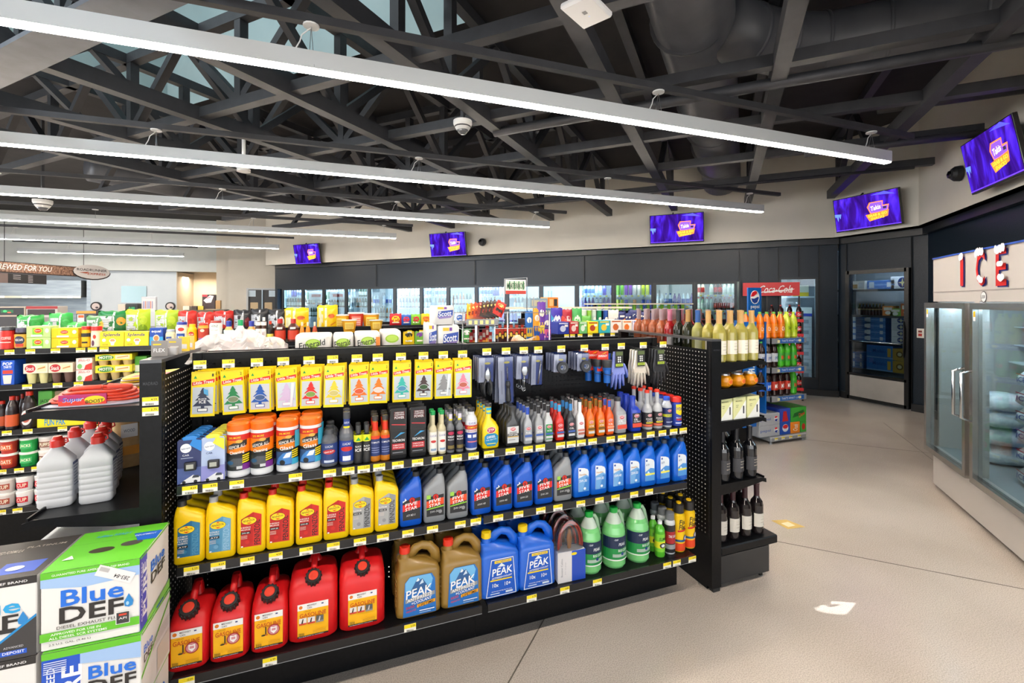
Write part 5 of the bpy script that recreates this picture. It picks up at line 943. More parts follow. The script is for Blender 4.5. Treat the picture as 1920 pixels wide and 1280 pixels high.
t3 = MB(); t3.tube([(.008, -.008, -.1), (.008, -.008, -.165)], [.008, .007], mt, 8, flatten=.6); t3.loft([(-.1, .02, .01, 3), (-.075, .042, .012, 3), (-.055, .03, .01, 2)], mt, 12, rot=lambda x, y, z: (x + .012, y - .008, z)); t3.tube([(.008 + .009 * cos(a), -.008, -.172 + .009 * sin(a)) for a in [2 * pi * k / 10 for k in range(11)]], .003, mt, 6)
t4 = MB(); t4.tube([(.02, -.008, -.03), (.014, -.008, -.09), (.006, -.008, -.15)], [.004, .005, .004], mt, 8)
t5 = MB()
t5.lathe([(.015, 0, M('#cfd3d8')), (.015, .02, M('#2f3238')), (.031, .02, M('#2f3238')), (.031, 0, M('#2f3238')), (.015, 0, M('#2f3238'))], 22, rot=lambda x, y, z: (x + .012, -z - .002, y - .07)); t5.dec([('E', .012, -.07, .013, .013, '#dfe3e8'), ('E', .012, -.07, .006, .006, '#3a6ab0')], flat(.004))
TK = {'pliers': Kind('pliers_pack', 'hand tool', clam(.078, .125, [('plier_jaw', t1), ('plier_grip', t1g)])), 'screwdriver': Kind('screwdriver_pack', 'hand tool', clam(.08, .24, [('shaft', t2), ('grip', t2g)])), 'wrench': Kind('wrench_pack', 'hand tool', clam(.066, .12, [('adjustable_wrench', t3)])), 'gauge': Kind('tire_gauge_pack', 'hand tool', clam(.062, .155, [('pencil_gauge', t4)])), 'tape': Kind('tape_pack', 'tape', clam(.07, .095, [('tape_roll', t5)]))}
HTZ = 1.372
for px, k, d in ((911, 'pliers', 'pliers on a blue card in clear plastic'), (947, 'screwdriver', 'screwdriver on a long blue card'), (980, 'wrench', 'adjustable wrench on a blue card'), (1007, 'gauge', 'pencil tyre gauge on a blue card'), (1050, 'tape', 'black tape roll on a blue card beside the gauges'), (1093, 'tape', 'black tape roll on a blue card beside the flashlights')):
    hook(px, HTZ + .012); x = onY(px, YH)
    for j in range(4): TK[k].put((x + .004, YH + .012 + .034 * j, HTZ), d + ', ' + DEPTH[j] + ' on its hook', 0, 'tool cards on the pegboard', None, (0, random.uniform(-.03, .03), random.uniform(-.04, .02)))
fl_ = MB(); fl_.box(-.035, .035, -.001, .001, -.11, 0, M('#d8301c', .4)); fl_.dec([('T', 'EVEREADY', .0, -.026, .056, .012, '#f6f6f6', .1, 0, .04), ('P', [(-.01, -.016), (.01, -.008), (.028, -.002), (.012, -.014)], '#f0b81c'), ('R', -.03, -.075, -.02, -.045, '#b81c14')], flat(.0012))
fb = MB(); bl = M('#1560b8', .4); fb.lathe([(.018, -.17, bl), (.02, -.1, bl), (.026, -.085, dk), (.028, -.06, dk), (.026, -.045, dk), (.01, -.044, dk)], 16, .008, -.03); fs = MB(); fs.tube([(.008 - .03, -.03, -.09), (-.02, -.05, -.12), (.01, -.06, -.125), (.035, -.045, -.115)], .002, dk, 6)
KFl = Kind('flashlight_pack', 'flashlight', [('backing_card', fl_), ('flashlight', fb), ('wrist_strap', fs)])
hook(1132, HTZ + .012)
for j in range(3): KFl.put((onY(1132, YH) - .03 * j, YH + .01 + .05 * j, HTZ + .006), 'blue flashlight on a red card, %s on its hook' % DEPTH[j], 0, 'flashlight packs')
def glove(col, palm):
    c = MB(); gm = noisy('knit_' + col.strip('#'), col, col, 90, .9, .6); pm = M(palm, .8)
    c.loft([(-.125, .088, .012, 3.5, .004), (-.09, .084, .014, 3), (-.05, .066, .014, 3), (0, .06, .012, 3)], gm, 16)
    for k, (dx, l, ang) in enumerate(((-.03, .065, -.12), (-.011, .078, -.04), (.01, .075, .05), (.029, .06, .14))): c.tube([(dx, 0, -.118), (dx + l * .5 * ang, 0, -.12 - l * .5), (dx + l * ang * 1.3, 0, -.125 - l)], [.012, .0105, .006], pm, 8, flatten=.6)
    c.tube([(.036, 0, -.07), (.056, 0, -.105), (.064, 0, -.14)], [.013, .012, .007], pm, 8, flatten=.6)
    t = MB(); t.box(-.025, .025, -.0165, -.015, -.085, .004, M('#26282a', .5)); t.dec([('R', -.022, -.02, .022, .0, '#5a6a3a'), ('R', -.024, -.078, .024, -.064, '#a9c23a'), ('T', 'GLOVE', 0, -.071, .03, .007, '#26340e', 0, 0, .04)] + [('E', -.008 + .012 * (k % 2), -.03 - .011 * (k // 2), .0045, .0045, '#e8eae8') for k in range(6)], flat(.0167))
    return Kind('work_glove', 'glove', [('knit_glove', c), ('header_card', t)])
for px, kk, d in ((1162, glove('#8d9be0', '#8292de'), 'lilac blue work glove'), (1203, glove('#d6cfc2', '#cfc8bb'), 'off-white work glove'), (1240, glove('#2f3034', '#2b2c30'), 'charcoal work glove')):
    hook(px, HTZ + .014)
    for j in range(3):
        if j and px == 1162: 
            if j == 1: kb = glove('#1d4fa8', '#1a5cc0')
            kb.put((onY(px, YH) + .02, YH + .02 + .04 * j, HTZ - .02), 'deep blue work glove behind the lilac one, %s' % ('nearer', 'farther')[j - 1], 0, 'work gloves')
        else: kk.put((onY(px, YH) + .01 * j, YH + .02 + .04 * j, HTZ), d + ' on the pegboard, ' + DEPTH[j] + ' on its hook', 0, 'work gloves', (1, 1, 1.05))
# ================================================================ FLUID CARTONS AT THE LEFT
def carton_box(w_, d_, h_, front, side, top, edge):
    b = MB(); b.box(-w_ / 2, w_ / 2, 0, d_, 0, h_, M('#e9e8e6', .55), .003)
    f = MB(); f.dec(front, flat(0)); s = MB(); s.dec(side, lambda u, v, n: (w_ / 2 + n, d_ / 2 + u, v)); t = MB(); t.dec(top, lambda u, v, n: (u, v, h_ + n))
    return [('carton_body', b), ('front_print', f), ('side_print', s), ('top_print', t)]
w_, h_, d_ = .243, .235, .25; GR = '#63bf2c'; a, b_ = w_ / 2, d_ / 2
fr = [('P', [(-a, h_ - .02), (a, h_ - .02), (a, h_ - .05), (-.02, h_ - .06), (-a, h_ - .045)], '#9fc0ea'), ('R', -a, h_ - .02, a, h_, GR), ('T', "GUARANTEED PURE: AMERICA'S #1 DEF BRAND", 0, h_ - .011, .19, .007, '#f4f8f0', 0, 0, .03), ('T', 'Blue', .004, .15, .155, .05, '#1f6fdc', 0, 0, .07), ('T', 'DEF', .002, .099, .158, .048, '#2b2827', 0, 0, .07), ('P', [(.094, .132), (.106, .108), (.104, .094), (.094, .09), (.084, .094), (.082, .108)], '#2a86cc'), ('E', .091, .102, .004, .006, '#a9d4ee'), ('T', 'DIESEL EXHAUST FLUID', .0, .065, .165, .009, '#4a4744'), ('R', -a, .03, a, .055, GR), ('T', 'APPROVED FOR USE IN', -.036, .048, .12, .007, '#f6faf2', 0, 0, .04), ('T', 'ALL DIESEL SCR SYSTEMS', -.03, .037, .14, .007, '#f6faf2', 0, 0, .04), ('T', '2.5 U.S. GAL. (9.46 L)', -.05, .018, .1, .008, '#4a4a4c'), ('R', .062, .042, .098, .08, '#f4f4f2'), ('R', .064, .044, .096, .078, '#3a3a3c'), ('R', .07, .068, .09, .074, '#c8402a'), ('T', 'API', .08, .06, .02, .007, '#f0f0f0')]
sd = [('R', -b_, 0, -.07, h_, '#4f51c0'), ('T', 'PURE', -.087, .12, .17, .032, '#f2f2fa', 0, 90, .07), ('T', 'GUARANTEED', -.112, .12, .19, .012, '#dcdcf6', 0, 90, .05), ('T', 'Blue', .02, .16, .12, .036, '#1f6fdc', 0, 0, .07), ('T', 'DEF', .02, .12, .12, .034, '#2b2827', 0, 0, .07), ('R', -b_, h_ - .006, b_, h_, GR), ('P', [(-.07, .0), (b_, .0), (b_, .03), (-.07, .012)], '#8fce66')]
tp = [('R', -a, 0, a, d_, GR), ('E', -.015, .1, .034, .018, '#3a3420'), ('E', .058, .12, .03, .018, '#4a4640'), ('P', [(.07, .13), (a, .13), (a, .19), (.04, .19)], '#1c5fc4'), ('T', 'EQUIPMENT', .08, .17, .06, .012, '#e8eef8'), ('T', 'AdBlue READY', -.02, .2, .1, .016, '#3aa0c4'), ('P', [(-.1, .06), (-.07, .06), (-.085, .085)], '#f2f6ee'), ('R', -a, .155, a, .156, '#3f8a1c')]
KD = Kind('fluid_carton', 'carton', carton_box(w_, d_, h_, fr, sd, tp, GR))
fr2 = [('R', -a, 0, -.03, h_ - .02, '#1f56c8'), ('T', 'PURE', -.05, .1, .17, .05, '#f6f6fa', 0, 90, .07), ('T', 'GUARANTEED', -.1, .1, .18, .02, '#f0f4fa', 0, 90, .05), ('R', -a, h_ - .02, a, h_, GR), ('P', [(-.03, h_ - .02), (a, h_ - .02), (a, h_ - .07), (-.03, h_ - .05)], '#9fc0ea'), ('T', 'Blue', .05, .15, .12, .04, '#1f6fdc', 0, 0, .07), ('T', 'DEF', .05, .105, .12, .04, '#2b2827', 0, 0, .07)]
for k in range(6): fr2.append(('R', -a + .006, h_ - .03 - k * .006, -a + .06, h_ - .027 - k * .006, '#c9d6f2'))
KD2 = Kind('fluid_carton', 'carton', carton_box(w_, d_, h_, fr2, [('T', 'Blue', -.07, .17, .07, .025, '#1f6fdc', 0, 0, .06), ('T', 'DEF', -.07, .14, .07, .025, '#2b2827', 0, 0, .06), ('P', [(-b_, .09), (b_, .2), (b_, .21), (-b_, .1)], GR), ('R', .0, .02, .11, .1, '#d9d2c8'), ('R', -b_, h_ - .006, b_, h_, GR)] + [('R', -.04, .12 + k * .007, .1, .122 + k * .007, '#b8b4b0') for k in range(6)], tp, GR))
fr3 = [('R', -a, h_ - .022, a, h_, '#2c2a2a'), ('T', "AMERICA'S #1 DEF BRAND", .02, h_ - .012, .16, .008, '#f2f2f2', 0, 0, .04), ('T', 'Blue', .01, .155, .15, .042, '#28a4e0', 0, 0, .07), ('T', 'DEF', .005, .11, .15, .04, '#2b2827', 0, 0, .07), ('P', [(.09, .135), (.102, .112), (.1, .1), (.09, .095), (.08, .1), (.078, .112)], '#2a86cc'), ('P', [(-.08, .078), (.1, .078), (.07, .09), (-.08, .09)], '#2b2a2a'), ('P', [(-.03, 0), (a, .12), (a, 0)], '#3b3a3c'), ('P', [(-.035, 0), (-.025, 0), (a, .115), (a, .123)], '#1e8cd0'), ('R', .04, .012, .1, .026, '#1c56c8'), ('T', 'DEPOSIT', .07, .02, .05, .008, '#f4f6fa', 0, 0, .04), ('T', 'ADVANCED', .07, .036, .045, .006, '#c9ccd0'), ('R', -.09, .066, .02, .067, '#8a8a8c'), ('R', -.09, .058, .0, .059, '#8a8a8c')]
tp3 = [('R', -a, 0, a, d_, '#3a3634'), ('R', .0, .03, .1, .1, '#3a5cc0'), ('E', -.05, .07, .05, .02, '#6a665f'), ('T', 'PLATINUM', .05, .2, .1, .012, '#b8b0a4'), ('T', 'ADVANCED FORMULA', -.05, .18, .1, .02, '#a9a196'), ('E', .04, .06, .022, .014, '#d9dce4')]
KD3 = Kind('fluid_carton', 'carton', carton_box(w_, d_, h_, fr3, [('R', -b_, 0, b_, h_, '#c9c6c4')], tp3, GR))
bx0 = -.856 + .1215; TOPZ = .844
KD.put((bx0, 1.757, TOPZ - .235), 'white and green exhaust fluid carton on top of its stack, price sticker on its front', 0, 'exhaust fluid cartons')
KD2.put((bx0 + .006, 1.75, TOPZ - .472), 'white and blue exhaust fluid carton directly under the green topped one', 0, 'exhaust fluid cartons')
KD.put((bx0, 1.757, TOPZ - .709), 'white and green exhaust fluid carton at the bottom of its stack', 0, 'exhaust fluid cartons')
KD3.put((bx0 - .252, 1.76, TOPZ - .237), 'grey and black exhaust fluid carton on top of the outer stack', 0, 'exhaust fluid cartons')
KD3.put((bx0 - .252, 1.755, TOPZ - .474), 'grey and black exhaust fluid carton under the topmost one of the outer stack', 0, 'exhaust fluid cartons')
KD3.put((bx0 - .252, 1.757, TOPZ - .711), 'grey and black exhaust fluid carton at the bottom of the outer stack', 0, 'exhaust fluid cartons')
pl = empty('wooden_pallet', (0, 0, 0)); tag(pl, 'low wooden pallet under the exhaust fluid cartons', 'pallet')
for x in (-1.13, -.98, -.83, -.68):
    m = MB(); m.box(x, x + .1, 1.74, 2.02, .1, .125, noisy('pallet_wood', '#a98a5c', '#b89a6c', 8, .8)); m.ob('deck_board', pl)
for y in (1.75, 1.98):
    m = MB(); m.box(-1.12, -.6, y, y + .04, 0, .1, _M.get('pw') or '#a98a5c'); m.ob('stringer', pl)
m = MB(); m.dec([('R', -.05, -.017, .05, .017, '#eceaea'), ('T', '283-84', .02, -.004, .042, .012, '#2a2a2c', .1, 180, .02), ('R', -.045, .0, -.02, .012, '#b8b6b6')], lambda u, v, n: (bx0 + .06 + u * cos(-.45) - v * sin(-.45), 1.7555 - n, TOPZ - .035 + u * sin(-.45) + v * cos(-.45))); tag(m.ob('price_sticker'), 'white handwritten style price sticker 283-84 on the green topped carton', 'sticker')
# white plastic tub behind the cartons
m = MB(); wt = M('#dfe1e4', .3, t=.2); m.loft([(.245, .3, .5, 6), (.26, .32, .54, 6), (.70, .36, .6, 6), (.715, .39, .64, 6), (.735, .39, .64, 6), (.735, .35, .59, 6), (.6, .34, .57, 6)], wt, 28, cap=False, rot=lambda x, y, z: (x - .915, y + 2.42, z)); tag(m.ob('plastic_tub'), 'milky white plastic tub on the lower deck of the left end unit', 'tub')
# ---- lighter fluid bottles and cables on the left end unit
b = MB(); wp = M('#c4c6ca', .35)
b.loft([(0, .092, .058, 5), (.008, .1, .064, 6), (.02, .1, .064, 6)] + [q for k in range(6) for q in ((.03 + k * .02, .1, .064, 6), (.032 + k * .02, .097, .061, 6), (.034 + k * .02, .1, .064, 6))] + [(.165, .1, .064, 6), (.2, .05, .045, 3), (.21, .034, .034, 2), (.22, .034, .034, 2)], wp, 20)
c = MB(); rd = plast('#d32a1e'); c.lathe([(.021, .214, rd), (.021, .238, rd), (.016, .242, rd), (.012, .252, rd)], 16); c.tube([(.018, 0, .244), (.028, 0, .24), (.03, 0, .228), (.02, 0, .222)], .003, rd, 6)
l = MB(); l.dec([('R', -.024, .03, .024, .155, '#d5d9e2'), ('R', -.024, .145, .024, .155, '#3c4a78')] + [('R', -.02, .135 - k * .011, .02 - (k % 3) * .006, .139 - k * .011, '#6a7490') for k in range(7)] + [('R', -.018 + k * .005, .034, -.016 + k * .005, .05, '#4a4a4e') for k in range(7)], lambda u, v, n: (.05 + n, u, v))
KLf = Kind('lighter_fluid_bottle', 'lighter fluid', [('bottle_body', b), ('flip_cap', c), ('back_label', l)])
n = 0
for cx, nm, dy in ((-1.013, 'outer row', .13), (-.892, 'inner row', .105)):
    for k in range(3):
        yy = 2.18 + dy * k; KLf.put((cx - (.03 * k if dy < .12 else .006 * k), yy, .897), 'white ribbed lighter fluid bottle with a red cap, %s, %s' % (nm, DEPTH[k]), .12, 'lighter fluid bottles', (1, 1, 1.02))
for k, (x, y, hh) in enumerate(((-.955, 2.6, .28), (-.86, 2.66, .27))):
    m = MB(); m.loft([(0, .1, .09, 4), (.1, .11, .1, 4), (.22, .1, .07, 3), (hh, .08, .012, 3)], noisy('kraft_paper_%d' % k, '#a88658', '#bd9c6e', 20, .8, .5), 16); m.dec([('R', -.04, .06, .04, .1, '#d08a2c'), ('R', -.03, .14, .03, .2, '#dfe2e6'), ('T', 'WOOD', 0, .17, .04, .014, '#3a4a6a')], flat(.052)); tag(m.ob('kraft_bag', None, (x, y, .898), .5), 'tan paper bag of wood chips behind the lighter fluid, %s' % ('nearer one', 'farther one')[k], 'paper bag')
m = MB(); m.lathe([(.04, 0, M('#c9882c')), (.045, .03, M('#c9882c')), (.045, .1, M('#d9d2c4')), (.02, .17, M('#d9d2c4')), (.015, .2, M('#d9d2c4'))], 14); tag(m.ob('syrup_jug', None, (-.765, 2.36, .898)), 'amber based bottle against the end unit spine behind the lighter fluid', 'bottle')
# orange jumper cable pack on top shelf
jc = empty('jumper_cable_pack', (-.892, 2.2, 1.2735)); jc.scale = (1.22, 1, .9); tag(jc, 'flat pack of orange jumper cables with a multicolour Super label on the top shelf', 'jumper cables')
m = MB(); oc = M('#d9442a', .4)
for k in range(4):
    r_ = .115 - .012 * k; m.tube([(-.01 + r_ * 1.0 * cos(a_), .02 + .085 * sin(a_), .012 + .012 * k + .004 * sin(3 * a_)) for a_ in [2 * pi * t / 28 for t in range(29)]], .0062, oc, 7)
m.ob('orange_cable', jc)
m = MB(); m.tube([(-.06, -.02, .06), (.01, -.02, .062)], .011, oc, 8); m.tube([(.03, -.03, .068), (.09, -.035, .06)], .011, oc, 8); m.ob('clamp_grip', jc)
m = MB(); m.box(-.075, .04, -.078, -.072, 0, .045, M('#b52a6a', .4)); m.dec([('P', [(-.075, 0), (.04, 0), (.04, .02), (-.03, .03), (-.075, .02)], '#e0402c'), ('E', .012, .022, .025, .016, '#f0d41c'), ('T', 'Super', -.04, .024, .05, .024, '#f4f6fa', .15, 3, .06), ('T', 'Super', -.041, .025, .048, .023, '#2a4ac0', .15, 3, .03), ('T', 'BOOST', .012, .016, .044, .014, '#26221a', .1, 5, .05)], flat(.078)); m.ob('label_band', jc)
m = MB(); m.loft([(0, .27, .2, 4), (.003, .27, .2, 4)], M('#aab2c4', .25), 20); m.ob('backing_card', jc)
for k in range(7):
    m = MB(); m.loft([(0, .22, .2, 5), (.006, .22, .2, 5)], M(('#efe9d6', '#f2d41c', '#f4f1ec', '#e7e3d8', '#f2d41c', '#f4efe4', '#f0cf2a')[k], .5), 16, rot=lambda x, y, z: (x, y, z + x * .06)); m.dec([('R', -.08, -.08, .06, .0, ('#c23a3a', '#d8401c', '#9a4a7c')[k % 3])], lambda u, v, n: (u, v, .0062 + n + u * .06))
    tag(m.ob('snack_pouch', None, (-.80 + random.uniform(-.01, .01), 2.47 + random.uniform(-.015, .015), 1.28 + .0085 * k), random.uniform(-.12, .12)), 'flat yellow and white pouch behind the orange cables, %s' % ('lowest of the pile' if k == 0 else 'topmost of the pile' if k == 6 else '%s from the bottom of the pile' % ORD[k]), 'pouch', 'flat pouches piled behind the orange cables')
# little hang cards on the end unit top
for k, (x, y, c1, tt_) in enumerate(((-.69, 2.16, '#8d8986', 'FLEX'), (-.672, 2.27, '#a9a5a2', ''), (-.664, 2.36, '#f2c81c', ''), (-.655, 2.42, '#e8b818', ''))):
    m = MB(); m.box(-.026, .026, -.002, .002, 0, .062, M(c1, .5)); m.dec([('R', -.02, .044, .006, .05, '#e9c81c')] + ([('T', tt_, 0, .024, .036, .014, '#eeeeee')] if tt_ else [('R', -.016, .01, .016, .03, '#d8d4d0')]), flat(.002)); tag(m.ob('coupon_card', None, (x, y, HT + .0125), .1 - .3 * k), ('grey FLEX card', 'plain grey card', 'yellow card nearer the pegboard', 'yellow card farther back')[k] + ' standing on top of the left end unit', 'card')
m = MB(); m.loft([(0, .075, .02, 4), (.012, .08, .024, 4), (.03, .08, .024, 4)], M('#b9b6b4', .3, .3), 14); tag(m.ob('card_holder', None, (-.68, 2.2, HT + .0125), .1), 'small grey tray holding cards on top of the left end unit', 'card holder')
# ================================================================ WINE END UNIT
def wine(gl, foil, label=None, t=0., r=.037, H=.3, lw=.9):
    b = MB(); gm = M(gl, .06, t=t, cc=.3); fm = M(foil, .4)
    b.lathe([(r * .9, 0, gm), (r, .006, gm), (r, .17, gm), (r * .9, .19, gm), (r * .5, .212, gm), (.015, .225, gm), (.0145, H - .075, gm)], 20)
    f = MB(); f.lathe([(.0155, H - .078, fm), (.0155, H - .01, fm), (.0165, H - .009, fm), (.0165, H, fm)], 16)
    p = [('bottle_body', b), ('neck_foil', f)]
    if label:
        l = MB(); l.dec([('R', -r * lw * 1.7, .045, r * lw * 1.7, .125, label), ('R', -.02, .07, .02, .074, '#b8b0a0'), ('R', .004, .05, .016, .064, '#6a6660'), ('R', -.02, .09, .01, .093, '#b8b0a0'), ('R', -.02, .105, .018, .108, '#cfc8b8')], cyl(r + .0005), step=.008); p.append(('paper_label', l))
    return Kind('wine_bottle', 'wine', p)
W1 = wine('#c6ba5a', '#c39a5c', '#e9e3d2', .35); W2 = wine('#b9b66a', '#1f56a0', '#dfe0b4', .35); W3 = wine('#22251c', '#1c1c1e'); W4 = wine('#2a2d1c', '#b58a4c'); W5 = wine('#a5171a', '#c2708a', '#d6cfcf', .1); W6 = wine('#c26a42', '#a58e92', None, .35); W7 = wine('#141519', '#1b1b20', '#3c3d42', r=.041); W8 = wine('#1a1416', '#3a1a22', '#d9d4ca')
pos = [(W1, 'gold-foiled white wine', .0), (W1, 'gold-foiled white wine', .0), (W2, 'blue-foiled white wine', 0), (W4, 'dark wine with a gold foil', 0), (W3, 'dark wine with a black foil', 0), (W5, 'red wine with a pink foil', 0), (W6, 'rose wine with a mauve foil', 0), (W6, 'rose wine with a mauve foil', 0), (W6, 'rose wine with a mauve foil', 0), (W6, 'rose wine with a mauve foil', 0)]
COLN = ['at the shelf edge', 'second from the shelf edge', 'third from the shelf edge', 'against the spine']
for j, (kk, d, _) in enumerate(pos):
    for i in range(4):
        kk.put((2.312 - .083 * i, 2.095 + .087 * j, 1.302), '%s, top shelf, %s row back, %s' % (d, ORD[j], COLN[i]), .3, 'wine bottles on the top shelf of the end unit', (1, 1, 1))
jar = MB(); jm = M('#ee9a12', .12, t=.25, cc=.3); jar.lathe([(.026, 0, jm), (.04, .012, jm), (.045, .035, jm), (.04, .06, jm), (.03, .072, jm)], 20); jl = MB(); jl.lathe([(.031, .071, M('#c9cacc', .3, .8)), (.031, .08, M('#c9cacc', .3, .8))], 18); jp = MB(); jp.dec([('E', 0, .036, .022, .016, '#f2a82a'), ('E', 0, .036, .018, .012, '#e2682a')], cyl(.0455), step=.006)
KJr = Kind('cocktail_jar', 'cocktail', [('jar_body', jar), ('metal_lid', jl), ('round_label', jp)])
for j in range(3):
    for i in range(3): KJr.put((2.3 - .098 * i, 2.1 + .1 * j, 1.15), 'round orange cocktail jar, %s row from the front, %s' % (ORD[j], COLN[i]), .2, 'orange cocktail jars')
m = MB(); m.box(-.048, .048, 0, .26, 0, .128, M('#dfe0a4', .5), .002); m.dec([('P', [(-.048, 0), (.048, 0), (.048, .11), (.0, .05)], '#eef0ea'), ('T', 'MARGARITA', -.006, .106, .05, .009, '#6a6a4c'), ('R', .024, .03, .034, .075, '#3a3a40'), ('R', -.03, .08, -.01, .083, '#8a8a6c'), ('R', -.03, .07, -.014, .073, '#8a8a6c')], flat(0)); m.dec([('R', .02, .02, .24, .11, '#5c6a5c')] + [('R', .03 + k * .052, .02, .065 + k * .052, .105, '#c3c45c' if k % 2 else '#2e4a66') for k in range(4)] + [('R', .03 + k * .052, .04, .065 + k * .052, .075, '#d9dcd2') for k in range(4)], lambda u, v, n: (-.048 - n, .26 - u, v)); KMc = Kind('cocktail_carton', 'cocktail carton', m)
for i, x in enumerate((2.288, 2.182, 2.078)): KMc.put((x, 2.06, .964), 'pale green margarita cocktail carton with bottles showing, %s' % ('at the shelf edge', 'middle one', 'against the spine')[i], 0, 'cocktail cartons')
for j in range(4):
    for i in range(3):
        W7.put((2.3 - .105 * i - .02 * (j % 2), 2.1 + .1 * j, .603), 'black sparkling wine bottle on the lower shelf, %s row, %s' % (ORD[j], COLN[i]), .3, 'black sparkling wine bottles')
        W8.put((2.37 - .095 * i - .02 * (j % 2), 2.11 + .1 * j, .244), 'cream-labelled dark wine on the base deck, %s row, %s' % (ORD[j], ['at the deck edge', 'second in', 'third in'][i]), .3, 'dark wine bottles on the base deck')
    W8.put((2.085 - .02 * (j % 2), 2.11 + .1 * j, .244), 'dark red wine bottle on the base beside the upright, %s row' % ORD[j], .3, 'dark wine bottles on the base deck')
# ================================================================ GENERIC PACKS
def pbox(name, cat, px0, px1, yt, Y, z, dep, col, items, label, group=None, h=None, n=1):
    x0, x1 = onY(px0, Y), onY(px1, Y); w_ = x1 - x0 - .002; xc = (x0 + x1) / 2; h = h or zat(yt, xc, Y) - z
    m = MB(); m.box(-w_ / 2, w_ / 2, 0, dep, 0, h, M(col, .5), .002); m.dec(items(w_, h) if callable(items) else items, flat(0)); o = m.ob(name, None, (xc, Y, z + .0012)); return tag(o, label, cat, group)
def bag_mb(w_, h, T, col, items=(), seed=0, r=.3):
    R_ = random.Random(seed); ph = [R_.uniform(0, 6) for _ in range(4)]
    def bl(u, v):
        a, c = abs(2 * u / w_), abs(2 * v / h - 1); return max(0, T / 2 * (1 - min(a, 1) ** 3) * (1 - min(c, 1) ** 5) + (.0035 * sin(30 * u / w_ * 1.3 + ph[0]) * sin(14 * v / h + ph[1]) + .002 * sin(50 * v / h + ph[2])) * (1 - min(c, 1) ** 4) * (1 - min(a, 1) ** 2))
    m = MB(); nu, nv = 9, 12; mt_ = M(col, r, n=0)
    for s_ in (-1, 1):
        vs = [(-w_ / 2 + w_ * i / nu, s_ * bl(-w_ / 2 + w_ * i / nu, h * j / nv), h * j / nv + (.004 * sin(i * 1.7 + ph[3]) if j == nv else 0)) for j in range(nv + 1) for i in range(nu + 1)]
        m.add(vs, [((j * (nu + 1) + i), (j * (nu + 1) + i + 1), ((j + 1) * (nu + 1) + i + 1), ((j + 1) * (nu + 1) + i)) for j in range(nv) for i in range(nu)], mt_, True)
    m.dec(items, lambda u, v, n: (u, -bl(u, v) - n - .0008, v), step=w_ / 9, stepv=h / 10); return m
def pbag(px0, px1, yt, Y, z, T, col, items, label, group=None, rz=0, name='snack_bag', cat='snack bag', tilt=0):
    x0, x1 = onY(px0, Y), onY(px1, Y); w_ = x1 - x0; xc = (x0 + x1) / 2; h = zat(yt, xc, Y) - z
    m = bag_mb(w_, h, T, col, items(w_, h) if callable(items) else items, int(px0)); o = m.ob(name, None, (xc, Y + T / 2, z + .0012)); o.rotation_euler = (tilt, 0, rz); return tag(o, label, cat, group)
def pjar(px, wpx, yt, Y, z, body, cap, spans, deco, label, name='jar', cat='jar', capf=.15, neckf=.8, rb=1., sh=.1, t=0, group=None):
    xc = onY(px, Y); w_ = onY(px + wpx / 2, Y) - onY(px - wpx / 2, Y); h = zat(yt, xc, Y) - z; r = w_ / 2; cp = h * capf
    m = bottle(r, h * (1 - capf - sh), r * neckf, h, body, cap, [(a * h, b__ * h, c) for a, b__, c in spans], [(q[0],) + tuple(v * (r if k in (1, 3) else h) if q[0] in 'RE' or (q[0] == 'T' and 0) else v for k, v in enumerate(q[1:-1], 1)) + (q[-1],) if q[0] in 'RE' else ('T', q[1], q[2] * r, q[3] * h, q[4] * r, q[5] * h) + tuple(q[6:]) for q in deco], caph=cp, sh=sh * h, capr=r * neckf * 1.08, t=t)
    r_ = empty(name, (xc, Y + r, z + .0012)); tag(r_, label, cat, group)
    for nm, mb in m: mb.ob(nm, r_)
    return r_
# ================================================================ FOOD GONDOLA (second row)
YA = Y2 + .04; zA = 1.335
def lipton(c1, c2): return lambda w_, h: [('R', -w_ * .25, h * .2, w_ * .2, h * .85, c2), ('E', -w_ * .02, h * .6, w_ * .17, h * .24, '#f0c81c'), ('E', -w_ * .02, h * .6, w_ * .14, h * .17, '#c9281e'), ('T', 'Lipton', -w_ * .02, h * .6, w_ * .2, h * .16, '#f8f4e8', .1), ('R', -w_ * .3, h * .08, w_ * .15, h * .25, '#eef2e6'), ('E', w_ * .36, h * .6, w_ * .08, h * .2, '#f2ecd6')]
pjar(8, 28, 613, YA, zA, '#c9281e', '#3a3c40', [(.05, .8, '#c9281e')], [('T', 'COFFEE', .2, .5, 1.2, .12, '#f2e6e0'), ('R', -.8, .3, .8, .34, '#e8c8c0')], 'red coffee tub with a dark lid at the end of the top shelf', 'coffee_tub', 'coffee', neckf=.98, sh=.02)
pjar(35, 27, 615, YA, zA, '#3a2416', '#4b4760', [(.08, .7, '#d8a83c')], [('E', 0, .42, .75, .2, '#26304a'), ('T', 'NESCAFE', 0, .44, 1.1, .1, '#f0f0f0'), ('R', -.5, .12, .6, .26, '#c8402a')], 'instant coffee jar with a violet-grey lid and yellow label', 'coffee_jar', 'coffee', capf=.22, neckf=.85)
hb = (zat(612, onY(72, YA), YA) - zA) / 2
for k in (0, 1):
    pbox('tea_box', 'tea', 49, 95, 0, YA, zA + k * (hb + .0012), .1, '#b8d88a', lipton('', '#7cc23c'), 'green tea box on the top shelf, %s of the pair' % ('lower', 'upper')[k], 'green tea boxes', h=hb)
    pbox('tea_box', 'tea', 96, 147, 0, YA, zA + k * (hb * .9 + .0012), .1, '#f2c40e', lipton('', '#f4d02a'), 'yellow tea box on the top shelf, %s of the pair' % ('lower', 'upper')[k], 'yellow tea boxes', h=hb * .9)
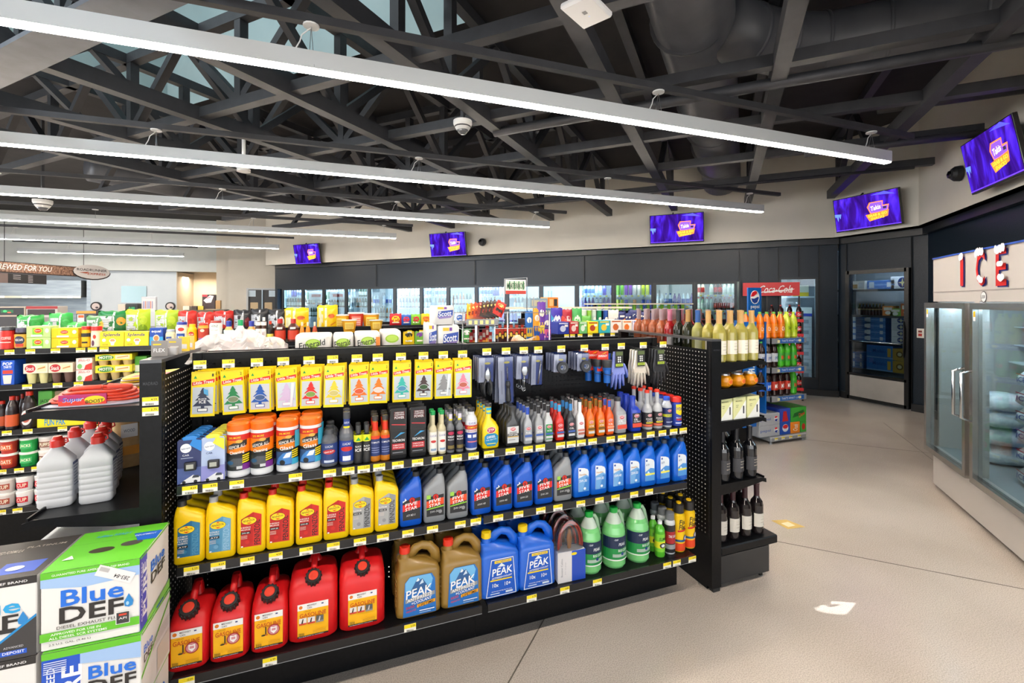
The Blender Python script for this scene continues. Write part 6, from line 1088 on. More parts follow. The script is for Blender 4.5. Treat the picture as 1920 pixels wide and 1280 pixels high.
pjar(158, 16, 612, YA, zA, '#f0b60e', '#c8281c', [(.05, .8, '#f0b60e'), (.5, .68, '#2a2a2c')], [('R', -.7, .2, .7, .28, '#2a2a2c')], 'slim yellow coffee can with a red lid', 'coffee_can', 'coffee', neckf=.95, sh=.02)
pjar(177, 20, 612, YA, zA, '#ecd8bc', '#cf2a22', [(.02, .7, '#efe0c8')], [('E', 0, .5, .3, .1, '#c83a2a'), ('E', -.3, .2, .3, .14, '#5a2a4a')], 'cream creamer canister with a red lid', 'creamer_canister', 'creamer', capf=.2, neckf=.98, sh=.02)
sp = lambda w_, h: [('T', 'Splenda', -w_ * .02, h * .78, w_ * .72, h * .28, '#2a3a7a', .2, 0, .06), ('E', w_ * .02, h * .4, w_ * .14, h * .15, '#f6efe2'), ('E', w_ * .02, h * .42, w_ * .1, h * .1, '#c89a6a'), ('P', [(-w_ * .08, h * .36), (w_ * .12, h * .36), (w_ * .08, h * .1), (-w_ * .04, h * .1)], '#e9e6de'), ('E', -w_ * .33, h * .45, w_ * .08, h * .11, '#eef2f2'), ('T', 'SWEETENER', -w_ * .28, h * .16, w_ * .24, h * .09, '#8a7a1c')]
pbox('sweetener_box', 'sweetener', 187, 233, 622, YA, zA, .1, '#f5dd28', sp, 'yellow Splenda box beside the red-lidded canister', 'yellow sweetener boxes'); pbox('sweetener_box', 'sweetener', 233, 279, 622, YA, zA, .1, '#f5dd28', sp, 'yellow Splenda box beside the blue box', 'yellow sweetener boxes')
pbox('sweetener_box', 'sweetener', 280, 306, 615, YA, zA, .08, '#1c4aa8', lambda w_, h: [('R', -w_ / 2, 0, w_ / 2, h * .5, '#2f9ad8'), ('T', 'equal', 0, h * .8, w_ * .7, h * .18, '#f4f6fa', 0, 0, .05), ('E', 0, h * .42, w_ * .24, h * .2, '#e8dcc8'), ('E', 0, h * .42, w_ * .18, h * .14, '#c88a4c')], 'blue Equal sweetener box')
pjar(317, 18, 618, YA, zA, '#efe3bf', '#b8c0c8', [(.1, .7, '#ece0bc')], [('R', -.7, .4, .5, .55, '#3a5aa0'), ('R', -.5, .15, .3, .3, '#e8c81c')], 'small mayonnaise jar with a pale lid', 'mayonnaise_jar', 'mayonnaise')
pjar(338, 23, 604, YA, zA, '#ece8dc', '#2c3a9c', [(.02, .8, '#efeade')], [('R', -.7, .12, .7, .5, '#1f4a9c'), ('T', 'MAYO', 0, .35, .9, .1, '#f4f6fa'), ('E', .1, .68, .5, .08, '#d83a2a')], 'large mayonnaise bottle with a blue cap', 'mayonnaise_bottle', 'mayonnaise', sh=.15, capf=.12)
pjar(358, 19, 608, YA, zA, '#f4c60c', '#f4c60c', [], [('E', 0, .5, .6, .13, '#c9281c'), ('T', 'MUSTARD', 0, .5, .9, .07, '#f8f4e4')], 'yellow squeeze mustard bottle beside the mayonnaise', 'mustard_bottle', 'mustard', neckf=.6, sh=.12)
pjar(379, 20, 606, YA, zA, '#d8a83c', '#c8281e', [(.3, .75, '#b83a26')], [('E', 0, .65, .4, .07, '#e9dcc0'), ('R', -.8, .15, .8, .3, '#8a5a9c')], 'honey mustard jar with a red lid', 'mustard_jar', 'mustard', capf=.1)
pjar(402, 24, 602, YA, zA, '#f1efe9', '#a83a2c', [(.12, .85, '#f4f4f0')], [('T', 'HEINZ', 0, .78, 1.1, .1, '#3a5a3c'), ('E', 0, .3, .25, .08, '#d2281e'), ('T', 'KETCHUP', 0, .6, 1.0, .06, '#8a9a7c')], 'white-labelled ketchup pouch bottle with a brownish red top', 'ketchup_bottle', 'ketchup', neckf=.8, sh=.06, capf=.08)
for px, cap, bd, yy, d in ((427, '#2a3aa4', '#d9a85c', 602, 'salad dressing with a blue cap beside the ketchup'), (449, '#16a05c', '#dfe8e4', 600, 'pale salad dressing with a green cap'), (470, '#2a3aa4', '#c98a3c', 602, 'salad dressing with a blue cap beside the steak sauce')): pjar(px, 19, yy, YA, zA, bd, cap, [(.25, .6, '#cfe4e8')], [], d, 'dressing_bottle', 'salad dressing', capf=.25, neckf=.5, sh=.25)
for px, d in ((484, 'left'), (494, 'right')): pjar(px, 9.5, 595, YA, zA, '#4a2c1e', '#f2efe8', [(.1, .55, '#f3f0ea'), (.68, .82, '#f0ece6')], [('T', 'A1', 0, .36, 1.0, .16, '#8a2a3a')], 'slim A1 steak sauce bottle, %s of the pair' % d, 'steak_sauce_bottle', 'steak sauce', neckf=.5, sh=.12, group='steak sauce bottles')
pjar(506, 12, 602, YA, zA, '#1e1612', '#d8401c', [(.1, .4, '#e8d85c')], [], 'dark soy sauce bottle with an orange-red cap', 'soy_sauce_bottle', 'soy sauce', neckf=.4, sh=.3)
for px, d in ((524, 'beside the soy sauce'), (549, 'beside the yellow bag')): pjar(px, 21, 598, YA, zA, '#4a1e14', '#c8281e', [(.1, .5, '#c8402a')], [('R', -.5, .56, .5, .64, '#e8e4da')], 'brown barbecue sauce bottle with a red cap %s' % d, 'barbecue_bottle', 'barbecue sauce', neckf=.45, sh=.2, capf=.2)
for k, (px, c) in enumerate(((566, '#e0882a'), (577, '#e0882a'), (590, '#b84a2a'))): pjar(px, 9, 604, YA, zA, c, '#e9d8b8', [(.1, .5, '#e6a03c')], [], 'small hot sauce bottle, %s' % ('orange, left', 'orange, right', 'red')[k], 'hot_sauce_bottle', 'hot sauce', neckf=.45, sh=.25, capf=.2)
# snack bags on the far side of that gondola
YB2 = Y2 + .52
m = MB(); m.box(onY(-200, YB2), onY(720, YB2), YB2 - .03, YB2 + .3, 1.36, 1.372, K_BLACK); m.ob('shelf', g2)
def chip(c2, c3): return lambda w_, h: [('R', -w_ * .42, h * .12, w_ * .0, h * .8, '#d5d8d8'), ('R', w_ * .02, h * .05, w_ * .09, h * .95, '#e6eae6'), ('E', w_ * .28, h * .6, w_ * .14, h * .16, c2), ('E', w_ * .26, h * .3, w_ * .16, h * .14, c3)] + [('R', -w_ * .38, h * (.2 + .09 * k), -w_ * .05, h * (.22 + .09 * k), '#a8adb0') for k in range(6)]
for k, (a_, b__, yt, c, c2, c3, d, tl) in enumerate((( 24, 76, 591, '#2c9c3c', '#3ab04a', '#c8743c', 'green', 0), (86, 130, 587, '#38a84a', '#4ab85a', '#e8b83c', 'green', .1), (72, 108, 603, '#4ab85c', '#5cc86a', '#e8e4d8', 'pale green', -.1), (118, 158, 604, '#52bb5a', '#68c874', '#dfe6da', 'pale green', .15), (155, 205, 592, '#4a8c4c', '#e2c43c', '#3a7c44', 'dark green and yellow', -.1), (180, 236, 583, '#1e7a3c', '#e8a83c', '#2a6a34', 'deep green', .12), (230, 278, 580, '#b4d426', '#c8e03c', '#8aae1c', 'lime', 0), (286, 332, 581, '#a8cc2a', '#c8e03c', '#90b01c', 'lime', -.08))):
    pbag(a_, b__, yt, YB2, 1.374, .09, c, chip(c2, c3), '%s snack bag on the far top shelf, %s from the kitchen' % (d, ORD[k]), 'snack bags on the far side of the food gondola', tl)
for k, (a_, b__, yt, c, c2, d) in enumerate(((330, 366, 583, '#c8241c', '#d83a24', 'red and silver'), (366, 400, 585, '#c4241c', '#d83a24', 'red and silver'), (398, 438, 583, '#b8241c', '#26242a', 'red and black'), (436, 470, 581, '#26262a', '#7a1c24', 'black and silver'), (468, 502, 579, '#242428', '#3a3a40', 'black and silver'), (500, 536, 580, '#26262a', '#dfe2e6', 'black and silver'))):
    pbag(a_, b__, yt, YB2, 1.374, .08, c, lambda w_, h: [('R', -w_ * .46, h * .1, -w_ * .02, h * .78, '#c2c8d0'), ('R', w_ * .0, h * .3, w_ * .08, h * .95, '#e8e8ea'), ('E', w_ * .28, h * .5, w_ * .14, h * .2, c2)] + [('R', -w_ * .4, h * (.2 + .1 * q), -w_ * .1, h * (.22 + .1 * q), '#8d949c') for q in range(5)], '%s snack bag on the far top shelf, %s from the green ones' % (d, ORD[k]), 'snack bags on the far side of the food gondola', random.uniform(-.15, .15))
for a_, b__, yt, d in ((531, 578, 577, 'slumped'), (594, 633, 572, 'upright')): pbag(a_, b__, yt, YB2 - .02, 1.374, .1, '#f0c812', lambda w_, h: [('R', -w_ * .42, h * .12, -w_ * .2, h * .9, '#e6dfb8'), ('R', -w_ * .12, h * .04, -w_ * .02, h * .96, '#f4eecb'), ('E', w_ * .2, h * .6, w_ * .16, h * .08, '#e2682a'), ('P', [(w_ * .08, h * .2), (w_ * .4, h * .34), (w_ * .4, h * .4), (w_ * .1, h * .26)], '#e08a24')], '%s bright yellow crisp bag on the far top shelf' % d, None, 0)
for k, (px, w__, yt, zz, c, d) in enumerate(((640, 34, 590, 1.374, '#e3a81e', 'yellow'), (668, 32, 586, 1.374, '#c83428', 'red and clear'), (696, 34, 588, 1.374, '#e8a422', 'yellow'), (655, 30, 600, 1.374, '#e4a422', 'yellow'), (706, 26, 600, 1.374, '#dba828', 'yellow'))):
    yy = YB2 - (.0 if k < 3 else .16); xc = onY(px, yy); r = (onY(px + w__ / 2, yy) - onY(px - w__ / 2, yy)) / 2 * .96; h = zat(yt, xc, yy) - zz; m = MB(); cm = M(c, .4); m.lathe([(r * .72, 0, cm), (r, h * .92, cm), (r * 1.03, h * .93, M('#dfe2dc')), (r * 1.03, h, M('#dfe2dc'))], 20); m.dec([('R', -r * .6, h * .3, r * .6, h * .8, '#f0d46a' if k != 1 else '#e87a6a')] + [('R', -r * .5, h * (.36 + .1 * q), r * .5, h * (.4 + .1 * q), '#b8801c' if k != 1 else '#f4d0c8') for q in range(4)], cyl(r * 1.0), step=.012)
    tag(m.ob('noodle_bowl', None, (xc, yy + r, zz + .0012)), '%s instant noodle bowl, %s' % (d, ('back left', 'back middle', 'back right', 'front left', 'front right')[k]), 'noodle bowl', 'noodle bowls beside the yellow bags')
# lower shelves
z2, y2 = 1.10, Y2 + .04
for k, (a_, b__) in enumerate(((-38, 0), (1, 27), (27, 43))): pbox('toaster_pastry_box', 'pastry box', a_ + (0 if k != 2 else -15), b__ if k != 2 else 43, 676, y2, z2, .12, '#1c56c4', lambda w_, h: [('T', 'POP', 0, h * .86, w_ * .7, h * .13, '#f4f6fa', .1, 0, .06), ('T', 'TARTS', 0, h * .73, w_ * .6, h * .09, '#f4f6fa', .1, 0, .05), ('R', -w_ * .35, h * .46, w_ * .4, h * .6, '#d8402c'), ('P', [(-w_ * .34, h * .4), (w_ * .34, h * .4), (w_ * .26, h * .05), (-w_ * .26, h * .05)], '#e2d8cf')], 'blue toaster pastry box, %s' % ('farthest from the cups', 'second from the cups', 'beside the pudding cups')[k], 'toaster pastry boxes') if k != 2 else None
def cups(px0, px1, yt, Y, z, c1, c2, txt, cup, label):
    x0, x1 = onY(px0, Y), onY(px1, Y); w_ = x1 - x0 - .004; h = zat(yt, (x0 + x1) / 2, Y) - z; r_ = empty('pudding_cup_pack' if 'pudding' in label else 'applesauce_cup_pack', ((x0 + x1) / 2, Y, z + .0012)); tag(r_, label, 'cup pack')
    m = MB(); m.box(-w_ / 2, w_ / 2, 0, .1, h * .52, h, M(c1, .5)); m.dec([('E', -w_ * .22, h * .76, w_ * .22, h * .2, c2), ('T', txt, -w_ * .22, h * .76, w_ * .34, h * .2, '#f6f2ea', .1, 0, .05), ('R', w_ * .04, h * .6, w_ * .44, h * .92, '#e9d6b0'), ('P', [(w_ * .08, h * .7), (w_ * .4, h * .78), (w_ * .4, h * .86), (w_ * .1, h * .76)], '#c48a4a')], flat(0)); m.ob('sleeve', r_)
    n_ = 2 if w_ < .2 else 3
    for k in range(n_):
        for j in (0, 1):
            q = MB(); r = w_ / n_ * .42; cm = M(cup, .3); q.lathe([(r * .68, 0, cm), (r, h * .5, cm), (r, h * .52, cm)], 16, -w_ / 2 + w_ * (k + .5) / n_, r + .002 + j * .05); q.ob('cup', r_)
cups(43, 90, 682, y2, z2, '#efe2ca', '#b8242c', 'Snack', '#d8d49a', 'vanilla pudding cup pack with a red oval badge'); cups(90, 137, 681, y2, z2, '#e8d8c0', '#b8242c', 'Snack', '#6a4f48', 'chocolate pudding cup pack with a red oval badge')
hj = (zat(672, onY(157, y2), y2) - z2) / 2
for k in (0, 1): pbox('gelatin_box', 'gelatin box', 142, 173, 0, y2, z2 + k * (hj + .0012), .08, '#f0dfda', lambda w_, h: [('P', [(w_ * .0, 0), (w_ / 2, 0), (w_ / 2, h * .6), (w_ * .1, h * .4)], '#c8342c'), ('T', 'JELL-O', 0, h * .8, w_ * .72, h * .24, '#b8242c', 0, 0, .02), ('E', -w_ * .26, h * .3, w_ * .15, h * .22, '#7ab86a'), ('R', -w_ / 2, 0, w_ / 2, h * .04, '#b8242c')], 'red and white gelatin box, %s of the pair' % ('lower', 'upper')[k], 'gelatin boxes', h=hj)
hm = (zat(664, onY(210, y2), y2) - z2) / 2
for k in (0, 1): cups(178, 248, 0 if 0 else 664 + (1 - k) * 21, y2, z2 + (k * hm if k else 0), '#ecd420', '#4a8a3c', 'MOTTS', '#c9b078', 'yellow and green applesauce cup pack, %s of the pair' % ('lower', 'upper')[k])
pbox('snack_box', 'snack box', 252, 276, 668, y2 + .05, z2, .1, '#5cb83c', lambda w_, h: [('R', -w_ / 2, h * .3, w_ / 2, h * .6, '#e6eedc')], 'green snack box at the end of the second shelf')
z3 = .80; y3 = Y2 + .04
for k, (px, yt, d) in enumerate(((-2, 753, 'at the end'), (17, 744, 'with an orange label'), (48, 735, 'with a round white label'))): pjar(px, 24 if k < 2 else 30, yt, y3 + (.0 if k != 0 else .05), z3, '#241a1c', '#d0301f', [(.1, .45, '#c8562a' if k < 2 else '#2a2226')], [] if k < 2 else [('E', 0, .3, .7, .2, '#e9dcdc'), ('E', 0, .3, .5, .13, '#b85a4a')], 'dark syrup bottle with a red cap %s' % d, 'syrup_bottle', 'syrup', neckf=.42, sh=.3, capf=.12)
for k in range(4): pjar(30 + 9 * k + (26 if k > 1 else 0), 13, 743 - 4 * k, y3 + .14, z3, '#2a1c1e', '#c8301f', [(.1, .5, '#3a2428')], [], 'dark sauce bottle with a red cap behind the syrups, %s' % ORD[k], 'sauce_bottle', 'sauce', neckf=.45, sh=.25, group='dark sauce bottles behind the syrups')
pbox('cereal_box', 'cereal box', 71, 98, 733, y3 + .05, z3, .06, '#58b04c', lambda w_, h: [('R', -w_ / 2, 0, w_ / 2, h * .5, '#e8e03c'), ('T', 'JACKS', 0, h * .7, w_ * .7, h * .12, '#1c3a1e', 0, 0, .05)], 'green and yellow cereal box beside the syrup'); pbox('cereal_box', 'cereal box', 98, 122, 733, y3 + .08, z3, .06, '#b8a48c', lambda w_, h: [('E', 0, h * .5, w_ * .3, h * .2, '#8a6a4a')], 'tan cereal box behind the orange cables')
pbox('cereal_variety_pack', 'cereal pack', 69, 168, 776, y3 - .0, z3, .1, '#f0dc1e', lambda w_, h: [('R', -w_ / 2, h * .55, -w_ * .2, h, '#8a4ab0'), ('R', -w_ * .2, h * .55, w_ * .1, h, '#3a8ad0'), ('R', w_ * .12, h * .6, w_ * .24, h, '#e8e4da'), ('T', 'FUN PAK', -w_ * .16, h * .3, w_ * .4, h * .4, '#1c8ac8', 0, 0, .06), ('E', w_ * .34, h * .5, w_ * .04, h * .16, '#d8401e')], 'yellow cereal variety pack reading FUN PAK', h=.11)
def tub(px, w__, z, Y, c, c2, txt, label, h=.095):
    xc = onY(px, Y); r = (onY(px + w__ / 2, Y) - onY(px - w__ / 2, Y)) / 2; m = MB(); m.lathe([(r * .82, 0, M(c, .35)), (r * .97, h * .84, M(c, .35)), (r, h * .85, M('#ecebe8', .35)), (r, h * .98, M('#ecebe8', .35)), (r * .9, h, M('#ecebe8', .35))], 20); m.dec([('R', -r * .7, h * .25, r * .7, h * .65, c2), ('T', txt, 0, h * .45, r * 1.1, h * .25, '#f8f0d8', 0, 0, .05)], cyl(r * .93), step=.01, n0=.002)
    return tag(m.ob('frosting_tub', None, (xc, Y + r, z + .0012)), label, 'tub')
for k, (px, w__, c, c2, t_, d) in enumerate(((9, 34, '#b8342c', '#d85a2a', 'OATS', 'red'), (46, 35, '#1ca24c', '#3cb868', 'JACKS', 'bright green'), (82, 34, '#e6dcd6', '#8a5a4a', 'PUFFS', 'brown and white'), (117, 34, '#e6dcd6', '#c84a6a', 'LOOPS', 'pink and white'))):
    for j in (0, 1): tub(px, w__, .545 + j * .096, Y2 + .04, c, c2, t_, '%s cereal cup on the fourth shelf, %s of the stack' % (d, ('lower', 'upper')[j]))
for k, (px, w__, c, c2, d) in enumerate(((4, 34, '#d8d0cc', '#a8503c', 'brown striped'), (39, 33, '#eceaea', '#cf2a3a', 'white and red'), (74, 34, '#eceaea', '#d83a4a', 'white and red'), (109, 34, '#eceaea', '#c83040', 'white and red'))):
    for j in (0, 1): tub(px, w__, .29 + j * .096, Y2 + .02, c, c2, 'CUP', '%s food cup on the bottom shelf, %s, %s' % (d, ('beside the kitchen end', 'second along', 'third along', 'behind the white bottle')[k], ('lower', 'upper')[j]))
# ================================================================ REAR TOP SHELF OF THE NEAR GONDOLA
m = MB(); m.box(X0 + .02, X1 - .02, YB + .072, YB + .42, 1.345, 1.357, K_BLACK); m.ob('rear_shelf', gon)
def lump(w_, d_, h_, mat, seed, name, loc, label, cat, rz=0):
    R_ = random.Random(seed); ph = [R_.uniform(0, 6.3) for _ in range(6)]; m = MB(); vs = []; nu, nv = 22, 10
    for j in range(nv + 1):
        for i in range(nu):
            a_ = 2 * pi * i / nu; t_ = pi / 2 * j / nv; rr = 1 + .12 * sin(3 * a_ + ph[0]) * cos(t_) + .09 * sin(7 * a_ + ph[1] + 5 * t_) + .07 * sin(11 * t_ + ph[2] + 4 * a_); vs.append((w_ / 2 * cos(a_) * cos(t_) ** .6 * rr, d_ / 2 * sin(a_) * cos(t_) ** .6 * rr, h_ * sin(t_) * (1 + .18 * sin(5 * a_ + ph[3]) * cos(t_) + .1 * sin(9 * a_ + ph[4]))))
    m.add(vs, [(j * nu + i, j * nu + (i + 1) % nu, (j + 1) * nu + (i + 1) % nu, (j + 1) * nu + i) for j in range(nv) for i in range(nu)], mat, False); return tag(m.ob(name, None, loc, rz), label, cat)
CF = M('#f0eae8', .35, a=.42); PK = M('#d9c6c2', .45, n=40)
for k, (px, w_, h_, d) in enumerate(((405, .2, .1, 'at the left'), (455, .2, .115, 'in the middle'), (505, .17, .085, 'at the right'))):
    xc = onY(px, 2.62); lump(w_ * .8, .2, h_ * .55, PK, k, 'shell_heap', (xc, 2.63, 1.358), 'pinkish heap wrapped in clear film on the gondola back shelf, %s' % d, 'packed goods'); lump(w_ * 1.05, .3, h_ * 1.25, CF, k + 9, 'plastic_bag', (xc, 2.64, 1.358), 'crumpled clear plastic bag on the gondola back shelf, %s' % d, 'plastic bag')
def towel(px0, px1, yt, Y, label, org=False, txt=True):
    x0, x1 = onY(px0, Y), onY(px1, Y); w_ = x1 - x0 - .003; h = zat(yt, (x0 + x1) / 2, Y) - 1.357; m = MB(); m.loft([(0, w_ * .97, .26, 8), (.01, w_, .27, 8), (h - .012, w_, .27, 7), (h - .003, w_ * .96, .25, 7, 0, 0), (h, w_ * .9, .22, 6)], noisy('quilted_white_%d' % px0, '#cfcac3', '#dedad5', 26, .5, .6), 32)
    r_ = empty('paper_towel_pack', ((x0 + x1) / 2, Y + .135, 1.3582)); tag(r_, label, 'paper towels', 'paper towel packs'); m.ob('wrapped_rolls', r_)
    p = MB(); it = [('E', 0, h - .04, .035, .022, '#9ac22c'), ('E', .0, h - .038, .028, .016, '#b8d850')] 
    if txt: it += [('T', 'Emerald', -.004, h - .043, min(.12, w_ * .75), .03, '#26261e', .12, 9, .03), ('P', [(w_ * .2, h - .09), (w_ * .45, h - .09), (w_ * .45, h - .066), (w_ * .3, h - .068)], '#b83a9c')]
    if org: it.append(('R', w_ * .3, h - .09, w_ * .46, h - .02, '#ee8a2c'))
    p.dec(it, flat(.1352)); p.ob('print', r_)
towel(551, 622, 629, 2.47, 'white Emerald paper towel pack with a magenta corner'); towel(623, 664, 628, 2.49, 'narrow white Emerald paper towel pack, second along'); towel(665, 715, 625, 2.49, 'white Emerald paper towel pack with an orange panel', True); towel(716, 754, 621, 2.5, 'plain end of a white paper towel pack beside the candy gap', False, False)
def tissue(px0, px1, yb, yt, Y, label):
    x0, x1 = onY(px0, Y), onY(px1, Y); w_ = x1 - x0 - .002; xc = (x0 + x1) / 2; z = 1.3582 if yb is None else zat(yb, xc, Y); h = zat(yt, xc, Y) - z; m = MB(); m.loft([(0, w_ * .95, .14, 6), (.008, w_, .15, 6), (h - .01, w_, .15, 6), (h, w_ * .92, .13, 5)], M('#d8d7d5', .4), 28); r_ = empty('bath_tissue_pack', (xc, Y + .075, z)); tag(r_, label, 'bath tissue'); m.ob('wrapped_rolls', r_)
    p = MB(); p.dec([('P', [(-w_ * .3, h * .38), (w_ * .4, h * .5), (w_ * .42, h * .78), (-w_ * .26, h * .7)], '#2a4ca8'), ('P', [(-w_ * .24, h * .3), (w_ * .3, h * .36), (w_ * .4, h * .5), (-w_ * .28, h * .4)], '#8a7ab8'), ('T', 'Scott', .005, h * .58, w_ * .6, h * .26, '#f6f6fa', .15, 5, .05), ('R', -w_ * .3, h * .82, -w_ * .02, h * .93, '#f2c42a'), ('R', w_ * .0, h * .82, w_ * .12, h * .93, '#7a3a9c')], flat(.0752)); p.ob('print', r_); return z + h
zt = tissue(822, 863, None, 610, 2.5, 'white Scott bath tissue pack, lower right of the stack'); tissue(800, 821, None, 606, 2.53, 'white Scott bath tissue pack turned sideways, lower left')
x = tissue(812, 853, 608.5, 573, 2.52, 'white Scott bath tissue pack on top of the other two')
# conch shell and green strip
m = MB(); sm_ = noisy('shell_glaze', '#c98a62', '#ecd0b4', 30, .35); pts = []; rr = []
for k in range(60): t_ = k / 59; a_ = t_ * 5.5 * pi; R2 = .03 * (1 - t_); pts.append((.06 * t_ - .02, R2 * cos(a_), .045 + R2 * sin(a_) + .02 * t_)); rr.append(.026 * (1 - t_) ** .9 + .002)
m.tube(pts, rr, sm_, 12); m.tube([(-.02, .0, .045), (-.05, -.01, .04), (-.08, -.015, .045)], [.03, .022, .004], sm_, 12); m.tube([(.0, -.02, .04), (.05, -.025, .06), (.09, -.01, .085)], [.026, .018, .003], sm_, 10)
tag(m.ob('conch_shell', None, (onY(975, 2.55), 2.55, 1.3572)), 'tan conch shell on the back shelf near the wire racks', 'shell')
m = MB(); m.box(onY(893, 2.48), onY(952, 2.48), 2.48, 2.52, 1.3572, 1.378, M('#1e8c4c', .5)); m.dec([('R', onY(902, 2.48), 1.362, onY(912, 2.48), 1.376, '#e2efe2'), ('R', onY(918, 2.48), 1.362, onY(926, 2.48), 1.376, '#e2efe2')], flat(-2.48)); tag(m.ob('candy_tray'), 'low green candy tray beside the shell', 'candy tray')
# ================================================================ WIRE RACKS WITH MEAT SNACKS
WR = M('#b9bcc2', .3, .8)
wr = empty('wire_snack_rack', (0, 0, 0)); tag(wr, 'chrome wire rack of dried meat sticks with a striped header card', 'wire rack')
xa, xb = onY(868, 3.6), onY(1030, 3.6)
for z in (1.30, 1.43, 1.56):
    m = MB(); m.tube([(xa, 3.6, z), (xb, 3.6, z), (xb, 3.95, z), (xa, 3.95, z), (xa, 3.6, z)], .003, WR, 6); m.ob('wire_loop', wr)
for x in (xa, (xa + xb) / 2, xb):
    for y in (3.6, 3.95): m = MB(); m.tube([(x, y, 0), (x, y, 1.7 if y > 3.8 else 1.57)], .006, WR, 6); m.ob('wire_post', wr)
for k in range(9):
    x = xa + (xb - xa) * (k + .5) / 9; m = MB(); m.tube([(x, 3.6, 1.3), (x, 3.6, 1.36)], .0022, WR, 5); m.ob('wire_stay', wr)
m = MB(); m.box(xa, xb, 3.6, 3.95, 1.235, 1.25, K_BLACK); m.box(xa, xb, 3.58, 3.6, 1.225, 1.27, K_BLACK); sh_ = m.ob('shelf', wr)
for px in (935, 955, 975, 990, 1014): tagat(wr, onY(px, 3.58), 3.578, 1.232)
m = MB(); xh0, xh1 = onY(948, 3.8), onY(986, 3.8); zh0, zh1 = zat(551, xh0, 3.8), zat(524, xh0, 3.8)
m.box(xh0, xh1, 3.8, 3.806, zh0, zh1, M('#efe6da', .5)); it = [('R', xh0 + .01 + k * (xh1 - xh0 - .02) / 8, zh0 + .04, xh0 + .01 + (k + .62) * (xh1 - xh0 - .02) / 8, zh1 - .012, '#4f8c5c' if k % 2 else '#b8d0b4') for k in range(8)] + [('R', xh0, zh0, xh1, zh0 + .03, '#b83a2c'), ('T', 'MEAT SNACKS', (xh0 + xh1) / 2, (zh0 + zh1) / 2 + .01, (xh1 - xh0) * .86, .05, '#2c4a34', 0, 0, .02)]
m.dec(it, flat(-3.8)); m.ob('header_card', wr)
m = MB(); m.tube([(xh1 + .01, 3.8, 1.5), (xh1 + .01, 3.8, zh1 + .02), (xh0 - .01, 3.8, zh1 + .005), (xh0 - .01, 3.8, zh0), (xh0 - .01, 3.8, 1.5)], .004, WR, 6); m.ob('header_frame', wr)
stk = Kind('meat_stick', 'meat snack', MB().box(-.012, .012, -.003, .003, 0, .16, M('#3a1a18', .35)).dec([('R', -.012, .11, .012, .15, '#c03a24'), ('E', 0, .09, .009, .014, '#e6c24a'), ('R', -.01, .02, .01, .05, '#8a3428')], flat(.003)))
stk2 = Kind('meat_stick', 'meat snack', MB().box(-.012, .012, -.003, .003, 0, .15, M('#b81f1c', .35)).dec([('R', -.012, .04, .012, .07, '#e8a23c'), ('R', -.009, .09, .009, .12, '#f0dcd0')], flat(.003)))
for k in range(11): (stk).put((onY(932 + 5.2 * k, 3.66), 3.66, 1.251), 'dark red meat stick packet in the wire rack, %s from the red sticks' % ORD[k], random.uniform(-.3, .3), 'dark meat sticks in the wire rack', (1.25, 1, 1.15 + .2 * (k % 2)))
for k in range(7): stk2.put((onY(884 + 6 * k, 3.62), 3.63, 1.251), 'bright red meat stick packet in the wire rack, %s from its end' % ORD[k], random.uniform(-.3, .3), 'red meat sticks in the wire rack', (1.2, 1, 1 + .2 * (k % 3)))
for k, (a_, b__, c, c2, yt) in enumerate(((985, 1000, '#2a6ab8', '#f0c83c', 583), (1000, 1014, '#e8a022', '#2a5ab0', 578), (1008, 1024, '#6a3aa0', '#f0d04a', 566), (1018, 1034, '#5a3a9c', '#e86aa0', 590))): pbag(a_, b__, yt, 3.68, 1.251, .02, c, lambda w_, h: [('R', -w_ * .4, h * .3, w_ * .4, h * .55, c2), ('E', 0, h * .75, w_ * .3, h * .08, '#f4f0e4')], '%s snack pouch beside the meat sticks' % ('blue and gold', 'orange and blue', 'tall purple', 'purple and pink')[k])
dsp = empty('tilted_display_tray', (onY(900, 3.5), 3.5, 1.5)); tag(dsp, 'tilted tray of fanned jerky bags above the wire rack', 'display tray')
m = MB(); m.box(-.14, .12, -.1, .12, -.012, .0, M('#7a7d84', .4)); m.box(-.14, .12, -.104, -.1, -.03, .02, M('#8f929a', .4)); m.ob('tray', dsp); m = MB(); m.bar((-.0, .1, 0), (.0, .1, -1.5), .02, .02, WR); m.ob('tray_post', dsp)
for k in range(5): m = MB(); m.box(-.12 + k * .045, -.095 + k * .045, -.1055, -.104, -.02, .01, M('#f4e9a0')); m.ob('tray_tag', dsp)
for k in range(9):
    c = ('#e2a01c', '#c8641e', '#b8441e', '#8a2a1c', '#3c2a24', '#4a2c20', '#2c2420', '#3a2620', '#c0281c')[k]; m = bag_mb(.085, .13, .014, c, [('E', 0, .09, .03, .014, '#f0d07a'), ('R', -.03, .03, .03, .06, '#7a1c14' if k < 8 else '#26201e')], k); o = m.ob('jerky_bag', None, (onY(882, 3.5) + .024 * k, 3.46 - .006 * k + .0, 1.515 + .004 * k)); o.rotation_euler = (-.35, .12 + .05 * k, 0); tag(o, '%s jerky bag in the tilted tray, %s from its yellow end' % (('golden', 'orange', 'rust', 'dark red', 'brown', 'brown', 'black-brown', 'brown', 'red')[k], ORD[k]), 'jerky bag', 'jerky bags in the tilted tray')
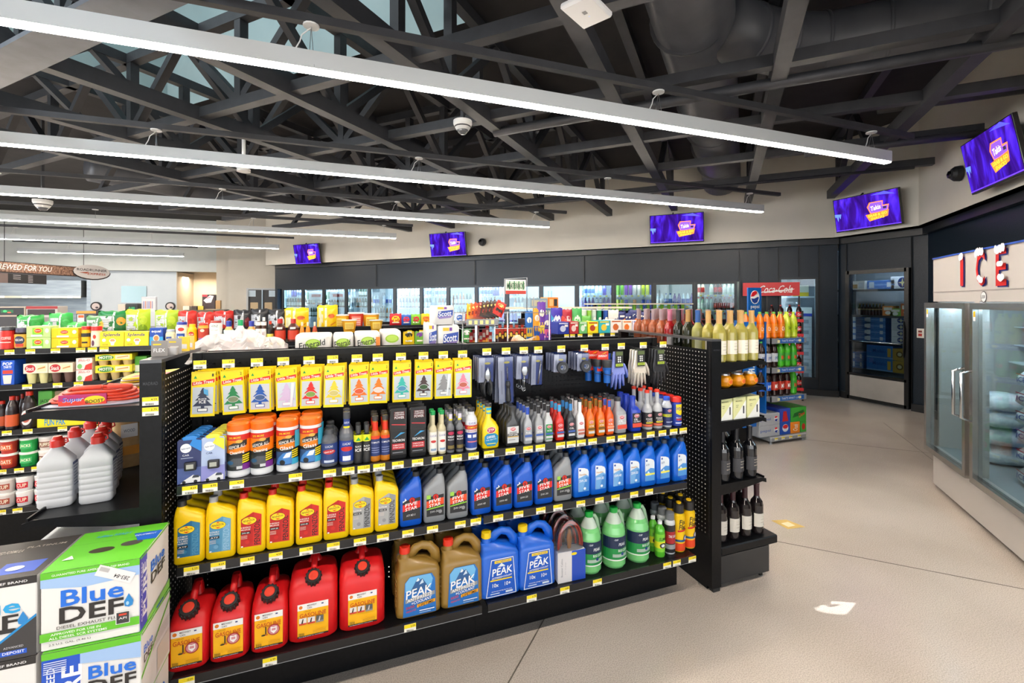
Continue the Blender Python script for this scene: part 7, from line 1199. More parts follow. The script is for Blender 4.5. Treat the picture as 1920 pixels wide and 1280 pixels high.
# ================================================================ CANDY BAGS, BARS, CANS
Yc = Y3 + .03
for a_, b__, yt, c, c2, d in ((731, 753, 588, '#c8242c', '#f2d41c', 'red and yellow sour candy'), (753, 771, 590, '#2a5cb0', '#d8283a', 'blue and red candy'), (771, 789, 589, '#7cc238', '#d8283a', 'green and red candy'), (790, 808, 588, '#f0c41c', '#e2662a', 'yellow and orange candy'), (853, 872, 586, '#dfe6f0', '#3a6ac0', 'white and blue candy'), (873, 900, 584, '#c8281e', '#e8584a', 'bright red snack'), (901, 928, 586, '#a8241e', '#e8c8a0', 'dark red snack')):
    pbag(a_, b__, yt, Yc, 1.371, .03, c, lambda w_, h: [('E', 0, h * .55, w_ * .34, h * .26, c2), ('R', -w_ * .3, h * .2, w_ * .3, h * .3, '#f6efe2')], '%s bag on the upper candy shelf behind the tissue' % d)
for a_, b__, yt, c, c2, d in ((756, 777, 621, '#ecc81c', '#2a2a1c', 'yellow sour candy'), (778, 796, 621, '#7ab84a', '#7a3aa0', 'green and purple candy'), (866, 884, 616, '#4a9c4c', '#f2eef0', 'green candy')):
    z = 1.1212; pbag(a_, b__, yt, Yc, z, .03, c, lambda w_, h: [('E', 0, h * .75, w_ * .34, h * .16, c2), ('R', -w_ * .3, h * .3, w_ * .3, h * .4, '#f6efe2')], '%s bag on the lower candy shelf' % d)
z = 1.336; Yd = Y2 + .05
for k, (a_, b__, c, c2, d, yt) in enumerate(((1046, 1067, '#24389c', '#c8d0e8', 'navy', 604), (1068, 1085, '#b82a30', '#e8d0c8', 'red', 603), (1086, 1101, '#6ab86c', '#d8e8d8', 'green', 603), (1102, 1122, '#f0dc1c', '#b8441e', 'yellow', 603), (1123, 1144, '#2cb0bc', '#e8c83c', 'teal', 601), (1145, 1166, '#efe9e4', '#c8642a', 'white', 600), (1167, 1185, '#f0e2d2', '#e8762a', 'orange', 601), (1186, 1204, '#e8e0f0', '#5a6ab0', 'lilac', 601))):
    pbox('bar_carton', 'snack bar box', a_, b__, yt, Yd, z, .16, c, lambda w_, h: [('E', -w_ * .05, h * .45, w_ * .26, h * .26, c2), ('R', w_ * .1, h * .6, w_ * .4, h * .78, '#f4f0e8'), ('R', -w_ * .4, h * .84, w_ * .4, h * .94, c2)], '%s open snack bar carton on the shelf behind the hanging tools' % d, 'open snack bar cartons')
for k, (a_, b__, yt, c, c2, d) in enumerate(((1030, 1052, 588, '#3a9cd0', '#e8eef4', 'sky blue'), (1034, 1056, 577, '#4a3ab0', '#e8eef4', 'violet'), (1056, 1074, 580, '#b8283a', '#e8d8d8', 'crimson'), (1052, 1070, 592, '#d8402c', '#f0e0d8', 'orange red'), (1074, 1092, 578, '#4aa85c', '#dfeee2', 'green'), (1072, 1090, 592, '#5cb85a', '#f4f4ee', 'light green'), (1092, 1110, 592, '#68b44c', '#eef4ea', 'leaf green'))):
    pbag(a_, b__, yt, Yd + .2, z, .035, c, lambda w_, h: [('E', 0, h * .5, w_ * .3, h * .22, c2)], '%s trail mix bag behind the snack bar cartons' % d, 'trail mix bags', random.uniform(-.2, .2))
for k, (px, c, d) in enumerate(((1097, '#cfd6c8', 'pale'), (1106, '#8ac23c', 'lime'), (1115, '#c8d2cc', 'pale grey'), (1125, '#1c8c5c', 'green'), (1137, '#1c4aa0', 'blue'))):
    xc = onY(px, Yd + .3); m = MB(); m.lathe([(.026, 0, M(c, .4)), (.026, .22, M(c, .4)), (.027, .222, M('#e6e6e4')), (.027, .232, M('#e6e6e4'))], 16); m.dec([('E', 0, .13, .018, .02, '#f2ece0'), ('R', -.014, .1, .014, .108, '#2a2a2c')], cyl(.0262), step=.006); tag(m.ob('crisp_tube', None, (xc, Yd + .32, z + .0012)), '%s crisp tube behind the snack bar cartons' % d, 'crisp tube')
for k, (px, c) in enumerate(((1152, '#f0ece4'), (1166, '#26306a'), (1178, '#2a3470'), (1190, '#26306a'), (1204, '#2c3672'), (1218, '#26306a'))): pbag(px - 9, px + 9, 581 + (k % 3) * 3, Yd + .26, z, .04, c, lambda w_, h: [('P', [(-w_ * .4, h * .3), (w_ * .4, h * .5), (w_ * .4, h * .65), (-w_ * .4, h * .45)], '#e87a2a' if k else '#2a3470'), ('R', -w_ * .2, h * .7, w_ * .3, h * .8, '#f2eee2')], '%s crisp bag behind the snack bar cartons, %s along' % ('white' if k == 0 else 'navy', ORD[k]), 'navy crisp bags', random.uniform(-.2, .2))
m = MB(); x0, x1 = onY(994, 3.9), onY(1027, 3.9); 
for k, (a_, b__, yb, yt, c) in enumerate(((994, 1027, 577, 559, '#8fa8b8'), (1027, 1047, 577, 557, '#e8862a'), (1017, 1034, 598, 578, '#5c8cb0'))):
    x0, x1 = onY(a_, 4.55), onY(b__, 4.55); zb, zt_ = zat(yb, x0, 4.55), zat(yt, x0, 4.55); m = MB(); m.box(x0, x1, 4.55, 4.75, zb, zt_, M(c, .6), .003); m.dec([('R', x0 + .02, zb + .02, (x0 + x1) / 2, zt_ - .02, '#c8c0a0' if k != 1 else '#f4b87a'), ('R', (x0 + x1) / 2 + .01, zb + .02, x1 - .015, zt_ - .02, '#b8b8a8' if k != 1 else '#2a2a2c')], flat(-4.55)); tag(m.ob('shipping_case'), '%s crisp shipping case stacked above the snack aisle' % ('blue and tan', 'orange', 'small blue')[k], 'carton')
m = MB(); m.box(onY(990, 4.5), onY(1050, 4.5), 4.5, 4.8, 0, zat(598, onY(994, 4.55), 4.55) - .002, K_BLACK); tag(m.ob('stock_plinth'), 'black display plinth under the shipping cases', 'display stand')
gc = Kind('green_drink_can', 'drink can', MB().lathe([(.028, 0, M('#bfc4c6', .3, .8)), (.03, .004, M('#6fc02c', .35)), (.03, .115, M('#6fc02c', .35)), (.026, .12, M('#bfc4c6', .3, .8))], 12).dec([('R', -.015, .03, .015, .09, '#e8e83c')], cyl(.0302)))
for k in range(13): gc.put((onY(1124 + 13 * k, Y4 + .6), Y4 + .6, 1.502), 'green drink can on top of the tall gondola behind the wine, %s along' % ORD[k], 0, 'green cans behind the wine', (1, 1, .8))
# ================================================================ COOLER CONTENTS
def dk_bottle(liq, lab, cap, H=.2, r=.031): return Kind('drink_bottle', 'drink bottle', MB().lathe([(r * .9, 0, M(liq, .2)), (r, .005, M(liq, .2)), (r, .04, M(lab, .45)), (r, .115, M(liq, .2)), (r * .8, .14, M(liq, .2)), (.013, H - .02, M(cap, .4)), (.013, H, M(cap, .4))], 12))
def dk_can(c, H=.165, r=.03): return Kind('drink_can', 'drink can', MB().lathe([(r * .9, 0, M('#c2c6ca', .3, .7)), (r, .006, M(c, .35)), (r, H - .01, M(c, .35)), (r * .88, H, M('#c2c6ca', .3, .7))], 12))
SODA = [dk_bottle('#3a1c14', '#c8282a', '#c8281e'), dk_bottle('#b8d8c0', '#d8e4dc', '#c8281e'), dk_bottle('#3a1c14', '#d8402c', '#e8e4dc'), dk_bottle('#e8ddc8', '#c8342c', '#b82a24')]
CAN = [dk_can(c) for c in ('#e88a1c', '#7ac04a', '#2a4ab0', '#7a3ab0', '#d8302a', '#e8e4e0', '#3ab0a0', '#f0c81c', '#c8d84a', '#e86a2a')]
WAT = [dk_bottle('#cfe2ee', '#3a5ab0', '#e8eef2'), dk_bottle('#dfeaf0', '#5a7ab8', '#3a5ab0'), dk_bottle('#c8dcec', '#e8eef4', '#dfe6ec'), dk_bottle('#4a3a8c', '#3a3a9c', '#2a2a6a')]
BR = [dk_bottle('#5a3018', '#e0d8c0', '#c9a23c', .22, .03), dk_bottle('#2a4a2c', '#e8e8e0', '#3a8a3c', .22, .03), dk_bottle('#e8eef0', '#b8c4d0', '#c8ccd4', .22, .03), dk_bottle('#b86a2a', '#f0e8d8', '#e8c04a', .22, .03)]
nb = 0
for i, (s, W, zs_, sx, sy) in enumerate(cooler_shelves):
    fam = {0: [SODA, SODA, SODA], 1: [WAT, CAN, CAN], 2: [CAN, CAN, CAN], 3: [WAT, WAT, WAT]}.get(i, [BR, BR, WAT] if i % 2 else [WAT, BR, CAN])
    for si, z in enumerate(zs_[::-1][:(3 if i < 7 else 2)]):
        if i in (4, 5) and si == 0: continue
        n_ = 9 if i < 7 else 8; st = (W - .12) / (n_ - 1); kk0 = fam[si]; gname = 'drinks on the %s shelf behind the cooler door %s' % (('top', 'upper middle', 'middle')[si], DO[i])
        for j in range(n_):
            if random.random() < (.12 if si == 0 else .04): continue
            u, v = .06 + st * j, .05; c_, s_ = cos(RZ), sin(RZ); q = random.Random(i * 7 + si * 3 + j // 2).choice(kk0)
            q.put((sx + u * c_ - v * s_, sy + u * s_ + v * c_, z), '%s, %s from the left, %s shelf, cooler door %s' % (q.name.replace('_', ' '), ORD[j], ('top', 'upper', 'middle')[si], DO[i]), 0, gname, (1.2, 1.2, 1.28)); nb += 1
# pale posters high in two far doors and colourful packs at the last door
for i, (c1, c2) in ((13, ('#d8b8b8', '#b8342c')), (12, ('#d8b8b8', '#b8342c'))):
    s, W, zs_, sx, sy = cooler_shelves[i]; m = MB(); m.dec([('R', .03, 1.7, W - .03, 1.95, '#e6dedf'), ('R', W * .3, 1.78, W * .75, 1.86, c2), ('R', .04, 1.72, .14, 1.93, '#5c8a5c')], flat(.015)); m.ob('shelf_poster', s)
# ================================================================ SODA RACKS
sr = empty('soda_rack', (0, 0, 0)); tag(sr, 'grey and blue soda rack with a round tricolour drink logo on its header', 'drink rack')
GRK = M('#9a9ea4', .4, .3); xs0, xs1, ys0, ys1 = 4.60, 5.17, 3.90, 4.50
m = MB(); m.box(xs0, xs1, ys0, ys1, .03, .09, GRK, .01); m.box(xs0, xs1, ys0 - .002, ys0, .075, .09, '#c9ccd0')
for x in (xs0 + .03, xs1 - .03):
    for y in (ys0 + .03, ys1 - .03): m.lathe([(.018, 0, GRK), (.012, .012, GRK), (.012, .03, GRK)], 10, x, y)
bd = m.ob('base_deck', sr)
for px in (1455, 1468, 1482, 1498): tagat(bd, onY(px, ys0), ys0 - .004, .045)
TW = "THAT'S WHAT I LIKE"
for z in (.547, .88, 1.22):
    m = MB(); m.box(xs0 + .01, xs1 - .01, ys0 + .01, ys0 + .5, z - .03, z, GRK); m.box(xs0, xs1, ys0, ys0 + .012, z - .055, z + .006, GRK); m.box(xs0, xs0 + .012, ys0, ys0 + .5, z - .055, z + .006, GRK)
    m.dec([('R', xs0 + .12, z - .05, xs1 - .04, z + .001, '#1c62b4'), ('T', TW, (xs0 + xs1) / 2 + .03, z - .024, .3, .026, '#eef4fa', .1, 0, .03), ('R', xs0 + .1, z - .045, xs0 + .14, z - .012, '#f0e8b0'), ('R', xs1 - .13, z - .04, xs1 - .09, z - .01, '#f0e8b0')], flat(-ys0)); m.ob('shelf', sr)
m = MB(); m.box(xs0 + .05, xs1 - .05, ys0 + .5, ys0 + .53, .09, 1.5, M('#4a80b4', .4)); m.ob('back_panel', sr)
m = MB(); xp = onY(1403, ys0 + .45); xq = onY(1447, ys0 + .3); zp0, zp1 = zat(592, xp, ys0 + .45), zat(539, xp, ys0 + .45); wp_ = xq - xp
m.box(xp, xq, ys0 + .45, ys0 + .47, zp0 - .25, zp1, M('#0d62b8', .35)); cx_, cz_ = (xp + xq) / 2, zp1 - .12; R3 = .076
m.dec([('E', cx_, cz_, R3, R3 * 1.14, '#f4f4f4'), ('P', [(cx_ - R3 * .92, cz_ + R3 * .1), (cx_ - R3 * .3, cz_ + R3 * .12), (cx_ + R3 * .4, cz_ + R3 * .55), (cx_ + R3 * .5, cz_ + R3 * .92), (cx_, cz_ + R3 * 1.05), (cx_ - R3 * .6, cz_ + R3 * .8)], '#d8202c'), ('P', [(cx_ - R3 * .85, cz_ - R3 * .2), (cx_ - R3 * .2, cz_ - R3 * .25), (cx_ + R3 * .7, cz_ + R3 * .1), (cx_ + R3 * .85, cz_ - R3 * .1), (cx_ + R3 * .5, cz_ - R3 * .85), (cx_ - R3 * .1, cz_ - R3 * 1.05), (cx_ - R3 * .6, cz_ - R3 * .75)], '#1c3f94'), ('T', 'pepsi', cx_, zp1 - .245, wp_ * .66, .055, '#f4f6fa', 0, 0, .04)], flat(-(ys0 + .45)), n0=.001, dn=.001); m.ob('header_panel', sr)
m = MB(); m.box(xs0 - .03, xs0 - .012, ys0 + .05, ys0 + .5, .12, 1.42, M('#1462b8', .35)); m.dec([('T', TW, -(ys0 + .27), .8, 1.1, .13, '#eef4fa', 0, 90, .04)], lambda u, v, n: (xs0 - .03 - n, -u, v)); m.ob('side_panel', sr)
m = MB(); m.box(onY(1399, ys0 - .02) , onY(1424, ys0 - .02), ys0 + .02, ys0 + .03, zat(800, 4.4, ys0), zat(603, 4.4, ys0), M('#1462b8', .35)); m.dec([('T', 'WHAT I', onY(1412, ys0), zat(690, 4.4, ys0), .5, .09, '#eef4fa', 0, 90, .04)], flat(-(ys0 + .02))); m.ob('front_side_panel', sr)
def pop(liq, lab, cap, txt, tc='#f4f4f4', H=.31, r=.043):
    b = MB(); lm = M(liq, .1, cc=.4); b.lathe([(r * .7, 0, lm), (r, .02, lm), (r, .2, lm), (r * .8, .24, lm), (.014, .285, lm), (.013, .295, lm)], 18); c = MB(); c.lathe([(.016, .29, plast(cap)), (.016, H, plast(cap))], 12); l = MB(); l.dec([('R', -r * 2.2, .07, r * 2.2, .17, lab), ('T', txt, 0, .12, r * 1.5, .05, tc, .15, 8, .06)], cyl(r + .0006), step=.01); return Kind('soda_bottle', 'soda', [('bottle_body', b), ('cap', c), ('wrap_label', l)])
CR = pop('#f07a12', '#f28a1c', '#6ab83c', 'Crush'); SQ = pop('#c8d83c', '#b8d41c', '#b8d83c', 'Squirt', '#2a5a1c'); DP = pop('#2a1a16', '#c2c8d2', '#3a9c4c', 'pepsi', '#1c4a9c'); MD = pop('#4ab82c', '#2f9a2c', '#3aa84a', 'MtnDew', '#e84030'); PP = pop('#2a1a16', '#1a5ac0', '#2a5ac0', 'pepsi'); MU = pop('#2a1414', '#b8301c', '#8a2a1c', 'MUG'); CK = pop('#2a1614', '#c81e1e', '#c8281e', 'Coke')
def poprow(z, seq, Y, nm):
    for k, (px, kk, d) in enumerate(seq):
        for j in (0, 1): kk.put((onY(px, Y), Y + .045 + .1 * j, z), '%s soda bottle on the %s rack shelf, %s place, %s' % (d, nm, ORD[k], ('front', 'behind it')[j]), .2 + .5 * j, 'soda bottles on the rack')
poprow(1.22, [(1418, CR, 'orange'), (1431, CR, 'orange'), (1444, CR, 'orange'), (1457, CR, 'orange'), (1470, CR, 'orange'), (1482, SQ, 'yellow-green'), (1494, SQ, 'yellow-green')], 3.93, 'top')
poprow(.88, [(1433, DP, 'silver-label cola'), (1445, DP, 'silver-label cola'), (1457, DP, 'silver-label cola'), (1469, MD, 'green'), (1481, MD, 'green'), (1493, MD, 'green')], 3.93, 'middle')
poprow(.547, [(1432, PP, 'blue-label cola'), (1444, PP, 'blue-label cola'), (1457, MU, 'red-label root beer'), (1469, MU, 'red-label root beer'), (1481, MU, 'red-label root beer'), (1493, MD, 'green')], 3.93, 'lowest')
def case(px0, px1, z, h, c, its, label): pbox('soda_case', 'soda case', px0, px1, 0, 3.93, z, .36, c, its, label, h=h)
pl_ = lambda w_, h: [('T', 'pepsi', -w_ * .2, h * .5, w_ * .5, h * .3, '#3a5aa8', 0, 0, .03), ('E', w_ * .32, h * .5, w_ * .1, h * .26, '#f2f2f2'), ('P', [(w_ * .24, h * .55), (w_ * .4, h * .62), (w_ * .36, h * .74), (w_ * .27, h * .74)], '#d8202c'), ('P', [(w_ * .24, h * .45), (w_ * .4, h * .5), (w_ * .36, h * .26), (w_ * .27, h * .28)], '#1c3f94')]
case(1424, 1462, .0905, .13, '#aeb2b8', pl_, 'silver cola case at the rack base, lower one'); case(1424, 1462, .2225, .13, '#aeb2b8', pl_, 'silver cola case at the rack base, upper one')
case(1463, 1482, .0905, .15, '#1c50b4', lambda w_, h: [('E', 0, h * .5, w_ * .3, h * .3, '#e8eaf2'), ('E', 0, h * .6, w_ * .26, h * .16, '#d8202c')], 'blue cola case at the rack base, lower one'); case(1463, 1482, .2425, .15, '#2a4ab8', lambda w_, h: [('P', [(-w_ * .3, 0), (w_ * .3, 0), (w_ * .1, h * .8), (-w_ * .2, h * .8)], '#c8242c')], 'blue and red cola case at the rack base, upper one')
case(1483, 1500, .0905, .13, '#f08a1c', lambda w_, h: [('T', 'Crush', 0, h * .5, h * .6, w_ * .5, '#f6f2e6', 0, 80, .05)], 'orange soda case at the rack base'); case(1501, 1512, .0905, .13, '#3aa838', lambda w_, h: [('E', 0, h * .5, w_ * .3, h * .3, '#c8301e')], 'narrow green soda case at the rack base'); case(1483, 1512, .2225, .17, '#3aa838', lambda w_, h: [('P', [(-w_ * .4, h * .3), (w_ * .4, h * .5), (w_ * .3, h * .8), (-w_ * .3, h * .6)], '#1c6a2c'), ('T', 'Dew', w_ * .2, h * .5, w_ * .4, h * .3, '#d8301e', .1, 20, .05)], 'green soda case at the rack base, topmost')
# cola rack by the cooler wall
cr = empty('cola_rack', (*onS(1440, 12.55), 0), RZ); tag(cr, 'black wire cola rack on casters with a red script header, against the cooler wall', 'drink rack')
p1, p2 = onS(1440, 12.55), onS(1507, 12.55); Wc = sqrt((p1[0] - p2[0]) ** 2 + (p1[1] - p2[1]) ** 2)
for u in (.015, Wc - .015):
    for v in (.02, .4): m = MB(); m.box(u - .012, u + .012, v - .012, v + .012, .09, 1.5 if v < .1 else 1.75, M('#1a1a1c', .4)); m.ob('post', cr); m = MB(); m.lathe([(.001, -.012, '#2a2a2c'), (.035, -.012, '#2a2a2c'), (.035, .012, '#2a2a2c'), (.001, .012, '#2a2a2c')], 14, rot=lambda x, y, z, u=u, v=v: (u + z, v + x, .036 + y)); m.ob('caster', cr)
for z in (.2, .5, .8, 1.1, 1.34):
    m = MB(); m.box(0, Wc, .0, .42, z - .015, z, M('#1a1a1c', .4)); m.box(0, Wc, -.006, 0, z - .03, z + .02, M('#c8232a', .4)); m.ob('shelf', cr)
m = MB(); u0 = -.37; hz0, hz1 = 1.755, 1.99; m.box(u0, Wc - .01, .36, .39, hz0, hz1, M('#cf2428', .35)); m.dec([('T', 'Coca-Cola', (u0 + Wc) / 2 + .08, (hz0 + hz1) / 2, .52, .13, '#f6f2f0', .3, 0, .015), ('P', [(u0 + .35, hz0 + .05), (Wc - .12, hz0 + .1), (Wc - .08, hz0 + .12), (u0 + .3, hz0 + .07)], '#f6f2f0')], flat(-.36), n0=.001); m.ob('header_sign', cr)
c_, s_ = cos(RZ), sin(RZ)
for zi, z in enumerate((.2, .5, .8, 1.1, 1.34)):
    for k in range(4):
        u, v = .06 + k * (Wc - .12) / 3, .07; CK.put((p1[0] + u * c_ - v * s_, p1[1] + u * s_ + v * c_, z), 'cola bottle with a red label on the black rack, %s shelf up, %s along' % (ORD[zi], ORD[k]), -.6, 'cola bottles on the black rack', (.95, .95, .82))
# ================================================================ TELEVISIONS
def screen_mat():
    mt = bpy.data.materials.new('tv_picture'); mt.use_nodes = True; nt = mt.node_tree; nt.nodes.clear(); o = nt.nodes.new('ShaderNodeOutputMaterial'); e = nt.nodes.new('ShaderNodeEmission'); tc = nt.nodes.new('ShaderNodeTexCoord'); mp = nt.nodes.new('ShaderNodeMapping'); mp.inputs['Scale'].default_value = (3.2, 1, .9)
    n = nt.nodes.new('ShaderNodeTexNoise'); n.inputs['Scale'].default_value = 2.6; n.inputs['Detail'].default_value = 5; n.inputs['Distortion'].default_value = .6; r = nt.nodes.new('ShaderNodeValToRGB'); el = r.color_ramp.elements
    el[0].position = .3; el[0].color = lin('#1a0a4a'); el[1].position = .72; el[1].color = lin('#6a3af0'); x = el.new(.5); x.color = lin('#3c1690'); y = el.new(.6); y.color = lin('#4a24d8')
    nt.links.new(tc.outputs['Object'], mp.inputs[0]); nt.links.new(mp.outputs[0], n.inputs[0]); nt.links.new(n.outputs[0], r.inputs[0]); nt.links.new(r.outputs[0], e.inputs[0]); e.inputs[1].default_value = .7; nt.links.new(e.outputs[0], o.inputs[0]); return mt
SC = screen_mat()
def tv(loc, rz, W, label, tilt=10, roll=0):
    r = empty('wall_television', loc); r.rotation_euler = (radians(tilt), radians(roll), rz); tag(r, label, 'television'); H = W * .565
    m = MB(); m.box(-W / 2, W / 2, -.01, .03, -H / 2, H / 2, M('#121214', .3), .004); m.ob('housing', r)
    s = MB(); a, b_ = W / 2 - .012, H / 2 - .012; s.add([(-a, -.0115, -b_ + .006), (a, -.0115, -b_ + .006), (a, -.0115, b_), (-a, -.0115, b_)], [(0, 1, 2, 3)], SC)
    cx = W * .17; k = W; em = {'e': .9, 'r': .5}
    s.dec([('P', [(-a, -.02 * k), (-a, .03 * k), (-.38 * k, .02 * k), (-.4 * k, -.06 * k), (-.42 * k, -.01 * k), (-.44 * k, -.1 * k), (-.46 * k, -.02 * k)], '#5a7af0'), ('P', [(.1 * k, .24 * k), (.3 * k, .27 * k), (.45 * k, .2 * k), (.3 * k, .22 * k)], '#4a4af0'), ('R', -a, -b_ + .008, a, -b_ + .02, '#5a30f0'),
           ('P', [(cx - .1 * k, .13 * k), (cx + .1 * k, .13 * k), (cx + .09 * k, .06 * k), (cx + .18 * k, .06 * k), (cx + .15 * k, -.05 * k), (cx - .1 * k, -.05 * k), (cx - .14 * k, .06 * k)], '#ff7a3a'), ('P', [(cx - .085 * k, .115 * k), (cx + .085 * k, .115 * k), (cx + .08 * k, .04 * k), (cx + .165 * k, .045 * k), (cx + .14 * k, -.04 * k), (cx - .09 * k, -.04 * k), (cx - .12 * k, .05 * k)], '#7a4af0'), ('R', cx + .09 * k, .0, cx + .14 * k, .035 * k, '#2a1a2c'), ('T', 'Takis', cx - .015 * k, .035 * k, .15 * k, .07 * k, '#f6f0ff', .15, 8, .05), ('P', [(cx - .17 * k, -.06 * k), (cx + .17 * k, -.02 * k), (cx + .15 * k, -.12 * k), (cx - .12 * k, -.17 * k)], '#e87a2a'), ('T', 'GRAB & GO', cx, -.075 * k, .28 * k, .04 * k, '#ffd23a', .1, 5, .06), ('T', 'SNACKS', cx, -.125 * k, .2 * k, .04 * k, '#ffc62a', .1, 5, .06)], flat(.012), kw=em)
    s.ob('screen', r); b = MB(); b.bar((0, .03, 0), (0, .14, .0), .12, .2, M('#1a1a1c')); b.bar((-.06, .01, H / 2 - .02), (-.06, .08, H / 2 + .02), .02, .02, M('#1a1a1c')); b.ob('wall_bracket', r)
R45 = radians(-45)
tv((5.89, 7.04, 3.04), R45, .97, 'wall television above the coolers nearest the walk-in door'); tv((2.27, 10.66, 3.0), R45, 1.0, 'wall television above the middle of the drink coolers'); tv((-1.02, 13.97, 2.98), R45, 1.0, 'smallest looking wall television above the far end of the coolers')
tv((7.55, 4.73, 3.045), radians(-90), .95, 'wall television above the walk-in cooler door'); tv((5.83, 2.53, 3.04), radians(-135), .95, 'large television above the ice freezer')
def dome(loc, label, sc=1, wall=None):
    r = empty('security_camera', loc); tag(r, label, 'security camera'); 
    if wall is None:
        m = MB(); m.lathe([(.085 * sc, 0, '#e4e4e2'), (.085 * sc, -.03 * sc, '#e4e4e2'), (.075 * sc, -.05 * sc, '#3a3a3c'), (.07 * sc, -.06 * sc, '#dcdcda'), (.055 * sc, -.085 * sc, '#dcdcda')], 24); m.ob('mount', r); m = MB(); m.lathe([(.05 * sc, -.08 * sc, M('#5a5c60', .1)), (.045 * sc, -.1 * sc, M('#5a5c60', .1)), (.025 * sc, -.118 * sc, M('#5a5c60', .1)), (.001, -.122 * sc, M('#5a5c60', .1))], 20); m.ob('dome', r); m = MB(); m.bar((0, 0, 0), (0, 0, .2 if sc == 1 else 1.3), .03, .03, K_STEEL); m.ob('drop_rod', r)
    else:
        r.rotation_euler = (0, 0, wall); m = MB(); m.lathe([(.09, 0, '#1c1c1e'), (.085, .05, '#1c1c1e'), (.06, .08, '#1c1c1e'), (.02, .09, '#1c1c1e')], 22, rot=lambda x, y, z: (x, -z, y)); m.ob('mount', r); m = MB(); m.lathe([(.05, .07, M('#0c0c0e', .1)), (.04, .1, M('#0c0c0e', .1)), (.001, .115, M('#0c0c0e', .1))], 18, rot=lambda x, y, z: (x - .02, -z, y)); m.ob('dome', r)
dome((1.0, 4.05, 3.3), 'white dome camera hanging under the trusses between the two nearest lamps'); x, y, z = ats_ = (*onS(905, 13.05), 0)
dome((x, y, zat(454, x, y)), 'black dome camera on the cream wall above the coolers', wall=R45); x, y = onD(1800, 3.55); dome((x, y, zat(325, x, y)), 'black dome camera on the cream wall beside the large television', wall=radians(-135))
x = onY(80, 8.6); dome((x, 8.6, zat(375, x, 8.6)), 'white dome camera between the third and fourth lamps', 1.3)
x = onY(457, 5.9); m = MB(); m.lathe([(.07, 0, '#dcdcda'), (.07, .03, '#dcdcda'), (.02, .04, '#dcdcda'), (.02, .5, '#3a3a3c')], 18); tag(m.ob('smoke_detector', None, (x, 5.9, zat(322, x, 5.9))), 'small white smoke detector above the second lamp', 'smoke detector')
ap = empty('wireless_access_point', (1.3, 2.31, 3.31)); ap.rotation_euler = (0, 0, radians(30)); tag(ap, 'white box-shaped wireless access point under the roof steel', 'access point')
m = MB(); m.box(-.13, .13, -.1, .1, 0, .04, M('#e6e6e6', .4), .012); m.ob('housing', ap); m = MB(); m.dec([('E', .03, .0, .006, .006, '#dfe8ff'), ('R', -.03, -.01, .0, .015, '#8a8a8c')], lambda u, v, n: (u, v, -n)); m.ob('status_print', ap); m = MB(); m.bar((0, 0, .04), (0, 0, .12), .03, .03, K_STEEL); m.ob('mount', ap)
# ================================================================ BACK COUNTER, SIGN, DOORS
e0, e1 = (-6.94, 12.57), (-6.02, 14.97); ang = math.atan2(e1[1] - e0[1], e1[0] - e0[0]); Ls = sqrt((e1[0] - e0[0]) ** 2 + (e1[1] - e0[1]) ** 2)
sg = empty('hanging_coffee_sign', (*e0, 2.27), ang); tag(sg, 'brown coffee bean banner sign with an oval ROADRUNNER EXPRESS plaque', 'hanging sign')
m = MB(); m.box(-.5, Ls, 0, .06, 0, .24, noisy('coffee_bean_print', '#4a2c20', '#b8917a', 26, .5)); m.dec([('T', 'FRESHLY BREWED FOR YOU', .38, .13, 1.75, .12, '#f2ece6', .25, 0, .03), ('R', -.5, 0, Ls, .02, '#2c2220'), ('R', -.5, .225, Ls, .24, '#2c2220')], flat(0)); m.ob('banner', sg)
m = MB(); cx = Ls - .32; m.dec([('E', cx, .12, .52, .19, '#2a2020'), ('E', cx, .14, .5, .18, '#e6e2e0'), ('T', 'ROADRUNNER', cx, .185, .82, .062, '#3a3638', 0, 0, .05), ('T', 'EXPRESS', cx + .12, .09, .5, .055, '#c8542a', .2, 0, .04), ('P', [(cx - .36, .11), (cx - .1, .13), (cx - .16, .09), (cx - .26, .1)], '#c8542a')], flat(.02), n0=.001, dn=.002); m.ob('oval_plaque', sg)
m = MB(); m.box(-.5, 1.15, .01, .03, -.22, -.01, M('#2c2a2a', .5)); m.dec([('R', -.5, -.22, .35, -.01, '#7a6a66'), ('E', .0, -.11, .16, .07, '#efeae4'), ('E', 0, -.09, .11, .04, '#3a2418')] + [('R', .45, -.05 - .04 * k, .6, -.04 - .04 * k, '#cfcaca') for k in range(3)] + [('R', .75, -.05 - .035 * k, .85, -.04 - .035 * k, '#cfcaca') for k in range(5)], flat(-.01)); m.ob('menu_board', sg)
for u in (.3, Ls - .5): m = MB(); m.tube([(u, .03, .24), (u, .03, 1.2)], .006, K_STEEL, 5); m.ob('hanger_rod', sg)
hd = empty('exhaust_hood', (0, 0, 0)); tag(hd, 'stainless kitchen exhaust hood over the back counter', 'exhaust hood')
hx0, hx1 = onY(-40, YK + .4), onY(168, YK + .4); hz0_, hz1_ = zat(557, hx1, YK + .4), zat(527, hx1, YK + .4); m = MB(); m.box(hx0, hx1, YK - .1, YK + 1.2, hz0_, hz1_, kr); m.box(hx0, hx1, YK - .12, YK - .1, hz0_ - .03, hz0_ + .03, M('#c9bda4', .3, .6)); m.ob('hood_body', hd)
for k in range(5): m = MB(); xx = hx0 + (hx1 - hx0) * (k + .5) / 5; m.box(xx - .06, xx + .06, YK - .13, YK - .12, hz0_ - .02, hz0_ + .02, M('#fff0d0', e=5)); m.ob('hood_light', hd)
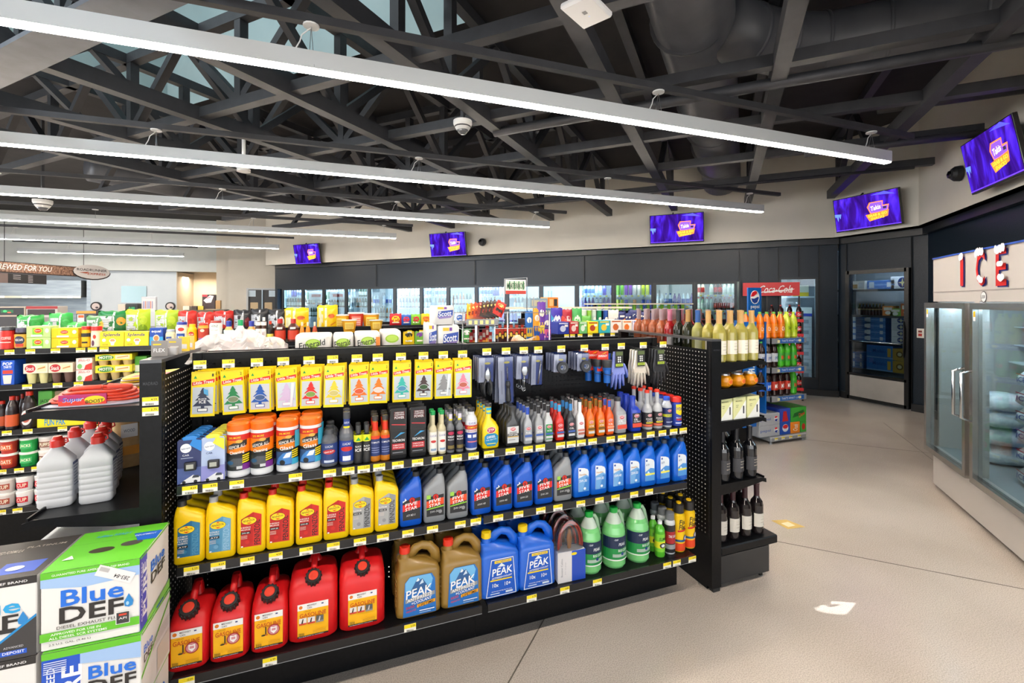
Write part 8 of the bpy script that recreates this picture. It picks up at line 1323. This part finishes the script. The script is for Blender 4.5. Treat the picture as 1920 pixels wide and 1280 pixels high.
wn = MB(); a_, b__ = xk(228), xk(275); wn.box(a_, b__, YK - .03, YK - .01, zat(567, a_, YK), zat(536, a_, YK), M('#a8ccd8', .15)); wn.box(a_ - .03, b__ + .03, YK - .04, YK - .03, zat(568, a_, YK), zat(567, a_, YK), '#c8d4dc'); struct(wn.ob('window_3'), 'pale blue pass-through window in the white kitchen wall')
for px, d in ((181, 'nearer the hood'), (320, 'nearer the alcove')):
    x = xk(px); m = MB(); m.lathe([(.14, 0, '#26262a'), (.14, .04, '#26262a'), (.1, .05, '#26262a'), (.095, .051, '#d8c8c4')], 24, rot=lambda q, w, e_: (q, -e_, w)); m.dec([('E', 0, 0, .1, .1, '#d8c8c4'), ('E', .03, -.04, .04, .03, '#4a3a3c')], flat(.053)); tag(m.ob('round_wall_sign', None, (x, YK, zat(574, x, YK))), 'round dark-rimmed sign on the white kitchen wall, %s' % d, 'wall sign')
YCn = 13.0
def cbox(name, cat, px0, px1, y0_, y1_, Y, dep, col, items, label, base=None):
    x0, x1 = onY(px0, Y), onY(px1, Y); z0, z1 = zat(y0_, x0, Y), zat(y1_, x0, Y); z0 = base if base is not None else z0; m = MB(); w_ = x1 - x0; m.box(-w_ / 2, w_ / 2, 0, dep, 0, z1 - z0, M(col, .4), .005); m.dec(items(w_, z1 - z0), flat(0)); return tag(m.ob(name, None, ((x0 + x1) / 2, Y, z0)), label, cat)
ct = MB(); ct.box(onY(-60, YCn), onY(345, YCn), YCn, YCn + .7, 0, 1.02, M('#4a4a4e', .4)); ct.box(onY(-60, YCn), onY(345, YCn), YCn - .02, YCn + .72, 1.02, 1.06, M('#8a8a8c', .3)); tag(ct.ob('service_counter'), 'long grey service counter in front of the kitchen', 'counter')
CB = 1.061
cbox('coffee_brewer', 'coffee machine', -30, 48, 640, 575, YCn, .4, '#b8a898', lambda w_, h: [('R', -w_ * .45, h * .62, w_ * .46, h * .95, '#2a2a2c'), ('R', -w_ * .1, h * .72, w_ * .2, h * .86, '#1c6a3c'), ('E', 0, h * .8, w_ * .05, h * .05, '#4ae07a'), ('E', w_ * .1, h * .74, w_ * .05, h * .03, '#e86a4a'), ('R', -w_ * .4, h * .02, w_ * .4, h * .55, '#3a3638')], 'coffee brewer with a green display on the back counter', CB)
cbox('pastry_warmer', 'food warmer', 49, 108, 640, 574, YCn, .4, '#c2bcb8', lambda w_, h: [('R', -w_ / 2, h * .88, w_ / 2, h, '#a82a2c'), ('R', -w_ * .46, h * .6, w_ * .42, h * .86, '#3a2c2c'), ('R', -w_ * .46, h * .1, w_ * .42, h * .5, '#8a8280')], 'steel food warmer with a red top edge on the back counter', CB)
cbox('napkin_stand', 'counter display', 143, 180, 640, 583, YCn, .3, '#4a4c52', lambda w_, h: [('R', -w_ * .5, h * .85, w_ * .5, h, '#e8a24a'), ('R', -w_ * .45, h * .3, -w_ * .1, h * .8, '#e8e4e0'), ('R', -w_ * .4, h * .6, -w_ * .12, h * .75, '#d8622a')], 'dark counter display with an orange top edge', CB)
cbox('cash_register', 'cash register', 236, 258, 640, 569, YCn, .3, '#33363a', lambda w_, h: [('R', -w_ * .4, h * .68, w_ * .4, h * .92, '#1c2a22'), ('T', '0.00', 0, h * .8, w_ * .5, h * .12, '#3ae08a')], 'cash register with green digits on the back counter', CB)
cbox('card_reader', 'card reader', 221, 235, 640, 570, YCn, .2, '#d2c6b8', lambda w_, h: [('R', -w_ * .3, h * .5, w_ * .3, h * .7, '#b8a898')], 'beige counter machine beside the cash register', CB)
cbox('poster_stand', 'sign', 265, 292, 640, 556, YCn + .1, .1, '#c8ccd2', lambda w_, h: [('R', -w_ * .44, h * .5, w_ * .44, h * .92, '#e6dcdc')] + [('R', -w_ * .36 + k * w_ * .12, h * .6, -w_ * .3 + k * w_ * .12, h * .85, ('#6a7ab8', '#c87a6a', '#8a8ab0')[k % 3]) for k in range(6)], 'small poster stand with coloured stripes on the back counter', CB)
cbox('screen_display', 'display screen', 379, 403, 640, 552, 14.1, .15, '#3a2c30', lambda w_, h: [('P', [(-w_ * .4, h * .6), (w_ * .1, h * .95), (w_ * .4, h * .9), (w_ * .2, h * .45), (-w_ * .2, h * .42)], '#efe8ec'), ('R', -w_ * .5, h * .85, -w_ * .1, h, '#c83a4a'), ('P', [(-w_ * .15, h * .72), (w_ * .15, h * .8), (w_ * .15, h * .85), (-w_ * .15, h * .77)], '#d84a5c')], 'dark display with a tilted white and red notice in front of the alcove', 1.45)
cbox('paper_bag', 'paper bag', 404, 413, 640, 563, 14.1, .15, '#b08a5c', lambda w_, h: [], 'tan paper bag beside the dark display', 1.45)
cn = MB(); cn.box(onY(345, 14), onY(420, 14), 14, 14.6, 0, zat(581, onY(345, 14), 14), M('#6a5c50', .5)); tag(cn.ob('alcove_counter'), 'brown counter in front of the alcove', 'counter')
for k, (px, c) in enumerate(((350, '#e8e0d0'), (366, '#4a4038'), (376, '#e2c84a'))): x = onY(px, 14.1); m = MB(); m.box(-.07, .07, 0, .2, 0, .1, M(c, .5)); tag(m.ob('condiment_bin', None, (x, 14.05, zat(581, onY(345, 14), 14) + .001)), '%s bin on the alcove counter' % ('cream', 'dark', 'yellow')[k], 'bin')
for k, (a_, b__) in enumerate(((466, 491), (493, 517))):
    x0, x1 = onY(a_, 16.55), onY(b__, 16.55); r = empty('door_%d' % (k + 1), (x0, 16.58, 0)); struct(r, 'black swing door with a small kraft sign beside the coolers, %s leaf' % ('left', 'right')[k]); w_ = x1 - x0
    m = MB(); m.box(0, w_, -.02, .02, 0, zd, M('#3a3c40', .5)); m.ob('door_leaf', r); m = MB(); m.box(w_ * .42 - .11, w_ * .42 + .11, -.03, -.02, 1.3, 1.62, M('#d8c09a', .6), .01); m.ob('door_window', r); m = MB(); m.box(.0 if k == 0 else w_ - .2, .2 if k == 0 else w_, -.032, -.022, zd - .22, zd - .02, M('#cfe2f0', .4)); m.ob('sign_plate', r)
m = MB(); m.box(onY(491, 16.55), onY(493, 16.55), 16.5, 16.6, 0, zd, M('#b8d0e4', .4)); m.box(onY(462.5, 16.55), onY(466, 16.55), 16.5, 16.6, 0, zd + .05, M('#c8ccd0', .4)); m.box(onY(517, 16.55), onY(519.5, 16.55), 16.5, 16.6, 0, zd + .05, M('#c8ccd0', .4)); m.box(onY(466, 16.55), onY(517, 16.55), 16.5, 16.6, zd, zd + .05, M('#c8ccd0', .4)); struct(m.ob('trim_6'), 'pale metal frame of the black double doors')
# ================================================================ ICE BAGS, FLOOR STICKER
kb = noisy('ice_bag_plastic', '#cfd8e0', '#eef3f6', 30, .25, .6); c_, s_ = cos(radians(-135)), sin(radians(-135)); n = 0
for zi, z in enumerate((.385, .53, .67, .80, .93, 1.06)):
    for u in ((.3, .95, 1.35) if zi < 4 else (.95, 1.35)):
        m = MB(); R_ = random.Random(n); m.loft([(0, .3, .26, 4), (.02, .34, .3, 4), (.07, .33, .3, 3), (.11, .26, .24, 3), (.125, .1, .1, 2)], kb, 20); m.dec([('T', 'ICE', 0, .055, .14, .035, '#2a3a8c', .1, 4, .04), ('R', -.08, .085, .06, .092, '#b83a4a')], flat(.152)); w0 = (4.937 + u * c_ - .32 * s_, 2.531 + u * s_ + .32 * c_, z); tag(m.ob('ice_bag', None, w0, radians(-135) + R_.uniform(-.15, .15)), 'white plastic ice bag inside the freezer, %s layer up, %s' % (ORD[zi], 'behind the narrow door' if u < .5 else 'left behind the wide door' if u < 1.2 else 'right behind the wide door'), 'ice bag', 'ice bags in the freezer'); n += 1
def fz_at(u, v): return (4.937 + u * c_ - v * s_, 2.531 + u * s_ + v * c_)
for si, z in enumerate((1.165, 1.3, 1.45)):  # bottles stand in solid for the soda display reflected in the glass
    for k in range(6):
        q = (BR[2], SODA[0], WAT[1])[si]; p = fz_at(.12 + k * .07, .6); q.put((*p, z if si == 0 else z), '%s built from the reflection in the narrow freezer door, %s level, %s along' % (q.name.replace('_', ' '), ORD[si], ORD[k]), 0, 'bottles built from the door reflection, %s level' % ORD[si], (1, 1, .6))
for c2, z in enumerate((1.29, 1.44)):
    m = MB(); m.box(.06, .56, .5, .75, z, z + .008, '#c5ccd0'); m.ob('wire_shelf', fz)
for k, (u, c, t_, d) in enumerate(((.75, '#5ab03c', 'Squirt', 'green and yellow'), (1.15, '#d89a7a', 'Crush', 'peach'), (1.5, '#4a9c3c', 'Dew', 'green'))):  # solid cases copying the soda display's reflection in the door glass
    m = MB(); m.box(-.17, .17, 0, .2, 0, .26, M(c, .4), .003); m.dec([('R', -.17, 0, .17, .1, '#e8dc2c' if k == 0 else '#e8b090'), ('T', t_, 0, .14, .24, .08, '#2a4a1c' if k == 0 else '#f2e8dc', .2, 5, .04)], flat(0)); tag(m.ob('soda_case', None, (*fz_at(u, .5), 1.1625), radians(-135)), '%s soda case built from the reflection in the wide freezer door' % d, 'soda case')
m = MB(); m.add([(3.02, 2.56, .0015), (3.02, 2.42, .0015), (3.17, 2.40, .0015), (3.14, 2.53, .0015)], [(0, 1, 2, 3)], M('#d9b868', .5)); m.dec([('R', 3.05, 2.44, 3.12, 2.5, '#efe2b8')], lambda u, v, n: (u, v, .0016 + n)); tag(m.ob('floor_sticker'), 'worn yellow sticker on the concrete floor beside the wine end unit', 'sticker')
